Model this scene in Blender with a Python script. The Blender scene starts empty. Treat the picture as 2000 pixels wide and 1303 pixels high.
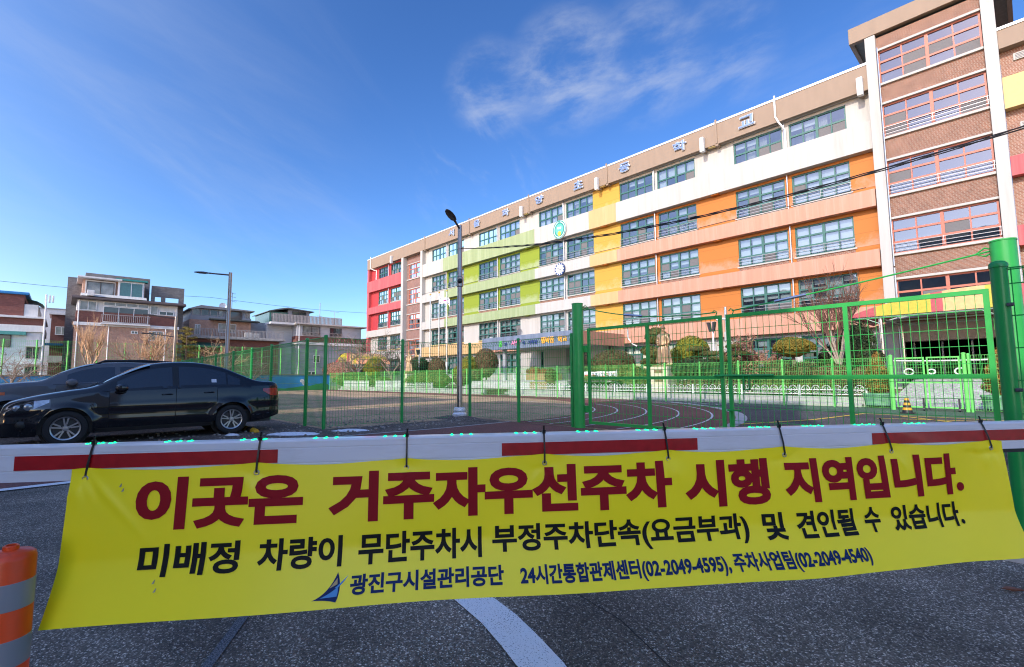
import bpy, bmesh, math, random
from mathutils import Vector, Matrix
R = math.radians
random.seed(7)
SC = bpy.context.scene
COL = SC.collection

# ------------------------------------------------------------------ camera, world, sun, exposure
# World axes: x to the right along the school facade, y towards the facade, z up. Camera stands at the origin.
YAW, PITCH, ROLL = 47.188, 5.164, -0.444
ca, sa = math.cos(R(YAW)), math.sin(R(YAW))
def cw(X, Y):
    """camera-aligned ground metres (right, forward) to world x, y"""
    return (X * ca - Y * sa, X * sa + Y * ca)
fx, fy = cw(0, 1); rx, ry = cw(1, 0)
F_ = Vector((fx * math.cos(R(PITCH)), fy * math.cos(R(PITCH)), math.sin(R(PITCH))))
U0 = Vector((-fx * math.sin(R(PITCH)), -fy * math.sin(R(PITCH)), math.cos(R(PITCH))))
R0 = Vector((rx, ry, 0))
c_, s_ = math.cos(R(ROLL)), math.sin(R(ROLL))
RR, UU = R0 * c_ + U0 * s_, U0 * c_ - R0 * s_
cd = bpy.data.cameras.new('camera'); cam = bpy.data.objects.new('camera', cd); COL.objects.link(cam)
cd.sensor_width = 36; cd.lens = 944 / 2000 * 36; cd.clip_start = 0.05; cd.clip_end = 3000
cam.matrix_world = Matrix(((RR.x, UU.x, -F_.x, 0), (RR.y, UU.y, -F_.y, 0), (RR.z, UU.z, -F_.z, 1.15), (0, 0, 0, 1)))
SC.camera = cam

SUN_EL, SUN_AZ = 30.0, 172.0          # azimuth clockwise from +y: the sun stands behind the camera, a touch to the left
su = bpy.data.lights.new('sun', 'SUN'); so = bpy.data.objects.new('sun', su); COL.objects.link(so)
su.energy = 2.35; su.angle = R(0.5); su.color = (1.0, 0.93, 0.82)
to_sun = Vector((math.sin(R(SUN_AZ)) * math.cos(R(SUN_EL)), math.cos(R(SUN_AZ)) * math.cos(R(SUN_EL)), math.sin(R(SUN_EL))))
so.rotation_euler = to_sun.to_track_quat('Z', 'Y').to_euler()

wd = bpy.data.worlds.new('World'); SC.world = wd; wd.use_nodes = True
wt = wd.node_tree; wt.nodes.clear()
def wn(t, **k):
    n = wt.nodes.new(t)
    for a, b in k.items(): setattr(n, a, b)
    return n
sky = wn('ShaderNodeTexSky', sky_type='NISHITA'); sky.sun_disc = False
sky.sun_elevation = R(SUN_EL); sky.sun_rotation = R(SUN_AZ)
sky.air_density = 1.0; sky.dust_density = 0.35; sky.ozone_density = 2.2; sky.altitude = 50
hsv = wn('ShaderNodeHueSaturation'); hsv.inputs['Saturation'].default_value = 1.15
gmm = wn('ShaderNodeGamma'); gmm.inputs['Gamma'].default_value = 1.16
tn = wn('ShaderNodeMix', data_type='RGBA', blend_type='MULTIPLY'); tn.inputs['Factor'].default_value = 1; tn.inputs['B'].default_value = (.96, .82, .86, 1)
wt.links.new(sky.outputs[0], gmm.inputs[0]); wt.links.new(gmm.outputs[0], tn.inputs['A']); wt.links.new(tn.outputs['Result'], hsv.inputs['Color'])
geo = wn('ShaderNodeTexCoord')
def cloud_layer(direction, width, rot, stretch, scale, lo, hi, amount):
    """wisps of high cloud around one direction of the sky"""
    d = Vector(direction).normalized()
    dot = wn('ShaderNodeVectorMath', operation='DOT_PRODUCT'); dot.inputs[1].default_value = d
    wt.links.new(geo.outputs['Generated'], dot.inputs[0])
    mr = wn('ShaderNodeMapRange', interpolation_type='SMOOTHSTEP')
    mr.inputs['From Min'].default_value = math.cos(R(width)); mr.inputs['From Max'].default_value = math.cos(R(width * 0.15))
    wt.links.new(dot.outputs['Value'], mr.inputs['Value'])
    # local frame: a along the streak, b across it
    up = Vector((0, 0, 1)); r_ = d.cross(up).normalized(); u_ = r_.cross(d)
    a = r_ * math.cos(R(rot)) + u_ * math.sin(R(rot)); b = u_ * math.cos(R(rot)) - r_ * math.sin(R(rot))
    comb = wn('ShaderNodeCombineXYZ')
    for i, (v, s) in enumerate(((a, 1.0 / stretch), (b, 1.0), (d, 0.3))):
        dp = wn('ShaderNodeVectorMath', operation='DOT_PRODUCT'); dp.inputs[1].default_value = v * s * scale
        wt.links.new(geo.outputs['Generated'], dp.inputs[0]); wt.links.new(dp.outputs['Value'], comb.inputs[i])
    nz = wn('ShaderNodeTexNoise'); nz.inputs['Scale'].default_value = 1.0; nz.inputs['Detail'].default_value = 9
    nz.inputs['Roughness'].default_value = 0.62; nz.inputs['Distortion'].default_value = 0.25
    wt.links.new(comb.outputs[0], nz.inputs['Vector'])
    m2 = wn('ShaderNodeMapRange', interpolation_type='SMOOTHSTEP'); m2.inputs['From Min'].default_value = lo; m2.inputs['From Max'].default_value = hi
    wt.links.new(nz.outputs['Fac'], m2.inputs['Value'])
    mu = wn('ShaderNodeMath', operation='MULTIPLY'); wt.links.new(mr.outputs[0], mu.inputs[0]); wt.links.new(m2.outputs[0], mu.inputs[1])
    m3 = wn('ShaderNodeMath', operation='MULTIPLY'); m3.inputs[1].default_value = amount; wt.links.new(mu.outputs[0], m3.inputs[0])
    return m3.outputs[0]
def sky_dir(px, py):
    v = RR * ((px - 1000) / 944) + UU * ((651.5 - py) / 944) + F_
    return v.normalized()
# the hazy half of the sky round the sun is brighter and whiter than the clear half away from it
sd = wn('ShaderNodeVectorMath', operation='DOT_PRODUCT'); sd.inputs[1].default_value = Vector((to_sun.x, to_sun.y, 0.24)).normalized()
wt.links.new(geo.outputs['Generated'], sd.inputs[0])
sr = wn('ShaderNodeMapRange', interpolation_type='SMOOTHSTEP'); sr.inputs['From Min'].default_value = -.35; sr.inputs['From Max'].default_value = .85
wt.links.new(sd.outputs['Value'], sr.inputs['Value'])
sm = wn('ShaderNodeMix', data_type='RGBA'); sm.inputs['A'].default_value = (.47, .66, .76, 1); sm.inputs['B'].default_value = (2.1, 1.8, 1.5, 1)
wt.links.new(sr.outputs[0], sm.inputs['Factor'])
sx = wn('ShaderNodeMix', data_type='RGBA', blend_type='MULTIPLY'); sx.inputs['Factor'].default_value = 1
wt.links.new(hsv.outputs[0], sx.inputs['A']); wt.links.new(sm.outputs['Result'], sx.inputs['B'])
prev = sx.outputs['Result']
for args in ((sky_dir(960, 175), 5.5, 8, 2.0, 17, 0.36, 0.80, 0.42), (sky_dir(1110, 140), 7, 8, 2.0, 17, 0.34, 0.80, 0.52), (sky_dir(1260, 125), 7, 10, 2.0, 17, 0.36, 0.80, 0.42), (sky_dir(1410, 105), 6, 12, 2.0, 17, 0.38, 0.80, 0.32),
             (sky_dir(330, 250), 24, -36, 6, 8, 0.46, 0.88, 0.2), (sky_dir(60, 460), 34, -14, 4.5, 6, 0.38, 0.85, 0.24),
             (sky_dir(420, 480), 18, -28, 6, 9, 0.46, 0.85, 0.35), (sky_dir(930, 340), 9, -50, 2.5, 14, 0.48, 0.82, 0.35),
             (sky_dir(620, 560), 16, 12, 5, 8, 0.45, 0.85, 0.15), (sky_dir(1680, 30), 14, 8, 3.0, 8, 0.46, 0.85, 0.2)):
    f = cloud_layer(*args)
    mx = wn('ShaderNodeMix', data_type='RGBA'); mx.inputs['B'].default_value = (2.6, 2.75, 3.0, 1)
    wt.links.new(f, mx.inputs['Factor']); wt.links.new(prev, mx.inputs['A']); prev = mx.outputs['Result']
bg = wn('ShaderNodeBackground'); bg.inputs['Strength'].default_value = 0.15
wo = wn('ShaderNodeOutputWorld')
wt.links.new(prev, bg.inputs['Color']); wt.links.new(bg.outputs[0], wo.inputs[0])
SC.view_settings.view_transform = 'Standard'; SC.view_settings.look = 'None'
SC.view_settings.gamma = 1; SC.view_settings.exposure = 0.95
SC.cycles.max_bounces = 8; SC.cycles.transparent_max_bounces = 24
SC.cycles.use_denoising = True
SC.cycles.pixel_filter_type = 'BLACKMAN_HARRIS'; SC.cycles.filter_width = 1.1

# ------------------------------------------------------------------ materials
MATS = {}
def _new(name):
    m = bpy.data.materials.new(name); m.use_nodes = True
    nt = m.node_tree; b = nt.nodes['Principled BSDF']
    return m, nt, b
def _bump(nt, b, src, strength, dist):
    bp = nt.nodes.new('ShaderNodeBump'); bp.inputs['Strength'].default_value = strength; bp.inputs['Distance'].default_value = dist
    nt.links.new(src, bp.inputs['Height']); nt.links.new(bp.outputs[0], b.inputs['Normal'])
def mat(name, col, rough=0.6, metal=0.0, var=0.12, scale=6.0, stretch=(1, 1, 1), bump=0.0, coat=0.0, spec=0.5, dirt=None, dirt_amt=0.35, dirt_scale=1.3, leaf=False):
    """painted / plain surface: base colour broken up by two scales of noise, optional patchy dirt"""
    if name in MATS: return MATS[name]
    m, nt, b = _new(name); L = nt.links
    tc = nt.nodes.new('ShaderNodeTexCoord'); mp = nt.nodes.new('ShaderNodeMapping'); mp.inputs['Scale'].default_value = stretch
    L.new(tc.outputs['Object'], mp.inputs['Vector'])
    n1 = nt.nodes.new('ShaderNodeTexNoise'); n1.inputs['Scale'].default_value = scale; n1.inputs['Detail'].default_value = 6
    L.new(mp.outputs[0], n1.inputs['Vector'])
    mx = nt.nodes.new('ShaderNodeMix'); mx.data_type = 'RGBA'
    lo = tuple(max(0, c * (1 - var)) for c in col) + (1,); hi = tuple(min(1, c * (1 + var)) for c in col) + (1,)
    mx.inputs['A'].default_value = lo; mx.inputs['B'].default_value = hi
    mr = nt.nodes.new('ShaderNodeMapRange'); mr.inputs['From Min'].default_value = .3; mr.inputs['From Max'].default_value = .7
    L.new(n1.outputs['Fac'], mr.inputs['Value']); L.new(mr.outputs[0], mx.inputs['Factor'])
    out = mx.outputs['Result']
    if dirt:
        n2 = nt.nodes.new('ShaderNodeTexNoise'); n2.inputs['Scale'].default_value = dirt_scale; n2.inputs['Detail'].default_value = 8; n2.inputs['Roughness'].default_value = .65
        L.new(mp.outputs[0], n2.inputs['Vector'])
        r2 = nt.nodes.new('ShaderNodeMapRange'); r2.inputs['From Min'].default_value = .48; r2.inputs['From Max'].default_value = .68
        r2.inputs['To Max'].default_value = dirt_amt
        L.new(n2.outputs['Fac'], r2.inputs['Value'])
        m2 = nt.nodes.new('ShaderNodeMix'); m2.data_type = 'RGBA'; m2.inputs['B'].default_value = tuple(dirt) + (1,)
        L.new(r2.outputs[0], m2.inputs['Factor']); L.new(out, m2.inputs['A']); out = m2.outputs['Result']
    L.new(out, b.inputs['Base Color'])
    b.inputs['Roughness'].default_value = rough; b.inputs['Metallic'].default_value = metal
    b.inputs['Coat Weight'].default_value = coat; b.inputs['Coat Roughness'].default_value = .05
    b.inputs['Specular IOR Level'].default_value = spec
    if bump: _bump(nt, b, n1.outputs['Fac'], bump, .02)
    if leaf:
        b.inputs['Subsurface Weight'].default_value = 0.0
    MATS[name] = m; return m
def brick(name, c1, c2, mortar, w=.21, h=.067, ms=.010, rough=.85):
    if name in MATS: return MATS[name]
    m, nt, b = _new(name); L = nt.links
    tc = nt.nodes.new('ShaderNodeTexCoord'); sp = nt.nodes.new('ShaderNodeSeparateXYZ'); L.new(tc.outputs['Object'], sp.inputs[0])
    ad = nt.nodes.new('ShaderNodeMath'); ad.operation = 'ADD'; L.new(sp.outputs[0], ad.inputs[0]); L.new(sp.outputs[1], ad.inputs[1])
    cb = nt.nodes.new('ShaderNodeCombineXYZ'); L.new(ad.outputs[0], cb.inputs[0]); L.new(sp.outputs[2], cb.inputs[1])
    bt = nt.nodes.new('ShaderNodeTexBrick'); L.new(cb.outputs[0], bt.inputs['Vector'])
    bt.inputs['Scale'].default_value = 1; bt.inputs['Brick Width'].default_value = w; bt.inputs['Row Height'].default_value = h
    bt.inputs['Mortar Size'].default_value = ms; bt.inputs['Mortar Smooth'].default_value = .3; bt.inputs['Bias'].default_value = -.2
    bt.inputs['Color1'].default_value = tuple(c1) + (1,); bt.inputs['Color2'].default_value = tuple(c2) + (1,); bt.inputs['Mortar'].default_value = tuple(mortar) + (1,)
    nz = nt.nodes.new('ShaderNodeTexNoise'); nz.inputs['Scale'].default_value = 2.5; nz.inputs['Detail'].default_value = 8; L.new(tc.outputs['Object'], nz.inputs['Vector'])
    mr = nt.nodes.new('ShaderNodeMapRange'); mr.inputs['To Min'].default_value = .72; mr.inputs['To Max'].default_value = 1.28; L.new(nz.outputs['Fac'], mr.inputs['Value'])
    mu = nt.nodes.new('ShaderNodeVectorMath'); mu.operation = 'SCALE'; L.new(bt.outputs['Color'], mu.inputs[0]); L.new(mr.outputs[0], mu.inputs['Scale'])
    L.new(mu.outputs[0], b.inputs['Base Color']); b.inputs['Roughness'].default_value = rough
    _bump(nt, b, bt.outputs['Fac'], -.4, .01)
    MATS[name] = m; return m
def glass(name, tint=(.75, .8, .8), refl=.30, rough=.02):
    """window pane: partly mirrors the sky, partly lets the room behind show"""
    if name in MATS: return MATS[name]
    m = bpy.data.materials.new(name); m.use_nodes = True; nt = m.node_tree; nt.nodes.clear(); L = nt.links
    tr = nt.nodes.new('ShaderNodeBsdfTransparent'); tr.inputs[0].default_value = tuple(tint) + (1,)
    gl = nt.nodes.new('ShaderNodeBsdfGlossy'); gl.inputs['Roughness'].default_value = rough; gl.inputs[0].default_value = (.78, .89, 1.0, 1)
    tc = nt.nodes.new('ShaderNodeTexCoord'); nz = nt.nodes.new('ShaderNodeTexNoise'); nz.inputs['Scale'].default_value = 1.1; L.new(tc.outputs['Object'], nz.inputs['Vector'])
    bp = nt.nodes.new('ShaderNodeBump'); bp.inputs['Strength'].default_value = .08; bp.inputs['Distance'].default_value = .03; L.new(nz.outputs['Fac'], bp.inputs['Height']); L.new(bp.outputs[0], gl.inputs['Normal'])
    lw = nt.nodes.new('ShaderNodeLayerWeight'); lw.inputs['Blend'].default_value = .22
    mr = nt.nodes.new('ShaderNodeMapRange'); mr.inputs['To Min'].default_value = refl; mr.inputs['To Max'].default_value = .95; L.new(lw.outputs['Fresnel'], mr.inputs['Value'])
    mx = nt.nodes.new('ShaderNodeMixShader'); L.new(mr.outputs[0], mx.inputs[0]); L.new(tr.outputs[0], mx.inputs[1]); L.new(gl.outputs[0], mx.inputs[2])
    o = nt.nodes.new('ShaderNodeOutputMaterial'); L.new(mx.outputs[0], o.inputs[0])
    MATS[name] = m; return m
def speckle(name, dark, light, cells, share, rough=.85, patch=.25, bump=.5, patch_scale=.9, grit=None):
    """asphalt, sand, gravel: stones of mixed tone in a dark binder, worn patches"""
    if name in MATS: return MATS[name]
    m, nt, b = _new(name); L = nt.links
    tc = nt.nodes.new('ShaderNodeTexCoord')
    vo = nt.nodes.new('ShaderNodeTexVoronoi'); vo.inputs['Scale'].default_value = cells; L.new(tc.outputs['Object'], vo.inputs['Vector'])
    sp = nt.nodes.new('ShaderNodeSeparateColor'); L.new(vo.outputs['Color'], sp.inputs[0])
    cr = nt.nodes.new('ShaderNodeValToRGB'); e = cr.color_ramp.elements
    e[0].position = 0; e[0].color = tuple(c * .55 for c in dark) + (1,); e[1].position = 1; e[1].color = tuple(light) + (1,)
    k = e.new(1 - share); k.color = tuple(c * 1.25 for c in dark) + (1,)
    k = e.new(1 - share * .45); k.color = tuple((a * .55 + c * .45) for a, c in zip(dark, light)) + (1,)
    L.new(sp.outputs[0], cr.inputs[0])
    nz = nt.nodes.new('ShaderNodeTexNoise'); nz.inputs['Scale'].default_value = patch_scale; nz.inputs['Detail'].default_value = 9; nz.inputs['Roughness'].default_value = .62; L.new(tc.outputs['Object'], nz.inputs['Vector'])
    mr = nt.nodes.new('ShaderNodeMapRange'); mr.inputs['From Min'].default_value = .3; mr.inputs['From Max'].default_value = .7; mr.inputs['To Min'].default_value = 1 - patch; mr.inputs['To Max'].default_value = 1 + patch; L.new(nz.outputs['Fac'], mr.inputs['Value'])
    n3 = nt.nodes.new('ShaderNodeTexNoise'); n3.inputs['Scale'].default_value = cells * .35; n3.inputs['Detail'].default_value = 4; L.new(tc.outputs['Object'], n3.inputs['Vector'])
    m3 = nt.nodes.new('ShaderNodeMapRange'); m3.inputs['From Min'].default_value = .25; m3.inputs['From Max'].default_value = .75; m3.inputs['To Min'].default_value = .45; m3.inputs['To Max'].default_value = 1.6; L.new(n3.outputs['Fac'], m3.inputs['Value'])
    mm = nt.nodes.new('ShaderNodeMath'); mm.operation = 'MULTIPLY'; L.new(mr.outputs[0], mm.inputs[0]); L.new(m3.outputs[0], mm.inputs[1])
    n4 = nt.nodes.new('ShaderNodeTexNoise'); n4.inputs['Scale'].default_value = patch_scale * .45; n4.inputs['Detail'].default_value = 3; n4.inputs['Distortion'].default_value = 1.2; L.new(tc.outputs['Object'], n4.inputs['Vector'])
    m4 = nt.nodes.new('ShaderNodeMapRange'); m4.inputs['From Min'].default_value = .38; m4.inputs['From Max'].default_value = .52; m4.inputs['To Min'].default_value = 1 - patch * .8; L.new(n4.outputs['Fac'], m4.inputs['Value'])
    m5 = nt.nodes.new('ShaderNodeMath'); m5.operation = 'MULTIPLY'; L.new(mm.outputs[0], m5.inputs[0]); L.new(m4.outputs[0], m5.inputs[1]); mm = m5
    mu = nt.nodes.new('ShaderNodeVectorMath'); mu.operation = 'SCALE'; L.new(cr.outputs[0], mu.inputs[0]); L.new(mm.outputs[0], mu.inputs['Scale'])
    L.new(mu.outputs[0], b.inputs['Base Color']); b.inputs['Roughness'].default_value = rough
    _bump(nt, b, vo.outputs['Distance'], bump, .006)
    MATS[name] = m; return m
def worn_paint(name, col, under, cells=150, hole=.36, patch=.5):
    """road paint worn through to the stones in specks"""
    if name in MATS: return MATS[name]
    m, nt, b = _new(name); L = nt.links
    tc = nt.nodes.new('ShaderNodeTexCoord')
    n1 = nt.nodes.new('ShaderNodeTexNoise'); n1.inputs['Scale'].default_value = cells; n1.inputs['Detail'].default_value = 3; L.new(tc.outputs['Object'], n1.inputs['Vector'])
    n2 = nt.nodes.new('ShaderNodeTexNoise'); n2.inputs['Scale'].default_value = 3; n2.inputs['Detail'].default_value = 6; L.new(tc.outputs['Object'], n2.inputs['Vector'])
    m2 = nt.nodes.new('ShaderNodeMath'); m2.operation = 'MULTIPLY_ADD'; m2.inputs[1].default_value = .25; m2.inputs[2].default_value = -.125; L.new(n2.outputs['Fac'], m2.inputs[0])
    ad = nt.nodes.new('ShaderNodeMath'); ad.operation = 'ADD'; L.new(n1.outputs['Fac'], ad.inputs[0]); L.new(m2.outputs[0], ad.inputs[1])
    mr = nt.nodes.new('ShaderNodeMapRange'); mr.inputs['From Min'].default_value = hole - .03; mr.inputs['From Max'].default_value = hole + .05; L.new(ad.outputs[0], mr.inputs['Value'])
    mx = nt.nodes.new('ShaderNodeMix'); mx.data_type = 'RGBA'; mx.inputs['A'].default_value = tuple(under) + (1,); mx.inputs['B'].default_value = tuple(col) + (1,)
    L.new(mr.outputs[0], mx.inputs['Factor']); L.new(mx.outputs['Result'], b.inputs['Base Color']); b.inputs['Roughness'].default_value = .75
    _bump(nt, b, n1.outputs['Fac'], .4, .004)
    MATS[name] = m; return m
def weathered(name, strong, pale, z0, z1, rough=.7):
    """wall paint bleached to a paler tone near the sill, in uneven patches (heights are where the bleaching sits)"""
    if name in MATS: return MATS[name]
    m, nt, b = _new(name); L = nt.links
    tc = nt.nodes.new('ShaderNodeTexCoord'); sp = nt.nodes.new('ShaderNodeSeparateXYZ'); L.new(tc.outputs['Object'], sp.inputs[0])
    md = nt.nodes.new('ShaderNodeMath'); md.operation = 'SUBTRACT'; md.inputs[1].default_value = z0; L.new(sp.outputs[2], md.inputs[0])
    mo = nt.nodes.new('ShaderNodeMath'); mo.operation = 'MODULO'; mo.inputs[1].default_value = 3.5; L.new(md.outputs[0], mo.inputs[0])
    nz = nt.nodes.new('ShaderNodeTexNoise'); nz.inputs['Scale'].default_value = 1.4; nz.inputs['Detail'].default_value = 9; nz.inputs['Roughness'].default_value = .68; L.new(tc.outputs['Object'], nz.inputs['Vector'])
    ma = nt.nodes.new('ShaderNodeMath'); ma.operation = 'MULTIPLY_ADD'; ma.inputs[1].default_value = 2.6; L.new(nz.outputs['Fac'], ma.inputs[0]); L.new(mo.outputs[0], ma.inputs[2])
    mr = nt.nodes.new('ShaderNodeMapRange'); mr.inputs['From Min'].default_value = z1 + 1.05; mr.inputs['From Max'].default_value = z1 + 1.75; L.new(ma.outputs[0], mr.inputs['Value'])
    mx = nt.nodes.new('ShaderNodeMix'); mx.data_type = 'RGBA'; mx.inputs['A'].default_value = tuple(pale) + (1,); mx.inputs['B'].default_value = tuple(strong) + (1,)
    L.new(mr.outputs[0], mx.inputs['Factor'])
    # fine horizontal board joints
    wv = nt.nodes.new('ShaderNodeMath'); wv.operation = 'MODULO'; wv.inputs[1].default_value = .83; L.new(mo.outputs[0], wv.inputs[0])
    lt = nt.nodes.new('ShaderNodeMath'); lt.operation = 'LESS_THAN'; lt.inputs[1].default_value = .018; L.new(wv.outputs[0], lt.inputs[0])
    m2 = nt.nodes.new('ShaderNodeMix'); m2.data_type = 'RGBA'; m2.inputs['B'].default_value = tuple(c * .6 for c in strong) + (1,)
    L.new(lt.outputs[0], m2.inputs['Factor']); L.new(mx.outputs['Result'], m2.inputs['A'])
    L.new(m2.outputs['Result'], b.inputs['Base Color']); b.inputs['Roughness'].default_value = rough
    MATS[name] = m; return m
def emit(name, col, s):
    if name in MATS: return MATS[name]
    m, nt, b = _new(name); b.inputs['Base Color'].default_value = tuple(col) + (1,)
    b.inputs['Emission Color'].default_value = tuple(col) + (1,); b.inputs['Emission Strength'].default_value = s
    MATS[name] = m; return m

# ------------------------------------------------------------------ mesh building
class MB:
    def __init__(s): s.v = []; s.f = []
    def add(s, vs, fs):
        o = len(s.v); s.v += [tuple(p) for p in vs]; s.f += [tuple(i + o for i in f) for f in fs]; return s
    def box(s, x0, x1, y0, y1, z0, z1):
        vs = [(x0, y0, z0), (x1, y0, z0), (x1, y1, z0), (x0, y1, z0), (x0, y0, z1), (x1, y0, z1), (x1, y1, z1), (x0, y1, z1)]
        return s.add(vs, [(0, 3, 2, 1), (4, 5, 6, 7), (0, 1, 5, 4), (1, 2, 6, 5), (2, 3, 7, 6), (3, 0, 4, 7)])
    def bevbox(s, x0, x1, y0, y1, z0, z1, b=.01):
        """box with chamfered vertical and horizontal edges"""
        pts = []
        for z, i in ((z0, b), (z0 + b, 0), (z1 - b, 0), (z1, b)):
            X0, X1, Y0, Y1 = x0 + i, x1 - i, y0 + i, y1 - i
            pts.append([(X0 + b, Y0, z), (X1 - b, Y0, z), (X1, Y0 + b, z), (X1, Y1 - b, z), (X1 - b, Y1, z), (X0 + b, Y1, z), (X0, Y1 - b, z), (X0, Y0 + b, z)])
        return s.loft(pts, True, True)
    def loft(s, rings, cap0=False, cap1=False, closed=True):
        n = len(rings[0]); o = len(s.v); fs = []
        for r in rings: s.v += [tuple(p) for p in r]
        for i in range(len(rings) - 1):
            for j in range(n if closed else n - 1):
                k = (j + 1) % n
                fs.append((o + i * n + j, o + i * n + k, o + (i + 1) * n + k, o + (i + 1) * n + j))
        if cap0: fs.append(tuple(o + j for j in reversed(range(n))))
        if cap1: fs.append(tuple(o + (len(rings) - 1) * n + j for j in range(n)))
        s.f += fs; return s
    def tube(s, pts, r, n=8, cap=True):
        pts = [Vector(p) for p in pts]; rs = r if isinstance(r, (list, tuple)) else [r] * len(pts)
        rings = []; prev = None
        for i, p in enumerate(pts):
            d = (pts[min(i + 1, len(pts) - 1)] - pts[max(i - 1, 0)])
            d = d.normalized() if d.length > 1e-9 else Vector((0, 0, 1))
            if prev is None:
                a = Vector((0, 0, 1)) if abs(d.z) < .9 else Vector((1, 0, 0))
                u = d.cross(a).normalized()
            else:
                u = prev - d * prev.dot(d); u = u.normalized() if u.length > 1e-6 else d.orthogonal().normalized()
            prev = u; w = d.cross(u)
            rings.append([p + (u * math.cos(2 * math.pi * k / n) + w * math.sin(2 * math.pi * k / n)) * rs[i] for k in range(n)])
        return s.loft(rings, cap, cap)
    def cyl(s, x, y, z0, z1, r0, r1=None, n=16):
        r1 = r0 if r1 is None else r1
        return s.loft([[(x + r * math.cos(2 * math.pi * k / n), y + r * math.sin(2 * math.pi * k / n), z) for k in range(n)] for z, r in ((z0, r0), (z1, r1))], True, True)
    def lathe(s, prof, n=24, c=(0, 0, 0), axis='z', cap=True):
        rings = []
        for r, h in prof:
            ring = []
            for k in range(n):
                a = 2 * math.pi * k / n; p = (r * math.cos(a), r * math.sin(a), h)
                if axis == 'x': p = (p[2], p[0], p[1])
                elif axis == 'y': p = (p[1], p[2], p[0])
                ring.append((p[0] + c[0], p[1] + c[1], p[2] + c[2]))
            rings.append(ring)
        return s.loft(rings, cap, cap)
    def prism(s, poly, lo, hi, axis='y'):
        """poly in the two other axes (x,z for y; y,z for x; x,y for z)"""
        def P(a, b, h): return (a, h, b) if axis == 'y' else ((h, a, b) if axis == 'x' else (a, b, h))
        n = len(poly); o = len(s.v)
        s.v += [P(a, b, lo) for a, b in poly] + [P(a, b, hi) for a, b in poly]
        s.f += [tuple(o + i for i in range(n)), tuple(o + n + i for i in reversed(range(n)))]
        s.f += [(o + i, o + n + i, o + n + (i + 1) % n, o + (i + 1) % n) for i in range(n)]
        return s
    def wire(s, a, b, r):
        a, b = Vector(a), Vector(b); d = (b - a).normalized(); u = d.orthogonal().normalized() * r; w = d.cross(u)
        o = len(s.v)
        for p in (a, b): s.v += [tuple(p + u), tuple(p + w), tuple(p - u), tuple(p - w)]
        s.f += [(o + k, o + (k + 1) % 4, o + 4 + (k + 1) % 4, o + 4 + k) for k in range(4)]
        return s
    def grid(s, rows, closed=False):
        return s.loft(rows, closed=closed)
    def ball(s, c, r, n=12, m=8, sc=(1, 1, 1), noise=0, rnd=None):
        rings = []
        for i in range(1, m):
            t = math.pi * i / m; ring = []
            for k in range(n):
                a = 2 * math.pi * k / n; q = r * (1 + (rnd.uniform(-noise, noise) if noise else 0))
                ring.append((c[0] + q * sc[0] * math.sin(t) * math.cos(a), c[1] + q * sc[1] * math.sin(t) * math.sin(a), c[2] + q * sc[2] * math.cos(t)))
            rings.append(ring)
        o = len(s.v); s.loft(rings)
        s.v += [(c[0], c[1], c[2] + r * sc[2]), (c[0], c[1], c[2] - r * sc[2])]; t_, b_ = len(s.v) - 2, len(s.v) - 1
        s.f += [(t_, o + k, o + (k + 1) % n) for k in range(n)]
        q = o + (m - 2) * n
        s.f += [(b_, q + (k + 1) % n, q + k) for k in range(n)]
        return s
ROOT = {}; KIDS = {}
def link(o, parent=None):
    COL.objects.link(o)
    if parent: o.parent = parent; KIDS.setdefault(parent.name, []).append(o)
    return o
def fin(me, smooth, fix=True):
    bm = bmesh.new(); bm.from_mesh(me)
    if fix: bmesh.ops.recalc_face_normals(bm, faces=bm.faces[:])
    if smooth:
        for f in bm.faces: f.smooth = True
        for e in bm.edges:
            if len(e.link_faces) == 2 and e.calc_face_angle(0) > R(38): e.smooth = False
    bm.to_mesh(me); bm.free()
def obj(name, mb, material, parent=None, smooth=False, world=True, fix=True):
    """ONE mesh object; world=True: the coordinates are world metres, moved into the parent's frame"""
    v = mb.v
    if parent is not None and world:
        L = ROOT.get(parent.as_pointer(), Vector((0, 0, 0))); v = [(p[0] - L.x, p[1] - L.y, p[2] - L.z) for p in v]
    me = bpy.data.meshes.new(name); me.from_pydata(v, [], mb.f); me.update()
    fin(me, smooth, fix)
    me.materials.append(material)
    o = link(bpy.data.objects.new(name, me), parent)
    if parent is not None: ROOT[o.as_pointer()] = ROOT.get(parent.as_pointer(), Vector((0, 0, 0)))
    return o
def tag(o, label, cat, group=None, kind=None):
    if label: o['label'] = label
    if cat: o['category'] = cat
    if group: o['group'] = group
    if kind: o['kind'] = kind
    return o
def thing(name, label, cat, loc=(0, 0, 0), rotz=0, group=None):
    o = bpy.data.objects.new(name, None); link(o); o.location = loc; o.rotation_euler = (0, 0, rotz); o.empty_display_size = .3
    ROOT[o.as_pointer()] = Vector(loc)
    return tag(o, label, cat, group)
def structure(name, mb, m, smooth=False):
    o = obj(name, mb, m, smooth=smooth); o['kind'] = 'structure'; return o
def copy_tree(o, parent=None):
    c = o.copy(); COL.objects.link(c)
    if parent: c.parent = parent; KIDS.setdefault(parent.name, []).append(c)
    for ch in list(KIDS.get(o.name, [])): copy_tree(ch, c)
    return c
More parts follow.
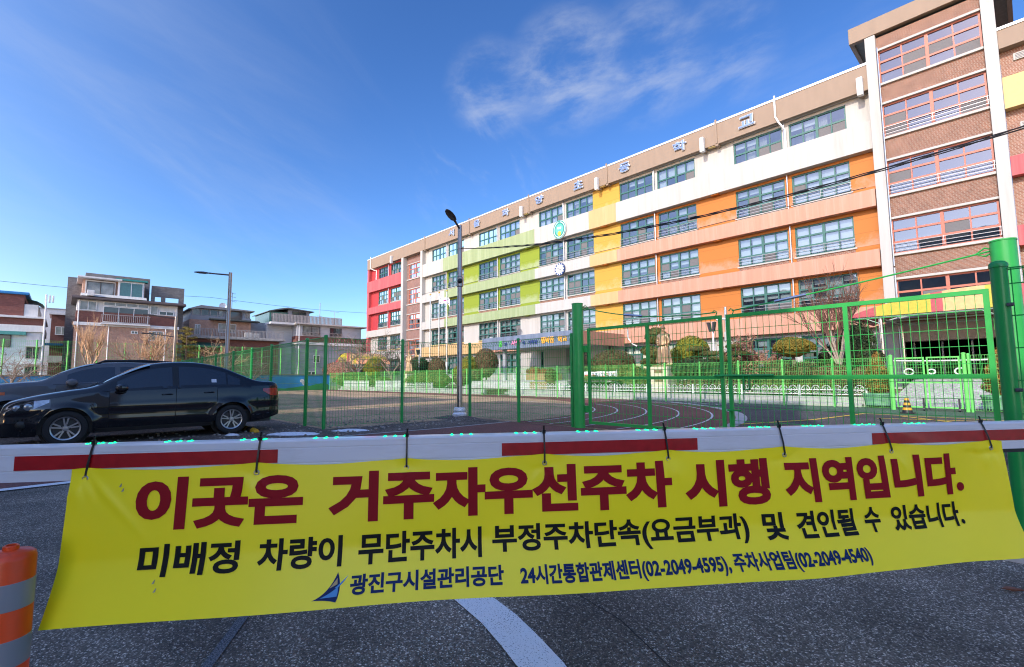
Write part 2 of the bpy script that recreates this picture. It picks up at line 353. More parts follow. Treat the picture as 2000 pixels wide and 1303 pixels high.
def text_mb(body, w, h, weight=0.0, thick=.001, track=1.0):
    """lettering as a flat mesh, fitted to w x h, lying in x,z with the face towards -y"""
    cu = bpy.data.curves.new('lettering', 'FONT'); cu.body = body; cu.space_character = track
    cu.bevel_depth = weight if weight else 0; cu.bevel_resolution = 0; cu.extrude = .01; cu.resolution_u = 4
    t = bpy.data.objects.new('lettering', cu); COL.objects.link(t)
    dg = bpy.context.evaluated_depsgraph_get(); me = bpy.data.meshes.new_from_object(t.evaluated_get(dg))
    vs = [v.co.copy() for v in me.vertices]; fs = [tuple(p.vertices) for p in me.polygons]
    bpy.data.objects.remove(t); bpy.data.curves.remove(cu); bpy.data.meshes.remove(me)
    x0 = min(v.x for v in vs); x1 = max(v.x for v in vs); y0 = min(v.y for v in vs); y1 = max(v.y for v in vs)
    z0 = min(v.z for v in vs); z1 = max(v.z for v in vs)
    mb = MB(); kx = w / (x1 - x0); ky = (h / (y1 - y0)) if h else kx
    mb.add([((v.x - x0) * kx, -(v.z - z0) / max(1e-6, z1 - z0) * thick, (v.y - y0) * ky) for v in vs], fs)
    return mb
def moved(mb, d):
    mb.v = [(p[0] + d[0], p[1] + d[1], p[2] + d[2]) for p in mb.v]; return mb
# ------------------------------------------------------------------ ground
asphalt = speckle('asphalt', (.165, .136, .104), (.85, .76, .64), 165, .20, patch=.46, bump=.9, patch_scale=1.1)
far_asphalt = speckle('coarse_asphalt', (.055, .055, .058), (.2, .2, .2), 60, .15, patch=.25)
sand = speckle('playground_sand', (.40, .265, .150), (.56, .41, .26), 40, .25, patch=.30, patch_scale=.5, rough=.95)
track_m = speckle('track_rubber', (.175, .058, .045), (.26, .11, .085), 90, .2, patch=.16, patch_scale=.6)
dirt = speckle('bare_dirt', (.10, .078, .062), (.28, .23, .19), 45, .22, patch=.35, patch_scale=1.1, rough=.95)
green_asph = speckle('green_asphalt', (.06, .125, .075), (.16, .22, .16), 60, .2, patch=.2)
soil = speckle('garden_soil', (.16, .11, .07), (.35, .27, .19), 30, .3, patch=.4, rough=.95)
conc = mat('concrete', (.46, .45, .43), .85, var=.14, scale=9, dirt=(.22, .21, .19), dirt_amt=.5, bump=.25)
pale_conc = mat('pale_concrete', (.42, .41, .39), .85, var=.10, scale=8, dirt=(.33, .31, .28), dirt_amt=.4, bump=.2)
white_line = worn_paint('road_paint', (.86, .85, .83), (.06, .06, .06))
yellow_line = worn_paint('yellow_road_paint', (.75, .50, .06), (.08, .07, .06), cells=60, hole=.38)
chalk = worn_paint('track_paint', (.72, .70, .68), (.2, .09, .07), cells=50, hole=.38)
def sheet(pts, z):
    mb = MB(); n = len(pts); mb.v = [(x, y, z) for x, y in pts]; mb.f = [tuple(range(n))]; return mb
def ribbon(path, w, z):
    """flat strip along a path"""
    mb = MB(); L_, R_ = [], []
    for i, p in enumerate(path):
        a = Vector(path[max(i - 1, 0)]); b = Vector(path[min(i + 1, len(path) - 1)]); d = (b - a).normalized(); n = Vector((-d.y, d.x)) * w / 2
        L_.append((p[0] + n.x, p[1] + n.y, z)); R_.append((p[0] - n.x, p[1] - n.y, z))
    return mb.loft([L_, R_], closed=False)
def arc(c, r, a0, a1, n=40):
    return [(c[0] + r * math.cos(R(a0 + (a1 - a0) * i / n)), c[1] + r * math.sin(R(a0 + (a1 - a0) * i / n))) for i in range(n + 1)]
structure('ground', sheet([(-900, -900), (900, -900), (900, 900), (-900, 900)], 0), asphalt)
# parking strip of bare earth by the fence, red path beside it
dirt_pts = [(-9.4, -14), (-9.4, 4.6), (-9.25, 6.2), (-9.3, 8.2), (-10.4, 8.9), (-11.3, 8.5), (-11.2, 4.6), (-34, 4.7), (-34, -14)]
structure('parking_ground', sheet(dirt_pts, .004), dirt)
structure('red_path', sheet([(-9.37, -14), (-7.55, -14), (-7.55, 3.0), (-7.0, 6.0), (-6.6, 8.55), (-9.25, 8.55), (-9.2, 6.2), (-9.37, 4.6)], .008), track_m)
structure('path_edging', ribbon([(-9.42, -14), (-9.42, 4.6), (-9.25, 6.3), (-9.3, 8.5)], .08, .012), conc)
structure('parking_line', ribbon([(-7.48, -14), (-7.48, 2.2), (-7.2, 4.6)], .15, .012), white_line)
# playground
structure('playground', sheet([(-50, 4.41), (-11.02, 4.41), (-11.02, 8.62), (-2, 8.62), (-2, 20.2), (-50, 20.2)], .005), sand)
CX, CY = -16.5, 9.0
band = arc((CX, CY), 11.75, 90, -2, 60)
structure('running_track', sheet([(-50, CY + 11.55), (CX, CY + 11.55)] + [p for p in band if p[1] >= 8.62] + [(-9.2, 8.62)] +
          [p for p in reversed(arc((CX, CY), 7.25, 40, 0, 20)) if p[1] >= 8.62] + [(CX + r_ * math.cos(R(a_)), CY + r_ * math.sin(R(a_))) for a_, r_ in [(40 + 4 * k, 7.25 + 2.35 * (k / 15) ** 1.6) for k in range(1, 16)]] + [(-50, CY + 9.6)], .009), track_m)
lines = MB()
for r in (7.57, 8.33, 9.26, 10.24, 11.16):
    rb = ribbon([p for p in arc((CX, CY), r, 96 if r > 9.5 else 62, -25, 70) if p[1] > (8.7 if p[0] > -9.0 else 8.7)], .055, .013); lines.add(rb.v, rb.f)
rb = ribbon([(-16.6, CY + 7.2), (-13.0, CY + 6.45), (-10.7, CY + 4.2)], .05, .013); lines.add(rb.v, rb.f)
structure('track_lines', lines, chalk)
structure('track_edging', ribbon([p for p in arc((CX, CY), 11.9, 62, -1, 50) if p[1] > 8.7], .28, .014), pale_conc)
# forecourt right of the track
structure('forecourt', sheet([p for p in arc((CX, CY), 11.8, 75, -1, 50) if p[1] > 8.66][::-1] + [(-13.5, 21.1), (14, 21.1), (14, 8.66)], .006), far_asphalt)
structure('green_strip', sheet([(-10.6, 21.2), (-6.8, 19.1), (-3.5, 17.1), (-.2, 16.6), (14, 16.6), (14, 21.2)], .010), green_asph)
yl = MB()
for p in ([(-4.9, 11.4), (-3.95, 14.1), (-3.5, 17.2), (-.6, 16.75), (6, 16.6)], [(-2.9, 15.6), (-.9, 16.2), (4, 16.1)], [(-2.6, 16.85), (-1.2, 15.2)]):
    rb = ribbon(p, .11, .014); yl.add(rb.v, rb.f)
structure('yellow_lines', yl, yellow_line)
hop = MB()
for i in range(6):
    for j in range(2):
        x0, y0 = -11.8 + i * .62, 19.0 + j * .62
        for a, b in (((x0, y0), (x0 + .6, y0)), ((x0, y0), (x0, y0 + .6))):
            rb = ribbon([a, b], .06, .0145); hop.add(rb.v, rb.f)
structure('hopscotch_lines', hop, chalk)
# painted curve and an old faded line on the road in front of the barrier
path = [cw(*p) for p in ((-2.3, 4.0), (-1.75, 3.72), (-1.25, 3.42), (-.85, 3.16), (-.52, 2.91), (-.255, 2.695), (-.165, 2.56), (-.075, 2.42), (.02, 2.23), (.11, 2.03), (.19, 1.8), (.26, 1.5), (.32, .9))]
structure('road_line', ribbon(path, .18, .006), white_line)
structure('faded_road_line', ribbon([cw(*p) for p in ((-1.45, 3.4), (-1.33, 2.56), (-1.235, 2.06), (-1.2, 1.5))], .045, .006), worn_paint('old_paint', (.17, .17, .175), (.045, .045, .05), hole=.5))
structure('crack', ribbon([cw(*p) for p in ((.2, 2.9), (.5, 2.4), (.62, 2.0), (.9, 1.5))], .006, .005), mat('crack', (.02, .02, .02), .9))
structure('fence_footing', MB().bevbox(-.34, 14, 4.33, 4.66, -.02, .07, .015), conc)
# raised garden in front of the school with its kerb
kerb = MB()
kerb.bevbox(-48, -25.2, 20.75, 20.98, 0, .36, .02); kerb.bevbox(-22.4, -3.75, 20.75, 20.98, 0, .36, .02)
kerb.bevbox(-48, -25.2, 20.45, 20.75, 0, .15, .02); kerb.bevbox(-22.4, -4.2, 20.45, 20.75, 0, .13, .02)
kerb.bevbox(-3.98, -3.75, 20.98, 33.2, 0, .36, .02)
structure('garden_kerb', kerb, pale_conc)
structure('garden_bed', MB().box(-48, -25.2, 20.98, 33.99, .0, .34).box(-22.4, -3.98, 20.98, 33.99, .0, .34), soil)
ramp = MB().prism([(21.6, .012), (28, .9), (34, .9), (34, .012)], -3.75, .9, 'x')
structure('entrance_ramp', ramp, speckle('ramp_paving', (.42, .40, .37), (.6, .58, .55), 25, .3, patch=.15, rough=.9))
structure('entrance_platform', MB().box(-25.2, -22.4, 26, 33.99, 0, .86).box(-34.5, -25.2, 25.5, 33.99, .345, .9), pale_conc)
st = MB()
for i in range(6):
    st.box(-31.0, -22.9, 22.6 + i * .33, 24.9, i * .145 + (0.002 if i else 0), (i + 1) * .145)
structure('entrance_steps', st, conc)
# mounds of lawn and clipped ground cover in the bed
def mound(x0, x1, y0, y1, h, seed, nx=40, ny=10):
    rnd = random.Random(seed); mb = MB(); rows = []
    for j in range(ny + 1):
        row = []
        for i in range(nx + 1):
            u, v = i / nx, j / ny
            e = min(1, 5 * u, 5 * (1 - u)) ** .5 * math.sin(math.pi * min(1, .12 + v * .8)) ** .7
            row.append((x0 + (x1 - x0) * u, y0 + (y1 - y0) * v, .30 + h * e * (1 + rnd.uniform(-.07, .07))))
        rows.append(row)
    return mb.grid(rows)
# ------------------------------------------------------------------ the school
P_white = mat('white_wall_paint', (.405, .392, .360), .75, var=.05, scale=3, dirt=(.319, .281, .227), dirt_amt=.42, dirt_scale=1.0, stretch=(2.2, 1, .16))
P_tan = mat('tan_parapet_paint', (.252, .185, .130), .75, var=.06, scale=2.5, dirt=(.252, .181, .126), dirt_amt=.35, stretch=(1, 1, .25))
P_salmon = mat('salmon_band_paint', (.479, .227, .144), .7, var=.07, scale=2, dirt=(.512, .328, .244), dirt_amt=.6, dirt_scale=1.6, stretch=(2.2, 1, .10))
P_cream = mat('cream_band_paint', (.487, .311, .134), .7, var=.05, scale=2, dirt=(.588, .454, .269), dirt_amt=.3, dirt_scale=1.4, stretch=(1.6, 1, .15))
P_green = mat('pale_green_band_paint', (.244, .302, .143), .7, var=.06, scale=2, dirt=(.370, .420, .269), dirt_amt=.55, dirt_scale=1.4, stretch=(2.2, 1, .12))
P_red = mat('red_band_paint', (.437, .071, .076), .7, var=.06, scale=2, dirt=(.470, .151, .143), dirt_amt=.55, dirt_scale=1.4, stretch=(2.2, 1, .12))
P_redwall = mat('red_wall_paint', (.370, .025, .029), .7, var=.06)
W_orange = weathered('orange_wall_paint', (.428, .137, .015), (.462, .223, .122), 1.70, .25)
W_yellow = weathered('yellow_wall_paint', (.470, .260, .028), (.504, .344, .130), 1.70, .25)
W_lime = weathered('lime_wall_paint', (.193, .252, .008), (.286, .336, .151), 1.70, .35)
P_lite = mat('light_yellow_band', (.504, .386, .160), .7, var=.04)
BR = brick('school_brick', (.168, .063, .035), (.244, .101, .057), (.294, .244, .193))
BR_dull = brick('stair_brick', (.17, .068, .05), (.22, .095, .068), (.28, .23, .2))
teal = mat('teal_window_frame', (.022, .110, .090), .45, var=.1)
redf = mat('coral_window_frame', (.40, .115, .068), .5, var=.08)
steel = mat('galvanised_steel', (.42, .43, .45), .35, metal=.9, var=.12)
chrome = mat('stainless_steel', (.55, .54, .55), .18, metal=1, var=.06, stretch=(1, 1, .1))
darkm = mat('dark_metal', (.05, .05, .055), .45, metal=.6)
black = mat('black_plastic', (.012, .012, .013), .5)
rail_m = mat('thin_rail', (.30, .29, .29), .4, metal=.7)
blind_m = mat('white_roller_blind', (.74, .74, .70), .8, var=.04)
curtain_m = mat('pale_curtain', (.50, .46, .38), .9, var=.1)
screen_m = mat('grey_insect_screen', (.13, .125, .125), .8, var=.15, scale=30)
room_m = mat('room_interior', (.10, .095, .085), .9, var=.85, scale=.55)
win_glass = glass('window_glass', (.50, .56, .58), .13)
tower_glass = glass('stairwell_glass', (.50, .55, .58), .14)
cap_m = mat('roof_edge_metal', (.554, .571, .588), .4, metal=.3)
SL = Vector((-30, 34, 0))
school = thing('school_building', 'long five storey school painted in coloured bands with Korean letters along its roof edge', 'school', SL)
def part(name, mb, m, parent=None, smooth=False): return obj(name, mb, m, parent or school, smooth)
Y0, YW = 34.0, 34.5            # front plane of the bands, wall plane behind
# --- body and roof
part('wall', MB().box(-69.3, -5.54, 35.9, 47, 0, 19.2).box(-69.3, -69.0, 34.62, 35.9, 0, 17.9), P_white)
part('roof', MB().box(-69.9, -5.2, 34.3, 47.3, 19.2, 19.40), cap_m)
par = MB().box(-69.85, -5.55, Y0 - .02, 34.3, 17.93, 19.45); part('parapet', par, P_tan)
part('parapet_cap', MB().box(-69.9, -5.55, Y0 - .06, 34.36, 19.452, 19.60), cap_m)
part('soffit', MB().box(-69.5, -5.6, Y0 + .28, 35.9, 17.95, 18.1), P_white)
# --- bands (butted end to end) : lo, hi, list of (x0, x1, paint)
BANDS = [(14.32, 16.0, [(-69.86, -59.46, P_red), (-54.0, -49.3, P_white), (-49.3, -33.3, P_green), (-33.3, -26.42, P_white), (-26.42, -23.5, P_cream), (-23.5, -5.55, P_white)]),
         (10.89, 11.92, [(-69.86, -59.46, P_red), (-54.0, -49.0, P_white), (-49.0, -33.3, P_green), (-33.3, -26.42, P_white), (-26.42, -23.5, P_cream), (-23.5, -5.6, P_salmon)]),
         (7.36, 8.35, [(-69.86, -59.46, P_white), (-54.0, -49.0, P_white), (-49.0, -33.3, P_green), (-33.3, -26.42, P_white), (-26.42, -23.5, P_cream), (-23.5, -5.6, P_salmon)]),
         (3.85, 5.06, [(-69.86, -59.46, P_white), (-55.6, -54.0, P_cream), (-54.0, -41.0, P_cream), (-41.0, -5.6, P_salmon)])]
for lo, hi, segs in BANDS:
    for x0, x1, m in segs:
        part('painted_band', MB().bevbox(x0 + .001, x1 - .001, Y0, 35.88, lo, hi, .012), m)
# --- window bays: x of the left edge of each window of a pair
PAIRS = [-13.65, -23.40, -33.1, -42.75, -52.45]
WW = 3.22
LEFTW = [-66.95, -63.25]
FL = [(5, 16.0, 15.98, 17.74, 17.93), (4, 11.92, 12.22, 14.16, 14.32), (3, 8.35, 8.74, 10.70, 10.89), (2, 5.06, 5.30, 7.24, 7.36), (1, .35, 1.55, 3.62, 3.85)]
def wall_paint(x, fl):
    if x < -59: return P_redwall if fl in (5, 4, 3) else P_white
    if x < -49.1: return P_white
    if x < -33.1: return W_lime if fl in (4, 3) else P_white
    if x < -26.3: return P_white
    if x < -23.4: return W_yellow if fl > 1 else P_white
    return W_orange if fl in (4, 3, 2) else P_white
edges = []
for p in PAIRS: edges += [(p, p + WW - .02), (p + WW + .40, p + 2 * WW + .38)]
edges = sorted(edges); lefts = [(-66.95, -64.15), (-63.25, -60.35)]
def wall_strip(x0, x1, z0, z1, fl):
    """solid wall between windows, split where the paint changes"""
    cuts = [c for c in (-49.1, -33.1, -26.35, -23.42) if x0 < c < x1]
    xs = [x0] + cuts + [x1]
    for a, b in zip(xs, xs[1:]):
        part('wall_panel', MB().box(a, b, YW, 35.9, z0, z1), wall_paint((a + b) / 2, fl))
for fl, zb, zs, zt, zf in FL:
    for rng, ws in (((-54.0, -5.55), edges), ((-69.3, -59.46), lefts)):
        xs = [rng[0]] + [v for w in ws for v in w] + [rng[1]]
        for a, b in zip(xs[0::2], xs[1::2]):
            wall_strip(a, b, zb, zf, fl)
        for a, b in ws:                                     # lintel, sill and the strip of brick under it
            part('lintel', MB().box(a, b, YW, 35.9, zt, zf), wall_paint((a + b) / 2, fl))
            part('window_sill', MB().box(a - .1, b + .1, YW - .06, YW, zs - .09, zs), P_white if fl != 2 else P_lite)
            if fl < 5: part('brick_strip', MB().box(a, b, YW + .01, 35.9, zb, zs), BR if fl in (3, 2) else P_white)
    # rooms behind the panes
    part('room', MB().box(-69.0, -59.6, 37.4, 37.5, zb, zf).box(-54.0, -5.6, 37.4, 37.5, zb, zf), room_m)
part('column', MB().box(-69.86, -69.3, Y0 + .05, 34.6, 5.06, 17.93), P_red)
part('column', MB().box(-69.86, -69.3, Y0 + .05, 34.6, 0, 3.85), P_white)
# --- windows: prototypes in local metres (left bottom corner at the origin, face towards -y)
def make_window(W, H, rows, frame_m, seed, rail=True, glass_m=win_glass, cols=4, dress=True):
    """returns a function placing a copy; every window is frame > glass, blind, insect_screen, railing"""
    rnd = random.Random(seed)
    fr = MB(); t = .085
    fr.box(0, W, .02, .14, 0, t).box(0, W, .02, .14, H - t, H).box(0, t, .02, .14, t, H - t).box(W - t, W, .02, .14, t, H - t)
    fr.box(W / 2 - .075, W / 2 + .075, .015, .145, t, H - t)
    rz = [H * k / rows for k in range(1, rows)]
    for z in rz:
        fr.box(t, W / 2 - .075, .025, .13, z - .055, z + .055).box(W / 2 + .075, W - t, .025, .13, z - .055, z + .055)
    zz = [t] + [q for z in rz for q in (z - .055, z + .055)] + [H - t]
    for q in (1, 3):
        x = W * q / cols
        for a, b in zip(zz[0::2], zz[1::2]): fr.box(x - .032, x + .032, .035, .12, a, b)
    o = obj('window', fr, frame_m, None)
    g = MB().add([(t, .085, t), (W - t, .085, t), (W - t, .085, H - t), (t, .085, H - t)], [(0, 1, 2, 3)])
    obj('glass', g, glass_m, o, world=False)
    bl = MB(); sc = []; cw_ = W / cols; rh = H / rows
    mode = rnd.choice(('few', 'few', 'some', 'many', 'full') if H < 1.93 or rnd.random() < .5 else ('some', 'many', 'full'))
    for c in range(cols):
        drop = {'few': .25 * (rnd.random() < .5), 'some': rnd.choice((.2, .35, .6)), 'many': rnd.choice((.5, .7, .9)), 'full': rnd.choice((.9, 1, 1))}[mode]
        if drop > 0 and dress: bl.box(c * cw_ + .06, (c + 1) * cw_ - .06, .24, .25, H * (1 - drop), H - .02)
        for r in range(rows - 1):
            if rnd.random() < .22: sc.append((c * cw_ + .05, (c + 1) * cw_ - .05, .055, .06, r * rh + .07, (r + 1) * rh - .06))
    if dress and rnd.random() < .45:                            # drawn back curtains
        cu_ = MB(); side_ = rnd.choice((0, 1, 2))
        for q in range(cols):
            if rnd.random() < .45:
                a_ = q * cw_ + (.05 if side_ else cw_ * .45); cu_.grid([[(a_ + k * .06, .34 + .025 * (k % 2), z_) for k in range(9)] for z_ in (.04, H - .04)])
        if cu_.v: obj('curtain', cu_, curtain_m, o, world=False)
    if bl.v: obj('blind', bl, blind_m, o, world=False)
    for q in sc: obj('insect_screen', MB().box(*q), screen_m, o, world=False)
    if rail:
        r_ = MB()
        for z in (.16, .36, .56): r_.wire((-.04, -.10, z), (W + .04, -.10, z), .016)
        for x in (.02, W / 2, W - .02): r_.wire((x, -.10, .12), (x, -.10, .6), .014).wire((x, -.10, .3), (x, .03, .3), .012)
        obj('railing', r_, rail_m, o, world=False)
    return o
def place_window(proto, x, y, z, first=[]):
    key = proto.name
    o = proto if key not in first else copy_tree(proto)
    if key not in first:
        first.append(key); KIDS.setdefault(school.name, []).append(proto); proto.parent = school
    else: o.parent = school
    o.location = (x - SL.x, y - SL.y, z - SL.z); return o
rw = random.Random(5)
for fl, zb, zs, zt, zf in FL:
    pool = [make_window(WW - .02, zt - zs, 2 if fl == 5 else 3, teal, fl * 10 + k, rail=(fl in (4, 3, 2))) for k in range(5)]
    order = pool + pool; rw.shuffle(order)
    for (a, b), pr in zip(edges, order): place_window(pr, a, YW + .05, zs)
    lp = [make_window(2.8, zt - zs, 2 if fl == 5 else 3, teal, fl * 10 + 7 + k, rail=(fl in (4, 3))) for k in range(2)]
    for (a, b), pr in zip(lefts, lp): place_window(pr, a, YW + .05, zs)
# --- left stairwell: white posts, brick and coral windows
part('column', MB().bevbox(-59.45, -58.9, Y0 - .03, 35, 0, 17.93, .01), P_white)
part('column', MB().bevbox(-54.5, -54.0, Y0 - .03, 35, 0, 17.93, .01), P_white)
WZ = [(4.3, 6.3), (7.8, 9.8), (11.3, 13.3), (14.8, 16.8)]
zprev = 0
for z0, z1 in WZ + [(17.93, 17.93)]:
    part('brick_panel', MB().box(-58.9, -54.5, 34.62, 35.9, zprev, z0), BR_dull if z0 < 17 else BR_dull); zprev = z1
sw = make_window(3.4, 2.0, 3, redf, 77, rail=False, cols=3)
for z0, z1 in WZ:
    for a_, b_ in ((-58.9, -58.35), (-54.95, -54.5)): part('brick_panel', MB().box(a_, b_, 34.62, 35.9, z0, z1), BR_dull)
    place_window(sw, -58.35, 34.6, z0)
    part('window_sill', MB().box(-58.88, -54.52, 34.5, 34.62, z0 - .14, z0 - .02).box(-58.88, -54.52, 34.52, 34.62, z1 + .03, z1 + .13), P_white)
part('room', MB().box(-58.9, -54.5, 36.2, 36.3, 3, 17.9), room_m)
# --- right stair tower
part('tower_wall', MB().box(-5.5, -.2, 35.6, 44, 0, 22.6), P_white)
part('column', MB().bevbox(-5.54, -5.04, Y0 - .12, 35.6, 0, 21.03, .012), P_white)
part('column', MB().bevbox(-.63, -.13, Y0 - .12, 35.6, 0, 21.03, .012), P_white)
part('tower_parapet', MB().bevbox(-6.3, .55, Y0 - .14, 34.2, 21.05, 22.02, .015).box(-6.3, -6.1, 34.2, 41, 21.05, 22.02).box(.35, .55, 34.2, 41, 21.05, 22.02), P_tan)
part('tower_roof', MB().box(-6.1, .35, 34.2, 44, 21.3, 21.6), mat('roof_underside', (.20, .20, .18), .9))
TZ = [(4.35, 6.42), (7.92, 9.90), (11.33, 13.32), (14.78, 16.72), (18.03, 20.02)]
zp = 4.0
for i, (z0, z1) in enumerate(TZ + [(21.04, 21.04)]):
    part('brick_panel', MB().box(-5.04, -.63, 34.12, 35.6, zp, z0 - .14), BR); zp = z1 + .13
tp = [make_window(4.35, z1 - z0, 3, redf, 90 + i, rail=(i in (1, 2, 3)), glass_m=tower_glass, dress=False) for i, (z0, z1) in enumerate(TZ)]
for (z0, z1), pr in zip(TZ, tp):
    part('window_sill', MB().bevbox(-5.03, -.64, 33.98, 34.4, z0 - .14, z0, .01), P_white)
    part('lintel', MB().bevbox(-5.03, -.64, 34.0, 34.4, z1, z1 + .13, .01), P_white)
    place_window(pr, -5.01, 34.14, z0)
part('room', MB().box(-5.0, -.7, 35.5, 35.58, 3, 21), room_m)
part('downpipe', MB().tube([(-4.98, 33.93, 20.2), (-4.98, 33.93, 7.2)], .035).tube([(-4.98, 33.93, 7.1), (-4.98, 33.93, 1)], .045), steel)
# --- right wing beyond the tower
part('wing_wall', MB().box(-.12, 16, 34.45, 44, 0, 17.6), brick('wing_brick', (.22, .09, .055), (.28, .125, .08), (.36, .30, .24)))
part('wing_parapet', MB().box(-.12, 16, Y0 - .05, 34.44, 17.55, 18.52), P_tan)
part('parapet_cap', MB().box(-.14, 16, Y0 - .1, 34.5, 18.522, 18.66), cap_m)
for lo, hi, m in ((14.37, 16.02, P_lite), (10.9, 11.9, P_red), (7.38, 8.38, P_red)):
    part('painted_band', MB().bevbox(-.12, 16, Y0 - .02, 34.44, lo, hi, .01), m)
vent = MB()
for z in (13.3, 10.05, 16.9):
    part('wall_vent', MB().box(.35, 1.0, 34.36, 34.44, z, z + .36), P_white)
    for k in range(4): vent.box(.42, .93, 34.345, 34.358, z + .05 + k * .075, z + .075 + k * .075)
part('vent_slats', vent, darkm)
# --- pipes, joints, soffit lamps and speaker boxes
def pipe(x, z0, z1, y=34.36, r=.045, m=steel): part('downpipe', MB().tube([(x, y, z1), (x, y, z0)], r), m)
for p in PAIRS:
    x = p + WW + .16
    for z0, z1 in ((8.36, 10.88), (11.93, 14.31), (5.07, 7.35), (16.0, 17.9)): pipe(x, z0, z1)
for z0, z1 in ((8.36, 10.88), (11.93, 14.31), (16.0, 17.9)): pipe(-63.7, z0, z1)
white_pipe = mat('white_pvc', (.78, .78, .76), .4)
part('downpipe', MB().tube([(-10.6, 33.9, 19.75), (-10.6, 33.9, 18.3), (-10.45, 33.95, 17.9), (-10.2, 34.3, 17.4), (-10.2, 34.36, 16.1)], .06, 10), white_pipe)
part('downpipe', MB().tube([(-68.6, 33.9, 19.8), (-68.6, 33.9, 18.0), (-68.2, 34.2, 17.75), (-67.6, 34.4, 17.6), (-67.7, 34.42, 16.1)], .07, 10), white_pipe)
part('downpipe', MB().tube([(-22.6, 33.93, 5.0), (-22.6, 33.93, 4.3), (-22.3, 34.1, 3.8), (-22.0, 34.3, 3.6)], .06, 10), white_pipe)
for x in (-53.4, -43.9, -34.0, -24.3, -14.6):
    part('parapet_joint', MB().box(x - .07, x + .07, Y0 - .09, Y0 - .02, 17.95, 19.75), P_tan)
    part('soffit_bracket', MB().box(x - .1, x + .12, 33.95, 34.45, 17.78, 17.93), P_tan)
for x in (-62.0, -34.93, -25.28, -15.6, -5.9):
    part('speaker_box', MB().bevbox(x - .15, x + .15, 33.66, 33.96, 17.62, 18.72, .02), mat('speaker_box_paint', (.62, .62, .60), .5))
    part('speaker_bracket', MB().box(x - .12, x + .12, 33.96, 34.4, 17.7, 17.85), P_tan)
for x in (-15.0, -24.9, -34.6):
    part('soffit_lamp', MB().bevbox(x - .28, x + .28, 34.05, 34.33, 17.86, 17.945, .02), P_lite)
    for z in (14.32, 10.89, 7.36):
        part('soffit_lamp', MB().bevbox(x - .28, x + .28, 34.08, 34.40, z - .07, z - .003, .02), {-15.0: W_orange, -24.9: W_orange, -34.6: W_lime}[x])
# --- roof letters: 서울화양초등학교, white shapes with a blue face
white_plastic = mat('white_plastic', (.56, .56, .55), .4); blue_face = mat('blue_letter_face', (.16, .25, .46), .45)
for ch, x in zip('서울화양초등학교', (-47.9, -42.95, -38.0, -33.0, -28.0, -23.0, -18.0, -13.0)):
    b = part('roof_letter', moved(text_mb(ch, 1.14, .84, .05, .07), (x + .01, Y0 - .10, 18.34)), white_plastic)
    obj('letter_face', moved(text_mb(ch, 1.06, .76, .022, .03), (x + .05, Y0 - .172, 18.38)), blue_face, b)
# --- ground floor glimpses right: deep entrance porch
part('porch_wall', MB().box(-5.04, -.63, 34.14, 35.0, 2.95, 3.998).box(-.62, 8, 34.2, 34.44, 2.95, 4.3), mat('porch_beam', (.40, .36, .31), .8))
part('door_frame', MB().box(-5.0, 8, 35.6, 35.7, 0, 3.0), mat('dark_entrance', (.10, .115, .11), .12, spec=.8))
dr = MB()
for x in (-4.6, -3.4, -2.2, -1.0, .2, 1.4): dr.box(x - .04, x + .04, 35.5, 35.598, .9, 2.95)
part('entrance_door', dr, steel)
# --- entrance block under the sign canopy
part('entrance_wall', MB().box(-31.5, -28.7, 33.2, 34.0, .9, 3.84).box(-26.0, -24.6, 33.2, 34.0, .9, 3.84).box(-28.7, -26.0, 33.2, 34.0, .9, 1.5), P_white)
gw = MB().box(-28.7, -26.0, 33.8, 33.85, 1.5, 3.84); part('entrance_glass', gw, mat('dark_window_glass', (.02, .03, .035), .08))
gb = MB()
for k in range(10): gb.box(-28.6 + k * .28, -28.56 + k * .28, 33.6, 33.64, 1.5, 3.84)
for z in (2.2, 3.0): gb.box(-28.7, -26.0, 33.64, 33.68, z, z + .05)
part('window_bars', gb, teal)
# ------------------------------------------------------------------ things fixed in front of the school
# clock and crest
ck = thing('wall_clock', 'round wall clock with blue and white chequered rim on the white school band', 'clock', (-29.85, 33.98, 11.27))
navy = mat('navy_enamel', (.02, .05, .16), .4)
obj('clock_body', MB().lathe([(.60, 0), (.62, -.10), (.60, -.16), (.02, -.16)], 40, axis='y', cap=True), navy, ck, True, world=False)
face = MB().lathe([(.43, -.166), (.001, -.166)], 40, axis='y', cap=False); obj('clock_face', face, white_plastic, ck, world=False)
tk = MB()
for k in range(12):
    a = R(k * 30); b0, b1 = a - R(7), a + R(7)
    tk.prism([(.46 * math.sin(b0), .46 * math.cos(b0)), (.57 * math.sin(b0), .57 * math.cos(b0)), (.57 * math.sin(b1), .57 * math.cos(b1)), (.46 * math.sin(b1), .46 * math.cos(b1))], -.172, -.162)
obj('hour_blocks', tk, white_plastic, ck, world=False)
hd = MB()
for ang, ln, w in ((113, .36, .022), (296, .30, .03)):
    a = R(ang); d = Vector((math.sin(a), math.cos(a))); n = Vector((d.y, -d.x)) * w
    hd.prism([(-n.x, -n.y), (d.x * ln - n.x * .5, d.y * ln - n.y * .5), (d.x * ln + n.x * .5, d.y * ln + n.y * .5), (n.x, n.y)], -.185, -.176)
obj('clock_hands', hd, black, ck, world=False)
em = thing('school_crest', 'large round green school crest with a yellow dot on the white upper band', 'crest', (-29.82, 33.98, 15.10))
crest_green = mat('crest_green', (.0, .22, .17), .4); crest_mint = mat('crest_mint', (.10, .42, .31), .4); crest_yel = mat('crest_yellow', (.65, .38, .03), .4)
sc = lambda prof: [(r, h) for r, h in prof]
def oval(mb, k=1.1): mb.v = [(x, y, z * k) for x, y, z in mb.v]; return mb
obj('crest_plate', oval(MB().lathe([(.80, 0), (.82, -.10), (.80, -.12), (.001, -.12)], 48, axis='y')), white_plastic, em, True, world=False)
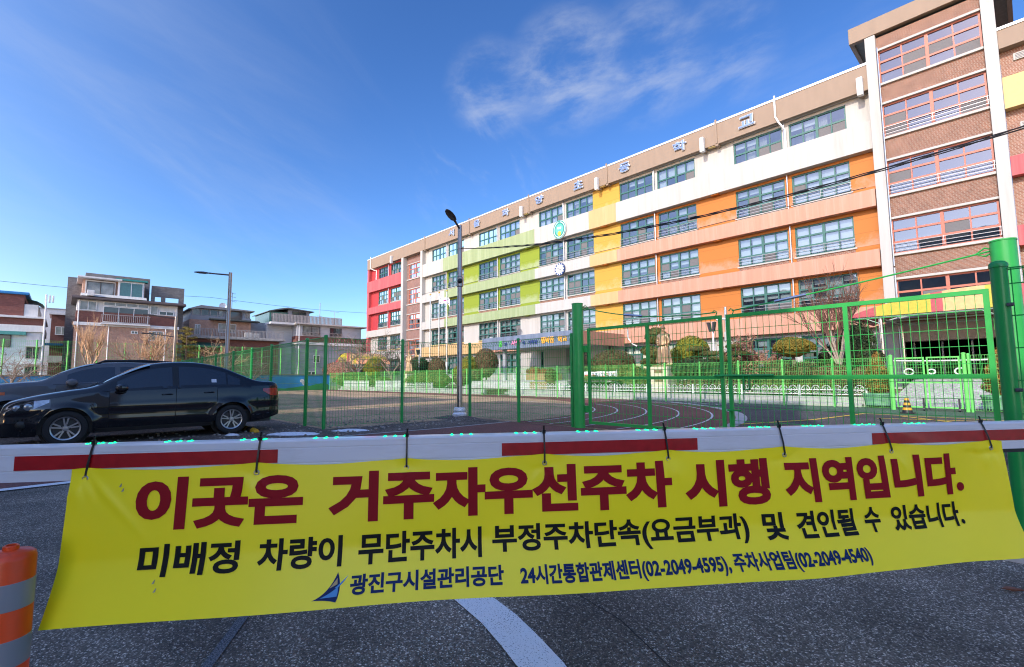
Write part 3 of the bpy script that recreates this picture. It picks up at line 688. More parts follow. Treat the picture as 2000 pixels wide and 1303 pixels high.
def ring(r0, r1, y, a0=0, a1=360, n=48):
    mb = MB(); A, B = [], []
    for i in range(n + 1):
        a = R(a0 + (a1 - a0) * i / n); A.append((r0 * math.sin(a), y, r0 * math.cos(a))); B.append((r1 * math.sin(a), y, r1 * math.cos(a)))
    return mb.loft([A, B], closed=False)
obj('outer_ring', oval(ring(.70, .79, -.126)), crest_green, em, world=False)
obj('inner_ring', oval(ring(.50, .62, -.127, 4, 356)), crest_green, em, world=False)
obj('crest_disc', oval(MB().lathe([(.50, -.126), (.001, -.126)], 40, axis='y', cap=False)), crest_mint, em, world=False)
obj('crest_dot', oval(MB().lathe([(.21, -.132), (.001, -.132)], 30, c=(0, 0, -.36), axis='y', cap=False)), crest_yel, em, world=False)
obj('crest_bud', MB().box(-.03, .03, -.13, -.12, .5, .93).box(-.1, -.06, -.13, -.12, .66, .9).box(.06, .1, -.13, -.12, .66, .9), crest_green, em, world=False)
obj('crest_lettering', moved(text_mb('화양', .52, .25, .05, .006), (-.26, -.128, .02)), white_plastic, em, world=False)
# entrance canopy with its slogan
slate = mat('slate_fascia_panel', (.125, .16, .225), .5, var=.2, scale=1.6, stretch=(1.2, 1, .2), dirt=(.20, .24, .31), dirt_amt=.5)
cn = thing('entrance_canopy', 'flat entrance canopy with grey slate fascia carrying a coloured Korean slogan', 'canopy', (-28.6, 31, 0))
cp = lambda n, mb, m, **k: obj(n, mb, m, cn, **k)
cp('fascia', MB().bevbox(-34.2, -23.15, 27.95, 28.25, 3.56, 4.66, .02), slate)
cp('roof_slab', MB().box(-34.1, -23.2, 28.25, 34.0, 3.75, 4.55), P_white)
cp('side_panel', MB().box(-23.2, -23.0, 28.1, 34.0, 3.62, 4.62), P_salmon)
jn = MB()
for k in range(12): jn.box(-34.0 + k * .92, -33.985 + k * .92, 27.945, 27.96, 3.58, 4.64)
jn.box(-34.15, -23.2, 27.942, 27.96, 4.28, 4.295)
cp('panel_joints', jn, mat('panel_joint', (.06, .075, .10), .6))
colm = mat('grey_canopy_column', (.34, .35, .37), .5)
for x in (-32.0, -24.2): cp('column', MB().lathe([(.19, .9), (.19, 3.74)], 20, c=(x, 28.75, 0)), colm, smooth=True)
for txt, x, w, h, c in (('꿈', -31.85, .42, .50, (.10, .62, .08)), ('과', -31.15, .36, .34, (.03, .04, .22)), ('사랑', -30.25, 1.15, .50, (.85, .22, .42)),
                        ('이', -28.85, .28, .34, (.03, .04, .22)), ('가득한', -28.25, 1.15, .36, (.03, .04, .22)), ('행복한', -26.75, 1.42, .52, (.90, .42, .05)), ('학교', -24.95, .95, .50, (.90, .42, .05))):
    cp('slogan_lettering', moved(text_mb(txt, w, h, .045, .05), (x, 27.94, 3.80)), mat('slogan_%d_%d' % (int(c[0] * 99), int(c[1] * 99)), c, .5))
for x, y in ((-33.9, 28.6), (-23.6, 28.6)):
    cp('flood_lamp', MB().lathe([(.02, 0), (.16, .05), (.18, .24), (.02, .26)], 16, c=(x, y, 4.66), axis='y'), white_plastic, smooth=True)
    cp('lamp_arm', MB().tube([(x, y + .1, 4.5), (x, y + .1, 4.72)], .025), darkm)
for x in (-30.4,):
    cp('satellite_dish', MB().lathe([(.005, 0), (.2, .04), (.34, .12)], 20, c=(x, 29.0, 5.0), axis='x', cap=False).tube([(x + .05, 29, 4.55), (x + .05, 29, 5.0)], .02), pale_conc, smooth=True)
# striped awnings
st_cols = dict(r=mat('red_awning_sheet', (.40, .06, .07), .5), y=mat('yellow_green_awning_sheet', (.44, .38, .025), .5), c=mat('cream_awning_sheet', (.58, .38, .15), .5), o=mat('orange_awning_sheet', (.80, .36, .18), .5))
def awning(name, label, x0, x1, y0, y1, zl, rise, bounds, posts, loc):
    t = thing(name, label, 'awning', loc)
    def top(x): u = (x - x0) / (x1 - x0); return zl + rise * math.sin(math.pi * min(max(u, 0), 1)) ** .75
    for a, b, k in bounds:
        n = max(3, int((b - a) / .2)); xs = [a + (b - a) * i / n for i in range(n + 1)]
        f = MB(); f.loft([[(x, y0, zl) for x in xs], [(x, y0, top(x) + .002) for x in xs], [(x, y1, top(x) + .002) for x in xs]], closed=False)
        obj('stripe', f, st_cols[k], t)
    fr = MB()
    for y in (y0 + .1, (y0 + y1) / 2, y1 - .1): fr.tube([(x0 + .1, y, zl - .03), (x1 - .1, y, zl - .03)], .04)
    for x in posts: fr.tube([(x, y0 + .1, zl - .03), (x, y1 - .1, zl - .03)], .035).tube([(x - .7, y0 + .15, zl + .02), (x + .0, y0 + .15, zl - .35)], .02)
    obj('frame', fr, mat('pale_green_frame', (.32, .45, .36), .5), t)
    for x in posts:
        obj('post', MB().tube([(x, y0 + .35, .1), (x, y0 + .35, zl)], .085, 14), chrome, t, True)
        obj('post', MB().tube([(x + .05, y1 - .35, .5), (x + .05, y1 - .35, zl)], .07, 14), chrome, t, True)
    return t
awning('striped_awning', 'red and yellow striped awning at the foot of the brick stair tower', -6.1, 3.8, 28.0, 33.8, 3.88, .95,
       [(-6.1, -4.93, 'r'), (-4.93, -2.95, 'y'), (-2.95, -2.55, 'r'), (-2.55, -1.2, 'c'), (-1.2, -.7, 'y'), (-.7, .1, 'r'), (.1, 3.8, 'y')], (-4.85, -.85), (-3, 31, 0))
awning('striped_awning', 'small arched red and yellow awning at the far left end of the school', -66.3, -58.5, 27.6, 32, 3.0, 1.55,
       [(-66.3, -64.9, 'r'), (-64.9, -62.2, 'y'), (-62.2, -61.4, 'r'), (-61.4, -60.1, 'c'), (-60.1, -59.4, 'y'), (-59.4, -58.5, 'o')], (-64.9, -60.2), (-62, 30, 0))
# ------------------------------------------------------------------ mesh fences and gates
fence_green = mat('green_fence_paint', (.008, .30, .058), .38, var=.10, scale=5)
lite_green = mat('light_green_fence_paint', (.15, .60, .12), .4, var=.10, scale=5)
clip_m = mat('fence_clip', (.10, .10, .11), .4, metal=.5)
def post_mb(x, y, h, r=.04):
    return MB().lathe([(r, 0), (r, h - .04), (r * 1.12, h - .038), (r * 1.12, h - .015), (r * .85, h), (r * .3, h + .008)], 14, c=(x, y, 0))
def panel_mb(ax, ay, bx, by, h, z0=.06, dx=.07, dz=.2, r=.0036, roll=True):
    """welded wire panel with rolled triangular top edge, between two points"""
    mb = MB(); a = Vector((ax, ay, 0)); b = Vector((bx, by, 0)); L = (b - a).length; d = (b - a) / L; n = Vector((-d.y, d.x, 0))
    k = max(2, round(L / dx)); up = Vector((0, 0, 1)); top = h - (.13 if roll else 0)
    for i in range(k + 1):
        p = a + d * (L * i / k)
        mb.wire(p + up * z0, p + up * top, r)
        if roll:
            q1 = p + up * (top + .10) + n * .05; q2 = p + up * (top + .10) - n * .02
            mb.wire(p + up * top, q1, r).wire(q1, q2, r).wire(q2, p + up * top, r)
    m = max(2, round((top - z0) / dz))
    for i in range(m + 1):
        z = z0 + (top - z0) * i / m
        mb.wire(a + up * z + n * .005, b + up * z + n * .005, r * 1.25)
    if roll:
        for o_, zz in ((n * .05, top + .10), (n * -.02, top + .10)): mb.wire(a + o_ + up * zz, b + o_ + up * zz, r * 1.25)
    return mb
def fence(name, label, pts, h, m, r=.04, dx=.07, dz=.2, wr=.0037, group=None, roll=True, cat='fence', clips=False, z0=.06, posts=None):
    t = thing(name, label, cat, (pts[0][0], pts[0][1], 0), 0, group)
    for i, p in enumerate(pts):
        if posts is None or posts[i]: obj('post', post_mb(p[0], p[1], h, r), m, t, True)
    for a, b in zip(pts, pts[1:]):
        w = obj('wire_panel', panel_mb(a[0], a[1], b[0], b[1], h - .02, z0, dx, dz, wr, roll), m, t, fix=False)
    if clips:
        for p in pts:
            for z in (h * .22, h * .55, h * .84): obj('clip', MB().bevbox(p[0] + .022, p[0] + .058, p[1] - .05, p[1] - .028, z, z + .022, .003), clip_m, t)
    return t
NF = 4.4
fence('mesh_fence', 'long dark green mesh fence with round topped posts running behind the parked cars',
      [(-11.06, NF), (-12.22, NF), (-15.0, NF), (-17.0, NF), (-19.3, NF), (-22, NF), (-24.6, NF), (-27, NF), (-29.4, NF), (-32, NF), (-34.5, NF), (-37, NF)], 2.15, fence_green)
fence('mesh_fence', 'green mesh fence bay between the snow patches and the tall steel lamp post', [(-11.14, NF + .1), (-11.14, 6.44), (-11.09, 8.60)], 2.15, fence_green, posts=[0, 1, 1])
fence('mesh_fence', 'short green mesh fence between the tall steel lamp post and the big gate', [(-11.03, 8.62), (-9.05, 8.6), (-7.26, 8.6)], 2.15, fence_green, posts=[0, 1, 1])
fence('mesh_fence', 'nearest dark green mesh fence with folded top wires at the right edge', [(-.12, 4.47), (2.3, 4.47), (4.8, 4.47)], 1.88, fence_green, r=.043, dx=.055, dz=.2, wr=.0042, clips=True)
fence('mesh_fence', 'green mesh fence continuing right of the thick right hand gate post', [(.2, 8.62), (2.6, 8.62), (5.0, 8.62), (7.4, 8.62)], 2.15, fence_green)
FF = 20.1
fp = [-4.92 - 1.64 * i for i in range(28)]
fence('mesh_fence', 'long low light green mesh fence in front of the school garden and steps', [(x, FF) for x in fp], 1.75, lite_green, r=.033, dx=.06, dz=.16, wr=.0036)
fence('mesh_fence', 'low light green mesh fence right of the small double gate', [(-1.35, FF - .3), (.3, FF - .3), (2, FF - .3), (3.7, FF - .3)], 1.75, lite_green, r=.033, dx=.06, dz=.16, wr=.0036)
fence('mesh_fence', 'single low light green mesh bay left of the small double gate', [(-4.88, FF), (-3.25, FF - .25)], 1.75, lite_green, r=.033, dx=.06, dz=.16, wr=.0036, posts=[0, 1])
# tall ball-stop fence and mural at the far end of the playground
fence('mesh_fence', 'tall light green mesh fence along the far end of the playground before the houses', [(-50.4, -5.0 + 1.72 * i) for i in range(15)], 4.2, lite_green, r=.05, dx=.10, dz=.35, wr=.005)
def frame_rect(mb, P, s0, s1, z0, z1, w=.05, t=.045):
    """square tube frame in the plane through P (function s,z,off -> world)"""
    def bar(sa, sb, za, zb):
        vs = [P(s, z, o) for o in (-t / 2, t / 2) for s, z in ((sa, za), (sb, za), (sb, zb), (sa, zb))]
        mb.add(vs, [(0, 3, 2, 1), (4, 5, 6, 7), (0, 1, 5, 4), (1, 2, 6, 5), (2, 3, 7, 6), (3, 0, 4, 7)])
    bar(s0, s1, z0, z0 + w); bar(s0, s1, z1 - w, z1); bar(s0, s0 + w, z0 + w, z1 - w); bar(s1 - w, s1, z0 + w, z1 - w)
    return bar
GY = 8.7
gate = thing('double_gate', 'big green double gate of welded mesh hung between two thick round posts', 'gate', (-3.6, GY, 0))
def gpost(x, y, h=2.83):
    p = obj('gate_post', MB().lathe([(.125, 0), (.125, h - .02), (.132, h - .018), (.132, h), (.02, h + .012)], 28, c=(x, y, 0)), mat('bright_green_gate_leaf', (.03, .38, .07), .36, var=.08), gate, True)
    return p
gpost(-7.08, 8.62); gpost(-.17, 8.64)
def Pg(s, z, o): return (s, GY + o, z)
for k, (x0, x1) in enumerate(((-6.86, -3.80), (-3.72, -.34))):
    m = mat('bright_green_gate_leaf', (.03, .38, .07), .36, var=.08)
    mb = MB(); bar = frame_rect(mb, Pg, x0, x1, .10, 2.24, .06, .05)
    xm = (x0 + x1) / 2 + (.12 if k else -.0)
    bar(x0 + .06, x1 - .06, 1.085, 1.145)
    bar(xm - .03, xm + .03, .16, 1.085); bar(xm - .03, xm + .03, 1.145, 2.18)
    leaf = obj('gate_leaf', mb, m, gate)
    obj('wire_mesh', panel_mb(x0 + .04, GY, x1 - .04, GY, 2.20, .13, .098 if k else .085, .235, .0046, False), m, leaf, fix=False)
    hx = x0 - .05 if k == 0 else x1 + .08
    obj('hinge', MB().box(hx - .06, hx + .06, GY - .04, GY + .02, .35, .50).box(hx - .06, hx + .06, GY - .04, GY + .02, 1.7, 1.85), m, leaf)
obj('bolt', MB().tube([(-3.95, GY - .06, 1.15), (-2.95, GY - .06, 1.15)], .018, 8).box(-3.45, -3.43, GY - .08, GY - .03, .9, 1.13).box(-3.36, -3.34, GY - .08, GY - .03, .9, 1.13).box(-3.45, -3.34, GY - .08, GY - .06, .9, .92), fence_green, gate)
obj('drop_bolt', MB().tube([(-3.70, GY - .07, .03), (-3.70, GY - .07, .55)], .015, 8).box(-3.74, -3.5, GY - .09, GY - .05, .53, .56).box(-3.9, -3.65, GY - .09, GY - .05, .22, .25), fence_green, gate)
wire_blue = mat('steel_turnbuckle', (.34, .38, .44), .3, metal=.9)
for (ax, az), (bx, bz), m in (((-6.95, 2.72), (-3.9, 2.30), MATS['bright_green_gate_leaf']), ((-.29, 2.72), (-3.6, 2.30), MATS['bright_green_gate_leaf'])):
    A = Vector((ax, GY - .02, az)); B = Vector((bx, GY - .02, bz)); pts = []
    for i in range(15):
        u = i / 14; p = A.lerp(B, u); p.z -= (.13 if ax < -3 else .02) * 4 * u * (1 - u); pts.append(p)
    obj('brace_cable', MB().tube(pts, .012, 6), m, gate, True)
    q = 5 if ax < -3 else 9
    obj('turnbuckle', MB().tube([pts[q], pts[q + 2]], .022, 8).tube([pts[q] + Vector((0, 0, .018)), pts[q + 2] + Vector((0, 0, .018))], .01, 6), wire_blue, gate, True)
    hk = MB(); d_ = -1 if ax > -3 else 1
    hk.tube([(ax - .06 * d_, GY - .02, az), (ax + .05 * d_, GY - .02, az + .05), (ax + .14 * d_, GY - .02, az - .02), (ax + .05 * d_, GY - .02, az - .06), (ax - .06 * d_, GY - .02, az)], .011, 6)
    hk.tube([(bx, GY - .02, bz - .07), (bx + .03, GY - .02, bz), (bx - .02, GY - .02, bz + .04), (bx - .06, GY - .02, bz)], .010, 6)
    obj('cable_hook', hk, m, gate, True)
# small double gate by the tower entrance
sg = thing('small_gate', 'small light green double gate on castors at the foot of the entrance ramp', 'gate', (-2.3, FF - .3, 0))
for x in (-3.2, -1.45): obj('gate_post', post_mb(x, FF - .3, 1.78, .05), lite_green, sg, True)
def Ps(s, z, o): return (s, FF - .32 + o, z)
for x0, x1 in ((-3.10, -2.36), (-2.31, -1.54)):
    mb = MB(); bar = frame_rect(mb, Ps, x0, x1, .10, 1.68, .04, .04); bar(x0 + .04, x1 - .04, .86, .90)
    lf = obj('gate_leaf', mb, lite_green, sg)
    obj('wire_mesh', panel_mb(x0 + .03, FF - .32, x1 - .03, FF - .32, 1.66, .13, .06, .16, .0038, False), lite_green, lf, fix=False)
    obj('castor', MB().lathe([(.06, -.02), (.06, .02)], 14, c=(x1 - .08, FF - .4, .065), axis='x').box(x1 - .1, x1 - .06, FF - .43, FF - .36, .07, .4), darkm, lf)
# white ornamental hoop fence on the garden kerb, one thing per run
white_iron = mat('white_iron', (.78, .78, .77), .45, var=.04, dirt=(.5, .47, .42), dirt_amt=.3)
def hoop_fence(label, x0, x1, y, z0, step=.34):
    t = thing('hoop_fence', label, 'fence', (x0, y, z0), 0, 'white hoop fences along the garden kerb')
    n = max(1, round((x1 - x0) / (step * 6)))
    for i in range(n + 1):
        x = x0 + (x1 - x0) * i / n; obj('post', MB().bevbox(x - .04, x + .04, y - .04, y + .04, z0, z0 + .42, .012), white_iron, t)
    for i in range(n):
        a = x0 + (x1 - x0) * i / n + .05; b = x0 + (x1 - x0) * (i + 1) / n - .05; mb = MB()
        for z in (.06, .22): mb.box(a, b, y - .012, y + .012, z0 + z, z0 + z + .03)
        k = max(1, int((b - a) / step)); w = (b - a) / k
        for j in range(k):
            cx = a + w * (j + .5); r = w * .40
            mb.tube([(cx + r * math.cos(R(q)), y, z0 + .27 + r * .95 * math.sin(R(q))) for q in range(-25, 206, 21)], .010, 5)
            for sg_ in (-1, 1):
                mb.tube([(cx + sg_ * (r * .5 + r * .3 * math.cos(R(q))), y, z0 + .30 + r * .3 * math.sin(R(q))) for q in range(0, 300, 45)], .008, 4)
                mb.tube([(cx + sg_ * (r * .55 + r * .4 * math.cos(R(q))), y, z0 + .15 + r * .28 * math.sin(R(q))) for q in range(0, 361, 60)], .007, 4)
        obj('hoop_panel', mb, white_iron, t)
hoop_fence('white hoop fence on the kerb in front of the statue and hedge', -22.3, -12.9, 20.87, .36)
hoop_fence('white hoop fence on the kerb in front of the golden dome shrub', -12.7, -4.1, 20.87, .36)
hoop_fence('white hoop fence on the kerb left of the entrance steps', -36.2, -31.6, 20.87, .36)
def picket(label, x0, x1):
    t = thing('picket_fence', label, 'fence', (x0, 20.87, .36), 0, 'white picket fences along the garden kerb'); mb = MB(); x = x0
    while x < x1:
        mb.prism([(x, .37), (x + .09, .37), (x + .09, .86), (x + .045, .95), (x, .86)], 20.84, 20.86); x += .16
    obj('pickets', mb, white_iron, t); obj('rail', MB().box(x0, x1, 20.86, 20.89, .48, .53).box(x0, x1, 20.86, 20.89, .72, .77), white_iron, t)
picket('white picket fence on the kerb at the far left of the garden', -47.5, -42.2)
picket('white picket fence on the kerb below the left statue', -40.9, -36.4)
# mural wall
mu = thing('mural_wall', 'low playground end wall painted with a blue sky, white shapes and green grass', 'wall', (-50.1, 8, 0))
obj('wall', MB().box(-50.2, -50.0, -9, 20.4, 0, 1.5), mat('mural_blue', (.035, .25, .50), .7, var=.25, scale=.5), mu)
obj('coping', MB().box(-50.24, -49.96, -9, 20.4, 1.502, 1.60), mat('mural_coping', (.20, .20, .13), .8), mu)
rm = random.Random(3); gp = [(20.3, .01)] + [(-9, .01)]; top = []
y = -9
while y < 20.3: top.append((y, .42 + .22 * math.sin(y * .7) + rm.uniform(-.06, .06))); y += .5
obj('painted_grass', MB().prism([(-9, .01)] + [(20.3, .01)] + [(20.3, .5)] + list(reversed(top)), -49.998, -49.99, 'x'), mat('mural_green', (.04, .26, .06), .7, var=.3, scale=1), mu)
wh = MB()
for y, z, r in ((17.6, .95, .22), (17.9, .7, .28), (2.6, 1.0, .22), (3.2, .9, .3), (3.9, .95, .22), (-1.4, 1.05, .12), (.2, .75, .3)):
    wh.prism([(y + r * math.cos(R(a)), z + r * .8 * math.sin(R(a))) for a in range(0, 360, 24)], -49.988, -49.98, 'x')
for y in (1.6, 2.1): wh.prism([(y - .08, .3), (y + .08, .3), (y + .06, .95), (y + .3, 1.25), (y + .2, 1.3), (y, 1.08), (y - .2, 1.3), (y - .3, 1.25), (y - .06, .95)], -49.988, -49.98, 'x')
obj('painted_shapes', wh, mat('mural_white', (.62, .66, .62), .7), mu)
# ------------------------------------------------------------------ barrier arm, banner, ties, delineator post
# The arm is set out in its own frame: s along the arm, o towards the camera, z up.
A0 = Vector(cw(-1.46, 1.38)); A1 = Vector(cw(1.988, 1.877)); AD = (A1 - A0).normalized(); AN = Vector((AD.y, -AD.x))   # AN towards the camera
if AN.dot(-A0) < 0: AN = -AN
def bp(s, o, z): return (A0.x + AD.x * s + AN.x * o, A0.y + AD.y * s + AN.y * o, z)
ROTA = math.atan2(AD.y, AD.x)
ALEN = (A1 - A0).length
alu = mat('white_barrier_aluminium', (.66, .68, .73), .28, var=.05, coat=.5, dirt=(.40, .39, .38), dirt_amt=.35, dirt_scale=7, stretch=(.5, .5, 3))
red_refl = mat('red_reflective_tape', (.36, .006, .010), .25, var=.15, scale=30, coat=.6)
ZB, ZT = .866, .966
arm_t = thing('barrier_arm', 'long white parking barrier arm with red reflective stripes and rows of green lamps', 'barrier', bp(0, 0, 0))
prof = [(0, ZB), (0, ZB + .0265), (-.0015, ZB + .0275), (-.0015, ZB + .0305), (0, ZB + .0315), (0, ZB + .0725), (-.0015, ZB + .0735), (-.0015, ZB + .0755), (0, ZB + .0765), (0, ZT - .006), (-.004, ZT),
        (-.012, ZT), (-.013, ZT - .005), (-.019, ZT - .005), (-.020, ZT), (-.030, ZT), (-.031, ZT - .005), (-.037, ZT - .005), (-.038, ZT), (-.046, ZT), (-.050, ZT - .006), (-.050, ZB)]
S0, S1 = -1.2, ALEN + 1.6
obj('arm', MB().loft([[bp(s, o, z) for o, z in prof] for s in (S0, S1)], True, True), alu, arm_t)
obj('rubber_edge', MB().loft([[bp(s, o, z) for o, z in ((-.004, ZB - .014), (-.004, ZB - .001), (-.046, ZB - .001), (-.046, ZB - .014))] for s in (1.0 + ALEN * .5, S1)], True, True), black, arm_t)
def stripe(s0, s1): obj('red_stripe', MB().loft([[bp(s, o, z) for o, z in ((.0012, ZB + .032), (.0012, ZB + .072), (.0003, ZB + .072), (.0003, ZB + .032))] for s in (s0, s1)], True, True), red_refl, arm_t)

for a, b in ((-1.19, -.62), (.056, .757), (1.439, 2.113), (2.789, 3.462), (4.14, 4.8)): stripe(a, b)
led = emit('green_led', (.0, .80, .22), 1.9)
lens = MB().lathe([(.0052, 0), (.0048, .0032), (.0030, .0052), (.0004, .0060)], 10)
proto = None
for k in range(14):
    for j in range(3):
        for r_ in (-.016, -.034):
            p = bp(.257 + .2107 * k + (j - 1) * .031, r_, ZT - .0030)
            if proto is None:
                mb = MB(); mb.add([(x, y, z) for x, y, z in lens.v], lens.f)
                proto = obj('led_lamp', mb, led, arm_t, world=False)
                q = proto
            else:
                q = proto.copy(); COL.objects.link(q); q.parent = arm_t; KIDS[arm_t.name].append(q)
            q.location = Vector(p) - ROOT[arm_t.as_pointer()]
# --- the banner hangs from the arm; its sheet is a height field over (s, z)
TIES = [.243, .700, 1.139, 1.578, 2.003, 2.434, 2.860, 3.285]
SB0, SB1, ZB0, ZB1 = .207, 3.335, .501, .898
def O(s, z):
    u = (ZB1 - z) / (ZB1 - ZB0)
    o = .006 + .030 * u + .056 * max(0, u - .62) ** 1.35 / .38 ** 1.35 * (1.0 - .25 * math.sin(s * 2.0 + .5))
    o += .009 * u * math.sin(s * 3.1 + .4) + .0055 * math.sin(s * 7.3 + 2.2 * u) * (.4 + .6 * u) + (.0055 * math.sin(s * 15 + 3 * u) * max(0, (s - 1.2) / 2.1) * (1 - .5 * u))
    for t in TIES:
        d2 = ((s - t) / .045) ** 2 + ((z - .872) / .03) ** 2
        o -= .0055 * math.exp(-d2)
        for q_ in (-1, 1):                                   # folds fanning out below each eyelet
            o += .0028 * math.exp(-(((s - t) - q_ * (.872 - z) * (.45 + .25 * math.sin(t * 9 + q_))) / .0075) ** 2) * math.exp(-((z - .845) / .035) ** 2) * (z < .872)
        o += .0035 * math.exp(-((s - t - .03 * (1 - 2 * ((t * 7) % 1))) / .02) ** 2) * math.exp(-((z - .84) / .045) ** 2)
    if z > .862: o = max(o, .0042)                          # the sheet lies on the face of the arm here
    # creases running from the left corner
    o += .003 * math.exp(-(((s - .30) + (z - .83) * .9) / .012) ** 2) * math.exp(-((s - .29) / .09) ** 2)
    return o
def top_z(s):
    return ZB1 + .0035 * sum(math.exp(-((s - t) / .03) ** 2) for t in TIES) - .004 + .004 * math.sin((s - .243) / .434 * 2 * math.pi + 1.57)
bt = thing('banner', 'wide yellow vinyl banner with red and black Korean parking notice tied below the barrier arm', 'banner', bp(1.7, 0, .7))
nS, nZ = 330, 46; rows = []
for j in range(nZ + 1):
    row = []
    for i in range(nS + 1):
        s = SB0 + (SB1 - SB0) * i / nS; zt = top_z(s); v = j / nZ; z = zt + (ZB0 - zt) * v
        s2 = s + (.012 * (v ** 2) if i == nS else 0)
        row.append(bp(s, O(s, z), z))
    rows.append(row)
yellow = mat('yellow_banner_vinyl', (.97, .82, .006), .38, var=.03, scale=2, spec=.45)
sheet_o = obj('sheet', MB().grid(rows), yellow, bt, True)
for p_ in sheet_o.data.polygons: p_.use_smooth = True
def cut(mb, xs, zs):
    """slice lettering along grid lines so that it can follow the curved sheet"""
    me = bpy.data.meshes.new('cut'); me.from_pydata(mb.v, [], mb.f); bm = bmesh.new(); bm.from_mesh(me)
    for x in xs: bmesh.ops.bisect_plane(bm, geom=bm.verts[:] + bm.edges[:] + bm.faces[:], plane_co=(x, 0, 0), plane_no=(1, 0, 0))
    for z in zs: bmesh.ops.bisect_plane(bm, geom=bm.verts[:] + bm.edges[:] + bm.faces[:], plane_co=(0, 0, z), plane_no=(0, 0, 1))
    bm.verts.index_update(); out = MB(); out.v = [tuple(v.co) for v in bm.verts]; out.f = [tuple(v.index for v in f.verts) for f in bm.faces]
    bm.free(); bpy.data.meshes.remove(me); return out
def print_on(name, mb, m, s0, z0, lift=.0017):
    xs = [v[0] for v in mb.v]; zs = [v[2] for v in mb.v]
    mb = cut(mb, [min(xs) + .016 * i for i in range(1, int((max(xs) - min(xs)) / .016) + 1)], [min(zs) + .016 * i for i in range(1, int((max(zs) - min(zs)) / .016) + 1)])
    mb.v = [bp(s0 + x, O(s0 + x, z0 + z) + lift - y, z0 + z) for x, y, z in mb.v]
    return obj(name, mb, m, bt)
ink_red = mat('red_banner_ink', (.27, .002, .010), .6, var=.03, spec=.2); ink_black = mat('black_banner_ink', (.005, .006, .007), .6, spec=.2); ink_navy = mat('navy_banner_ink', (.005, .022, .10), .6, spec=.2); ink_blue = mat('light_blue_banner_ink', (.01, .22, .52), .35); ink_sand = mat('sand_banner_ink', (.40, .30, .12), .4)
for body, a, b, z0, h in (('이곳은', .382, .838, .722, .146), ('거주자우선주차', .912, 2.008, .719, .148), ('시행', 2.052, 2.365, .712, .152), ('지역입니다.', 2.420, 3.146, .713, .146)):
    print_on('headline_lettering', text_mb(body, b - a, h, .046, .0004), ink_red, a, z0)
for body, a, b, z0, h in (('미배정', .406, .672, .601, .084), ('차량이', .722, .957, .601, .084), ('무단주차시', 1.003, 1.372, .600, .086), ('부정주차단속(요금부과)', 1.405, 2.268, .598, .090), ('및', 2.320, 2.400, .603, .083), ('견인될', 2.440, 2.665, .603, .084), ('수', 2.705, 2.768, .607, .080), ('있습니다.', 2.815, 3.120, .606, .082)):
    print_on('notice_lettering', text_mb(body, b - a, h, .030, .0004), ink_black, a, z0)
print_on('office_lettering', text_mb('광진구시설관리공단', .450, .050, .034, .0004), ink_navy, .986, .528)
print_on('phone_lettering', text_mb('24시간통합관제센터(02-2049-4595), 주차사업팀(02-2049-4540)', 1.190, .056, .036, .0004), ink_navy, 1.486, .519)
def flat(poly): 
    mb = MB(); mb.v = [(x, 0, z) for x, z in poly]; mb.f = [tuple(range(len(poly)))]; return mb
def curve(a, c, b, n=8): return [((1 - t) ** 2 * a[0] + 2 * t * (1 - t) * c[0] + t * t * b[0], (1 - t) ** 2 * a[1] + 2 * t * (1 - t) * c[1] + t * t * b[1]) for t in [i / n for i in range(n)]]
sail = curve((0, .0075), (.045, .02), (.066, .072)) + curve((.066, .072), (.082, .035), (.066, 0)) + curve((.066, 0), (.04, .008), (0, .0075))
print_on('sail_logo', flat(sail), ink_navy, .884, .515, .0017)
print_on('sail_logo', flat(curve((.022, .012), (.05, .022), (.068, .036)) + [(.069, .036)] + curve((.069, .036), (.071, .022), (.066, .011))), ink_blue, .884, .515, .0022)
print_on('sail_logo', flat([(.046, .034), (.066, .058), (.067, .043)]), ink_sand, .884, .515, .0024)
print_on('sail_logo', flat(curve((.060, .034), (.08, .048), (.096, .064)) + curve((.096, .064), (.084, .044), (.062, .030))), ink_blue, .884, .515, .0026)
gm = mat('brass_grommet', (.55, .52, .46), .3, metal=.9)
for t in TIES:
    mb = MB(); rows = []
    for i in range(21):
        a = 2 * math.pi * i / 20
        rows.append([bp(t + rr * math.cos(a), O(t, .872) + oo, .872 + rr * math.sin(a)) for rr, oo in ((.0042, .0002), (.0052, .0022), (.0072, .0022), (.0086, .0004))])
    obj('grommet', mb.loft(rows, closed=False), gm, bt, True)
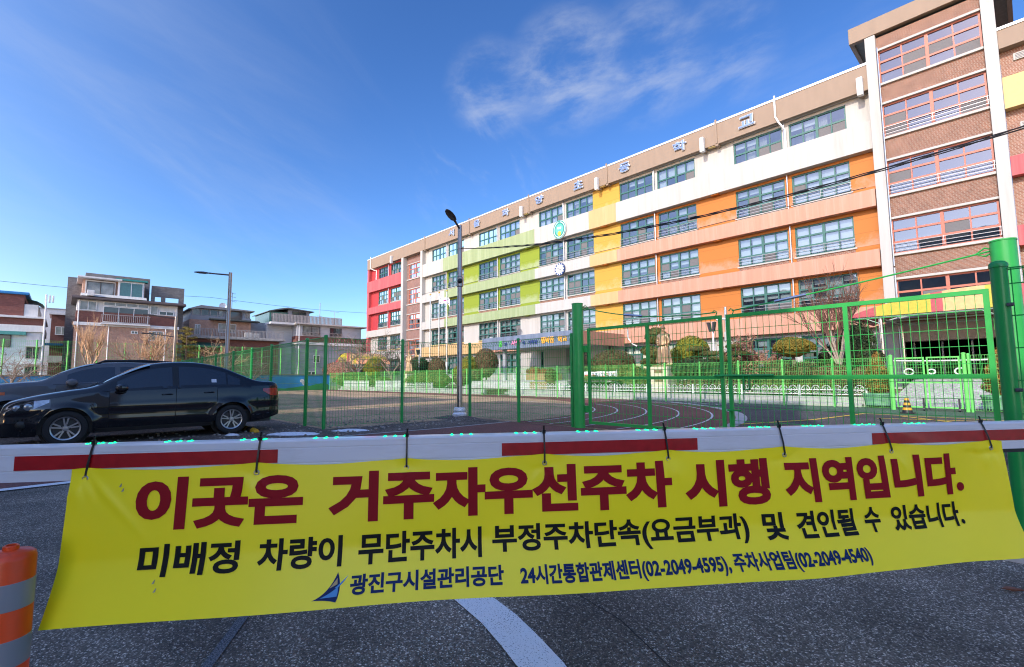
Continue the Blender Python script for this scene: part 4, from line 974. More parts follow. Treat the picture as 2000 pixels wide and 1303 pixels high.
# small tears in the sheet
for s, z in ((.335, .845), (.342, .832), (.46, .565), (.452, .585)):
    print_on('tear', flat([(0, 0), (.006, .002), (.007, .012), (.003, .007)]), mat('torn_vinyl', (.30, .30, .22), .6), s, z, .0018)
order = ('leftmost', 'second from the left', 'third from the left', 'fourth from the left', 'fourth from the right', 'third from the right', 'second from the right', 'rightmost')
tie_m = mat('black_nylon_tie', (.010, .010, .011), .38)
for k, t in enumerate(TIES):
    ct = thing('cable_tie', 'black cable tie, %s of the eight along the banner top' % order[k], 'cable tie', bp(t, 0, .9), 0, 'black cable ties holding the banner')
    sl = (.012, .006, 0, 0, -.008, -.012, -.026, -.030)[k]
    path = [(t, .004, .870), (t + .0 * sl, .0085, .880), (t + sl * .35, .0085, .915), (t + sl * .8, .004, .955), (t + sl, .002, .969), (t + sl, -.02, .972), (t + sl, -.052, .969), (t + sl * .6, -.054, .90), (t, -.04, .858), (t, -.005, .862), (t, .003, .868)]
    w = .0028; rows = [[bp(s - w, o, z), bp(s + w, o, z), bp(s + w, o - .0014, z), bp(s - w, o - .0014, z)] for s, o, z in path]
    obj('strap', MB().loft(rows, False, False), tie_m, ct)
    s = t + sl
    obj('head', MB().loft([[bp(s - .005, o, z), bp(s + .005, o, z), bp(s + .005, o - .008, z), bp(s - .005, o - .008, z)] for o, z in ((.004, .966), (.006, .978))], True, True), tie_m, ct)
    lean = (.004, .004, .002, -.001, -.006, -.008, -.012, -.012)[k]
    obj('tail', MB().loft([[bp(s + q * lean - w, .002 + .004 * q, .972 + .020 * q), bp(s + q * lean + w, .002 + .004 * q, .972 + .020 * q), bp(s + q * lean + w, .0005 + .004 * q, .972 + .020 * q), bp(s + q * lean - w, .0005 + .004 * q, .972 + .020 * q)] for q in (0, .5, 1)], True, True), tie_m, ct)
# orange lane post in the left corner
px, py = cw(-1.268, 1.262)
dp = thing('lane_post', 'flexible orange lane post with grey reflective bands in the bottom left corner', 'bollard', (px, py, 0))
orange = mat('orange_rubber', (.82, .068, .006), .36, var=.08, scale=7, dirt=(.40, .07, .03), dirt_amt=.35, dirt_scale=5)
refl = mat('grey_reflective_band', (.25, .255, .275), .32, var=.10, scale=14, stretch=(1, 1, .1), dirt=(.2, .2, .22), dirt_amt=.5, dirt_scale=6)
L = lambda pr: MB().lathe(pr, 40)
obj('body', L([(.10, 0), (.10, .03), (.06, .05), (.050, .08), (.050, .706), (.0475, .716), (.040, .722), (.016, .728), (.0155, .736), (.0125, .7385), (.010, .7375), (.0095, .720), (.001, .719)]), orange, dp, True, world=False)
for z0, z1 in ((.590, .655), (.455, .52), (.32, .385)): obj('reflective_band', MB().lathe([(.0500, z0), (.0508, z0 + .001), (.0508, z1 - .001), (.0500, z1)], 40, cap=False), refl, dp, True, world=False)
# dry leaf on the road
lx, ly = cw(2.62, 2.66)
lf = MB(); pts = [(-.05, 0), (-.02, .014), (.02, .016), (.05, .004), (.07, 0), (.05, -.006), (.015, -.014), (-.025, -.01)]
lf.v = [(lx + a * .8 - b * .3, ly + a * .2 + b, .012 + .012 * abs(b) / .015 + .01 * (a > .03)) for a, b in pts] + [(lx + .01, ly + .002, .008)]
lf.f = [(i, (i + 1) % 8, 8) for i in range(8)]
tag(obj('dry_leaf', lf, mat('dry_leaf', (.24, .10, .06), .7, var=.25, scale=30)), 'curled brown dry leaf lying on the asphalt near the right edge', 'leaf')
# ------------------------------------------------------------------ cars
def lerp_tab(tab, d):
    if d <= tab[0][0]: return tab[0][1]
    for (a, b), (c, e) in zip(tab, tab[1:]):
        if d <= c:
            t = (d - a) / (c - a); return b + (e - b) * t
    return tab[-1][1]
def smooth_tab(tab, d):
    """Catmull-Rom through the profile points"""
    n = len(tab)
    if d <= tab[0][0]: return tab[0][1]
    if d >= tab[-1][0]: return tab[-1][1]
    for i in range(n - 1):
        if tab[i][0] <= d <= tab[i + 1][0]:
            x1, y1 = tab[i]; x2, y2 = tab[i + 1]; x0, y0 = tab[max(i - 1, 0)]; x3, y3 = tab[min(i + 2, n - 1)]
            m1 = (y2 - y0) / max(1e-6, x2 - x0); m2 = (y3 - y1) / max(1e-6, x3 - x1); h = x2 - x1; t = (d - x1) / h
            return (2 * t ** 3 - 3 * t ** 2 + 1) * y1 + (t ** 3 - 2 * t ** 2 + t) * h * m1 + (-2 * t ** 3 + 3 * t ** 2) * y2 + (t ** 3 - t ** 2) * h * m2
class Car:
    """body lofted along its length d (0 nose), x outwards to the side seen, z up"""
    def __init__(s, top, wid, belt, axles, arch, sill, tumble=.50, zc=.31):
        s.top, s.wid, s.belt, s.ax, s.arch, s.sill, s.tum, s.zc = top, wid, belt, axles, arch, sill, tumble, zc
        s.L = top[-1][0]
    def H(s, d): return smooth_tab(s.top, d)
    def zl(s, d):
        z = lerp_tab(s.sill, d)
        for a in s.ax:
            if abs(d - a) < s.arch: z = max(z, s.zc + math.sqrt(s.arch ** 2 - (d - a) ** 2))
        return z
    def zb(s, d): return min(smooth_tab(s.belt, d), s.H(d) - .05)
    def W(s, d, z):
        w = smooth_tab(s.wid, d); zb = s.zb(d)
        if z <= zb:
            lo = max(0, (.42 - z) / .25); w -= .045 * lo ** 1.5
            w -= .030 * max(0, (z - .60) / max(.05, zb - .60)) ** 2
            w += .012 * math.exp(-((z - (.66 + .03 * d / 4)) / .05) ** 2) + .010 * math.exp(-((z - .42) / .05) ** 2)
            for a in s.ax:                                   # flared arches
                r = math.hypot(d - a, z - s.zc); w += .028 * math.exp(-((r - s.arch) / .055) ** 2) if z > .25 else 0
            return w
        return s.W(d, zb) - .012 - s.tum * (z - zb) - .12 * max(0, (z - zb)) ** 2
    def section(s, d):
        zl, zb, H = s.zl(d), s.zb(d), s.H(d); pts = []
        for k in range(11): z = zl + (zb - zl) * k / 10; pts.append((s.W(d, z), z))
        zt = max(zb + .02, H - .055)
        for k in range(1, 6): z = zb + (zt - zb) * k / 5; pts.append((s.W(d, z), z))
        wt_ = pts[-1][0]
        pts += [(wt_ - .025, H - .022), (wt_ - .07, H - .003), (wt_ * .62, H + .010), (wt_ * .3, H + .018), (0, H + .02)]
        return pts
    def topz(s, d, x):
        p = s.section(d)[-5:]
        for (a, za), (b, zb_) in zip(p, p[1:]):
            if b <= abs(x) <= a: return za + (zb_ - za) * (a - abs(x)) / max(1e-6, a - b)
        return p[0][1] if abs(x) > p[0][0] else p[-1][1]
    def body(s):
        ds = sorted(set([round(s.L * i / 96, 4) for i in range(97)] + [round(a + s.arch * math.cos(R(q)), 4) for a in s.ax for q in range(0, 181, 9)] + [.005, .015, .03, s.L - .005, s.L - .015, s.L - .03]))
        mb = MB(); rows = []
        for d in ds:
            p = s.section(d); full = [(-x, d, z) for x, z in p] + [(x, d, z) for x, z in reversed(p[:-1])]
            rows.append(full)
        n = len(rows[0]); mb.loft(rows, closed=False)
        mb.f.append(tuple(range(n))); o = (len(rows) - 1) * n; mb.f.append(tuple(o + k for k in reversed(range(n))))
        return mb
    def patch(s, d0, d1, z0f, z1f, off=.004, n=16, m=6, side=-1):
        """sheet following the flank between two heights (functions of d)"""
        rows = []
        for j in range(m + 1):
            row = []
            for i in range(n + 1):
                d = d0 + (d1 - d0) * i / n; z = z0f(d) + (z1f(d) - z0f(d)) * j / m
                row.append((side * (s.W(d, z) + off), d, z))
            rows.append(row)
        return MB().grid(rows)
    def toppatch(s, d0, d1, xf, off=.005, n=14, m=14):
        rows = []
        for i in range(n + 1):
            d = d0 + (d1 - d0) * i / n; row = []
            for j in range(m + 1):
                x = xf(d) * (2 * j / m - 1); row.append((x, d, s.topz(d, x) + off))
            rows.append(row)
        return MB().grid(rows)
def wheel(parent, x, d, zc, r, rim_m, tyre_m, spokes=5, side=-1):
    """wheel > tyre, rim, hub; the dish faces outwards (side)"""
    S = side
    t = obj('wheel', MB().lathe([(r * .60, S * -.09), (r * .60, S * .02), (r * .1, S * .02), (r * .1, S * -.09)], 30, c=(x, d, zc), axis='x'), darkm, parent, True, world=False)
    obj('tyre', MB().lathe([(r * .66, S * .075), (r * .70, S * .095), (r * .86, S * .105), (r * .96, S * .09), (r, S * .06), (r, S * -.08), (r * .9, S * -.1), (r * .66, S * -.09)], 44, c=(x, d, zc), axis='x', cap=False), tyre_m, t, True, world=False)
    rm_ = MB().lathe([(r * .67, S * .078), (r * .655, S * .088), (r * .60, S * .082), (r * .585, S * .05), (r * .58, S * .0)], 40, c=(x, d, zc), axis='x', cap=False)
    rm_.lathe([(r * .15, S * .04), (r * .15, S * .072), (r * .12, S * .082), (r * .01, S * .084)], 18, c=(x, d, zc), axis='x')
    for k in range(spokes):
        for q in (-.185, .185):
            a = 2 * math.pi * k / spokes + .31; a0, a1 = a + q * .9, a + q
            w0, w1 = r * .042, r * .036; rows = []
            for rr, aa, w_, oo in ((r * .13, a0, w0, .072), (r * .36, a1, w1, .074), (r * .62, a1 * 1.0, w1 * 1.15, .078)):
                cy, cz = rr * math.cos(aa), rr * math.sin(aa); ny, nz = -math.sin(aa) * w_, math.cos(aa) * w_
                rows.append([(x + S * oo, d + cy + ny, zc + cz + nz), (x + S * oo, d + cy - ny, zc + cz - nz), (x + S * (oo - .035), d + cy - ny, zc + cz - nz), (x + S * (oo - .035), d + cy + ny, zc + cz + nz)])
            rm_.loft(rows, True, True)
    obj('rim', rm_, rim_m, t, True, world=False)
    nb = MB()
    for k in range(5): a = 2 * math.pi * k / 5; nb.lathe([(.011, S * .074), (.010, S * .082), (.001, S * .083)], 8, c=(x, d + r * .20 * math.cos(a), zc + r * .20 * math.sin(a)), axis='x')
    obj('wheel_nut', nb, darkm, t, world=False)
    obj('brake_disc', MB().lathe([(r * .42, S * .025), (r * .42, S * .03), (r * .1, S * .032)], 30, c=(x, d, zc), axis='x'), mat('brake_disc', (.05, .05, .05), .4, metal=.5), t, world=False)
paint_b = mat('black_car_paint', (.009, .0095, .0125), .06, var=.05, coat=.25, spec=.5)
paint_g = mat('dark_grey_car_paint', (.10, .108, .122), .14, var=.05, coat=0, spec=.5)
tint = mat('tinted_car_glass', (.010, .014, .022), .02, var=.1, spec=1.0)
screen_g = mat('windscreen_glass', (.04, .055, .075), .03, var=.1, spec=.8)
rub = mat('tyre_rubber', (.014, .014, .015), .75, var=.2, scale=40)
alloy = mat('alloy_rim', (.46, .46, .48), .28, metal=.85, var=.06)
lampg = mat('lamp_glass', (.34, .36, .40), .08, metal=.5, var=.25, scale=14); redl = mat('red_tail_lamp', (.42, .008, .012), .12, var=.3, scale=12, coat=1)
seam = mat('panel_gap', (.002, .002, .002), .8); trim = mat('black_trim', (.012, .012, .012), .45); chr_ = mat('chrome_trim', (.6, .6, .6), .12, metal=1)
def seam_line(c, pts, r=.0035, side=-1, off=.001):
    return MB().tube([(side * (c.W(d, z) + off), d, z) for d, z in pts], r, 5)
def mirror(parent, c, d, z, m, s=1.0, side=1):
    x = side * c.W(d, z); q_ = side
    mb = MB().loft([[(x + q_ * .01, d + dy, z + dz * .4) for dy, dz in ((-.03, -.02), (.05, -.02), (.05, .03), (-.03, .03))], [(x + q_ * .10, d + dy, z + dz) for dy, dz in ((-.05, -.02), (.04, -.03), (.04, .04), (-.05, .03))]], True, True)
    p = obj('mirror', mb, m, parent, True, world=False)
    rings = []
    for k, (o, sy, sz) in enumerate(((.07, .05, .035), (.09, .085, .07), (.15, .10, .085), (.21, .095, .075), (.245, .06, .045), (.25, .02, .015))):
        rings.append([(x + q_ * o * s, d + .0 + sy * s * math.cos(R(a)), z + .045 + sz * s * math.sin(R(a))) for a in range(0, 360, 24)])
    obj('mirror_housing', MB().loft(rings, True, True), m, p, True, world=False)
# --- the black sedan
sedan_c = Car(top=[(0, .62), (.03, .72), (.12, .79), (.40, .875), (.80, .955), (1.18, 1.03), (1.45, 1.19), (1.80, 1.375), (2.05, 1.462), (2.45, 1.505), (2.85, 1.49), (3.25, 1.40), (3.60, 1.245), (3.85, 1.135), (4.02, 1.10), (4.25, 1.085), (4.35, 1.05), (4.385, .95), (4.40, .84)],
              wid=[(0, .56), (.10, .69), (.30, .785), (.60, .835), (1.0, .855), (2.0, .868), (3.2, .868), (3.8, .845), (4.15, .80), (4.33, .72), (4.40, .64)],
              belt=[(0, .60), (.3, .76), (.8, .87), (1.2, .925), (2.0, .955), (3.0, .985), (3.6, 1.0), (4.4, 1.0)], axles=(.83, 3.42), arch=.365, sill=[(0, .22), (.3, .19), (.6, .2), (3.7, .22), (4.1, .28), (4.4, .36)], zc=.31)
def rnd_d(d): return d
car = thing('parked_car', 'black four door sedan parked by the fence, nearer of the two cars', 'car', (-12.47, -.75, .004))
c = sedan_c
obj('body', c.body(), paint_b, car, True, world=False)
obj('underbody', MB().box(-.74, .74, .25, 4.2, .22, .5), trim, car, world=False)
for a in c.ax:                               # inner wheel housings
    obj('wheel_housing', MB().lathe([(c.arch - .004, -.60), (c.arch - .004, .60)], 40, c=(0, a, c.zc), axis='x'), black, car, world=False)
for sd in (-1, 1):
    wheel(car, sd * .745, .83, .31, .31, alloy, rub, side=sd); wheel(car, sd * .745, 3.42, .31, .31, alloy, rub, side=sd)
zb_ = lambda d: c.zb(d) + .022
zt_ = lambda d: c.H(d) - .085
obj('windscreen', c.toppatch(1.24, 2.0, lambda d: .70 - .10 * (d - 1.2)), screen_g, car, True, world=False)
obj('rear_window', c.toppatch(3.22, 3.82, lambda d: .56 - .0 * d), tint, car, True, world=False)
for sd in (-1, 1):
    fw = c.patch(1.50, 2.36, zb_, lambda d: max(zb_(d) + .004, zt_(d) - .015), side=sd); obj('side_window', fw, tint, car, True, world=False)
    obj('side_window', c.patch(2.47, 3.30, zb_, lambda d: max(zb_(d) + .004, zt_(d) - .01), side=sd), tint, car, True, world=False)
    obj('quarter_window', c.patch(3.33, 3.56, zb_, lambda d: max(zb_(d) + .003, zt_(d) - .03), side=sd), tint, car, True, world=False)
    obj('window_trim', MB().tube([(sd * (c.W(d, zb_(d) - .012) + .003), d, zb_(d) - .012) for d in [1.30 + .1 * i for i in range(24)]], .007, 6), trim, car, world=False)
    obj('pillar_trim', c.patch(2.365, 2.465, zb_, lambda d: zt_(d) - .01, side=sd, n=3), trim, car, True, world=False)
    # door panels, a hair proud of the body, with gaps and handles
    for d0, d1 in ((1.40, 2.41), (2.42, 3.12)):
        dpn = obj('door', c.patch(d0, d1, lambda d: .30, lambda d: c.zb(d) - .002, off=.002, side=sd, m=12), paint_b, car, True, world=False)
        obj('door_gap', MB().tube([(sd * (c.W(d0, z) + .0015), d0, z) for z in [.28 + (c.zb(d0) - .28) * i / 8 for i in range(9)]], .0045, 5), seam, dpn, world=False)
        hz = .86 + .02 * (d0 > 2); hd_ = d1 - .22
        obj('door_handle', MB().tube([(sd * (c.W(hd_, hz) + .008), hd_, hz), (sd * (c.W(hd_, hz) + .03), hd_ + .03, hz + .004), (sd * (c.W(hd_ + .15, hz) + .03), hd_ + .14, hz + .006), (sd * (c.W(hd_ + .17, hz) + .006), hd_ + .17, hz + .002)], .013, 8), paint_b, dpn, True, world=False)
    obj('door_gap', MB().tube([(sd * (c.W(3.13, z) + .0015), 3.13 - .10 * max(0, .75 - z), z) for z in [.66 + .04 * i for i in range(8)]], .0045, 5), seam, car, world=False)
    obj('rocker_trim', c.patch(1.22, 3.03, lambda d: .21, lambda d: .285, off=.008, side=sd), trim, car, True, world=False)
    obj('headlight', c.patch(.06, .62, lambda d: .60 + .11 * d, lambda d: min(.71 + .24 * d, c.zb(d) - .015), off=.005, side=sd, n=12), mat('dark_lamp_housing', (.012, .013, .015), .12, coat=1), car, True, world=False)
    hl = MB()
    for dd, rr in ((.20, .052), (.34, .058)): hl.lathe([(rr, 0), (rr * .95, sd * .018), (rr * .6, sd * .024), (.001, sd * .026)], 20, c=(sd * (c.W(dd, .69) + .0), dd, .685 + .1 * (dd - .2)), axis='x')
    obj('headlight_lens', hl, lampg, car, True, world=False)
    obj('indicator_lens', c.patch(.41, .60, lambda d: .665 + .55 * (d - .41), lambda d: .80 + .10 * (d - .4), off=.008, side=sd, n=6), lampg, car, True, world=False)
    obj('tail_light', c.patch(4.02, 4.37, lambda d: .80 - .05 * (d - 4.0) + .10 * max(0, 4.18 - d) / .18, lambda d: c.zb(d) - .055, off=.007, side=sd, n=8), redl, car, True, world=False)
    obj('fog_lamp', MB().lathe([(.07, 0), (.065, sd * .02), (.04, sd * .03), (.001, sd * .03)], 16, c=(sd * (c.W(.27, .40) - .012), .27, .40), axis='x'), trim, car, True, world=False)
mirror(car, c, 1.56, .955, paint_b); mirror(car, c, 1.56, .955, paint_b, 1.0, -1)
bp_ = MB(); bp_.tube([(-(c.W(d, .30) + .004), d, .30) for d in (.02, .1, .2, .3, .4)], .012, 6); obj('bumper_lip', bp_, trim, car, world=False)
obj('bonnet_gap', MB().tube([(-(c.topz(d, .70) * 0 + .70 + .03 * math.sin(d)), d, c.topz(d, .70 + .03 * math.sin(d)) + .002) for d in [.35 + .08 * i for i in range(11)]], .003, 4), seam, car, world=False)
obj('windscreen_wiper', MB().tube([(-.68, 1.16, c.topz(1.16, .68) + .012), (-.35, 1.22, c.topz(1.22, .35) + .02), (.05, 1.25, c.topz(1.25, 0) + .02)], .009, 5), trim, car, world=False)
obj('grille', MB().box(-.42, .42, -.012, .03, .36, .56), trim, car, world=False)
obj('number_plate', MB().box(-.26, .26, -.02, -.012, .44, .55), white_plastic, car, world=False)
st_ = c.patch(3.03, 3.12, lambda d: 1.085, lambda d: 1.155, off=.008, n=3, m=2, side=1); obj('window_sticker', st_, mat('parking_sticker', (.6, .62, .66), .6), car, world=False)
obj('bonnet_badge', MB().box(-.06, .06, -.02, -.01, .60, .63), chr_, car, world=False)
# --- dark grey crossover beyond it
suv_c = Car(top=[(0, .72), (.03, .86), (.15, .96), (.5, 1.05), (1.0, 1.11), (1.32, 1.15), (1.65, 1.34), (1.95, 1.47), (2.2, 1.53), (2.7, 1.555), (3.3, 1.54), (3.8, 1.48), (4.1, 1.36), (4.35, 1.12), (4.45, 1.0), (4.5, .8)],
            wid=[(0, .62), (.12, .76), (.35, .86), (.8, .905), (2.2, .92), (3.5, .92), (4.1, .88), (4.4, .78), (4.5, .70)],
            belt=[(0, .70), (.3, .90), (.8, 1.0), (1.3, 1.04), (2.5, 1.07), (3.6, 1.10), (4.5, 1.1)], axles=(.88, 3.55), arch=.41, sill=[(0, .28), (.6, .26), (3.8, .27), (4.5, .4)], zc=.35)
c2 = suv_c
suv = thing('parked_car', 'dark grey crossover with roof rails parked behind the black sedan', 'car', (-15.15, -1.65, .004))
obj('body', c2.body(), paint_g, suv, True, world=False)
obj('underbody', MB().box(-.78, .78, .3, 4.3, .27, .6), trim, suv, world=False)
for a in c2.ax: obj('wheel_housing', MB().lathe([(c2.arch - .004, -.64), (c2.arch - .004, .64)], 40, c=(0, a, c2.zc), axis='x'), black, suv, world=False)
for sd in (-1, 1):
    wheel(suv, sd * .79, .88, .35, .35, alloy, rub, side=sd); wheel(suv, sd * .79, 3.55, .35, .35, alloy, rub, side=sd)
zb2 = lambda d: c2.zb(d) + .025
zt2 = lambda d: c2.H(d) - .10
obj('windscreen', c2.toppatch(1.40, 2.14, lambda d: .74 - .12 * (d - 1.4)), screen_g, suv, True, world=False)
obj('rear_window', c2.toppatch(3.95, 4.33, lambda d: .60), tint, suv, True, world=False)
for sd in (-1, 1):
    for d0, d1 in ((1.72, 2.52), (2.62, 3.4), (3.48, 3.95)):
        obj('side_window', c2.patch(d0, d1, zb2, lambda d: max(zb2(d) + .004, zt2(d)), side=sd), tint, suv, True, world=False)
    obj('roof_rail', MB().tube([(sd * .57, 2.15, 1.50), (sd * .585, 2.35, 1.595), (sd * .59, 3.0, 1.61), (sd * .585, 3.6, 1.58), (sd * .56, 3.85, 1.47)], .022, 8), trim, suv, True, world=False)
    obj('headlight', c2.patch(.08, .62, lambda d: .76 + .1 * d, lambda d: min(.88 + .16 * d, c2.zb(d) - .015), off=.005, side=sd, n=10), lampg, suv, True, world=False)
    obj('indicator_lens', c2.patch(.64, .80, lambda d: .86, lambda d: .92, off=.006, side=sd, n=4), mat('orange_lens', (.65, .12, .03), .2), suv, True, world=False)
    obj('tail_light', c2.patch(4.1, 4.45, lambda d: .85, lambda d: c2.zb(d) - .05, off=.006, side=sd, n=6), redl, suv, True, world=False)
    for d0, d1 in ((1.55, 2.56), (2.58, 3.35)):
        obj('door', c2.patch(d0, d1, lambda d: .42, lambda d: c2.zb(d) - .002, off=.002, side=sd, m=10), paint_g, suv, True, world=False)
    obj('door_gap', MB().tube([(sd * (c2.W(1.55, z) + .0015), 1.55, z) for z in [.42 + .08 * i for i in range(8)]], .0045, 5), seam, suv, world=False)
    obj('window_trim', MB().tube([(sd * (c2.W(d, zb2(d) - .012) + .003), d, zb2(d) - .012) for d in [1.5 + .1 * i for i in range(25)]], .008, 6), trim, suv, world=False)
mirror(suv, c2, 1.80, 1.05, mat('dark_grey_mirror', (.13, .13, .135), .4), 1.05); mirror(suv, c2, 1.80, 1.05, MATS['dark_grey_mirror'], 1.05, -1)
obj('grille', MB().box(-.5, .5, -.015, .05, .5, .74), trim, suv, world=False)
# wheel stop behind the sedan
ws = thing('wheel_stop', 'yellow and black rubber wheel stop on the dirt behind the sedan', 'wheel stop', (-12.02, 3.1, 0))
yst = mat('yellow_rubber', (.66, .36, .02), .5, dirt=(.25, .16, .04), dirt_amt=.4, dirt_scale=7)
for k, (a, b) in enumerate(((-.95, -.62), (-.62, -.28), (-.28, .06), (.06, .36), (.36, .62))):
    obj('segment', MB().loft([[(x, .07 * math.cos(R(q)) * (1 if abs(x) < .6 else .8), .015 + .085 * math.sin(R(q)) * (1 if x < .6 else .85)) for q in range(0, 181, 20)] for x in (a, b)], True, True), yst if k % 2 == 0 else black, ws, True, world=False)
# ------------------------------------------------------------------ plants
bark = mat('bark', (.17, .12, .085), .9, var=.3, scale=14, bump=.4)
pale_bark = mat('pale_bark', (.34, .27, .20), .9, var=.3, scale=14, bump=.4)
twig = mat('brown_twig', (.33, .20, .115), .85, var=.25, scale=6)  # plain mid brown twigs, tone varied by noise
def leafmat(name, a, b, scale=3.5):
    """foliage in two tones, mixed in clumps"""
    if name in MATS: return MATS[name]
    m, nt, bs = _new(name); L = nt.links
    tc = nt.nodes.new('ShaderNodeTexCoord'); nz = nt.nodes.new('ShaderNodeTexNoise'); nz.inputs['Scale'].default_value = scale; nz.inputs['Detail'].default_value = 5
    L.new(tc.outputs['Object'], nz.inputs['Vector'])
    n2 = nt.nodes.new('ShaderNodeTexWhiteNoise'); g = nt.nodes.new('ShaderNodeNewGeometry')
    mr = nt.nodes.new('ShaderNodeMapRange'); mr.inputs['From Min'].default_value = .35; mr.inputs['From Max'].default_value = .65; L.new(nz.outputs['Fac'], mr.inputs['Value'])
    rp = nt.nodes.new('ShaderNodeMath'); rp.operation = 'MULTIPLY_ADD'; rp.inputs[1].default_value = .7; rp.inputs[2].default_value = -.35; L.new(g.outputs['Random Per Island'], rp.inputs[0])
    ad = nt.nodes.new('ShaderNodeMath'); ad.operation = 'ADD'; ad.use_clamp = True; L.new(mr.outputs[0], ad.inputs[0]); L.new(rp.outputs[0], ad.inputs[1])
    mx = nt.nodes.new('ShaderNodeMix'); mx.data_type = 'RGBA'; mx.inputs['A'].default_value = tuple(a) + (1,); mx.inputs['B'].default_value = tuple(b) + (1,)
    L.new(ad.outputs[0], mx.inputs['Factor']); L.new(mx.outputs['Result'], bs.inputs['Base Color']); bs.inputs['Roughness'].default_value = .6
    bs.inputs['Specular IOR Level'].default_value = .25
    MATS[name] = m; return m
LM = dict(olive=leafmat('olive_foliage', (.06, .055, .018), (.15, .125, .045)), brown=leafmat('winter_brown_foliage', (.085, .055, .025), (.20, .135, .06)), gold=leafmat('golden_foliage', (.13, .10, .015), (.30, .23, .035)),
          lime=leafmat('yellow_green_foliage', (.12, .125, .012), (.30, .29, .03)), dark=leafmat('dark_foliage', (.015, .035, .012), (.055, .075, .025)), green=leafmat('green_foliage', (.065, .095, .016), (.18, .20, .045)),
          pink=leafmat('dry_pink_leaves', (.20, .095, .06), (.42, .235, .16), 6), orange=leafmat('orange_arborvitae', (.11, .085, .02), (.34, .17, .035)), pine=leafmat('pine_needles', (.05, .06, .015), (.16, .145, .04)), red=leafmat('red_leaves', (.16, .03, .02), (.32, .10, .06), 6))
def leaves(mb, rnd, c, rad, n, size, shell=.55, needle=False, squash=0):
    """n small leaf faces spread through an ellipsoid, thicker towards its skin, on a lumpy outline"""
    lob = [(Vector((rnd.gauss(0, 1), rnd.gauss(0, 1), rnd.gauss(0, 1))).normalized(), rnd.uniform(-.16, .13)) for _ in range(12)]
    for _ in range(n):
        d = Vector((rnd.gauss(0, 1), rnd.gauss(0, 1), rnd.gauss(0, 1))).normalized()
        if squash and d.z < -.25: d.z *= -.4; d.normalize()
        k = 1 + sum(a * max(0, d.dot(v)) ** 6 for v, a in lob)
        r = (shell + (1 - shell) * rnd.random() ** .5) * k
        p = Vector((c[0] + d.x * rad[0] * r, c[1] + d.y * rad[1] * r, c[2] + d.z * rad[2] * r))
        nrm = (d + Vector((rnd.uniform(-1, 1), rnd.uniform(-1, 1), rnd.uniform(-1, 1))) * .9).normalized()
        a = nrm.orthogonal().normalized(); b = nrm.cross(a); q = rnd.uniform(0, 6.28); a, b = a * math.cos(q) + b * math.sin(q), b * math.cos(q) - a * math.sin(q)
        s = size * rnd.uniform(.6, 1.4); w = s * (.18 if needle else .55)
        mb.add([p - a * s * .5, p + b * w * .5, p + a * s * .5 + nrm * s * .1, p - b * w * .5], [(0, 1, 2, 3)])
    return mb
def core(mb, rnd, c, rad, k=.72):
    return mb.ball(c, 1, 14, 9, (rad[0] * k, rad[1] * k, rad[2] * k), .06, rnd)
def shrub(name, label, blobs, m, n, size, seed, trunk=None, needle=False, group=None, cat='shrub', base=None, squash=1, corek=.80):
    """clipped shrub or tree: trunk with limbs, crown of leaf clumps over a dark heart"""
    rnd = random.Random(seed); b0 = blobs[0][0]
    t = thing(name, label, cat, base or (b0[0], b0[1], .34), 0, group)
    mb = MB(); tot = sum(r[0] * r[2] for _, r in blobs)
    for c, r in blobs:
        if corek: core(mb, rnd, c, r, corek)
        leaves(mb, rnd, c, r, int(n * r[0] * r[2] / tot), size, .78 if corek else .25, needle, squash)
    obj('crown', mb, LM[m], t, fix=False)
    tb = MB(); bx, by = (base or (b0[0], b0[1]))[:2]
    if trunk:
        for p in trunk: tb.tube(p[0], p[1], 7)
    else:
        tb.tube([(bx, by, .3), (bx + .03, by, b0[2])], [.07, .04], 7)
    obj('trunk', tb, bark, t, True)
    return t
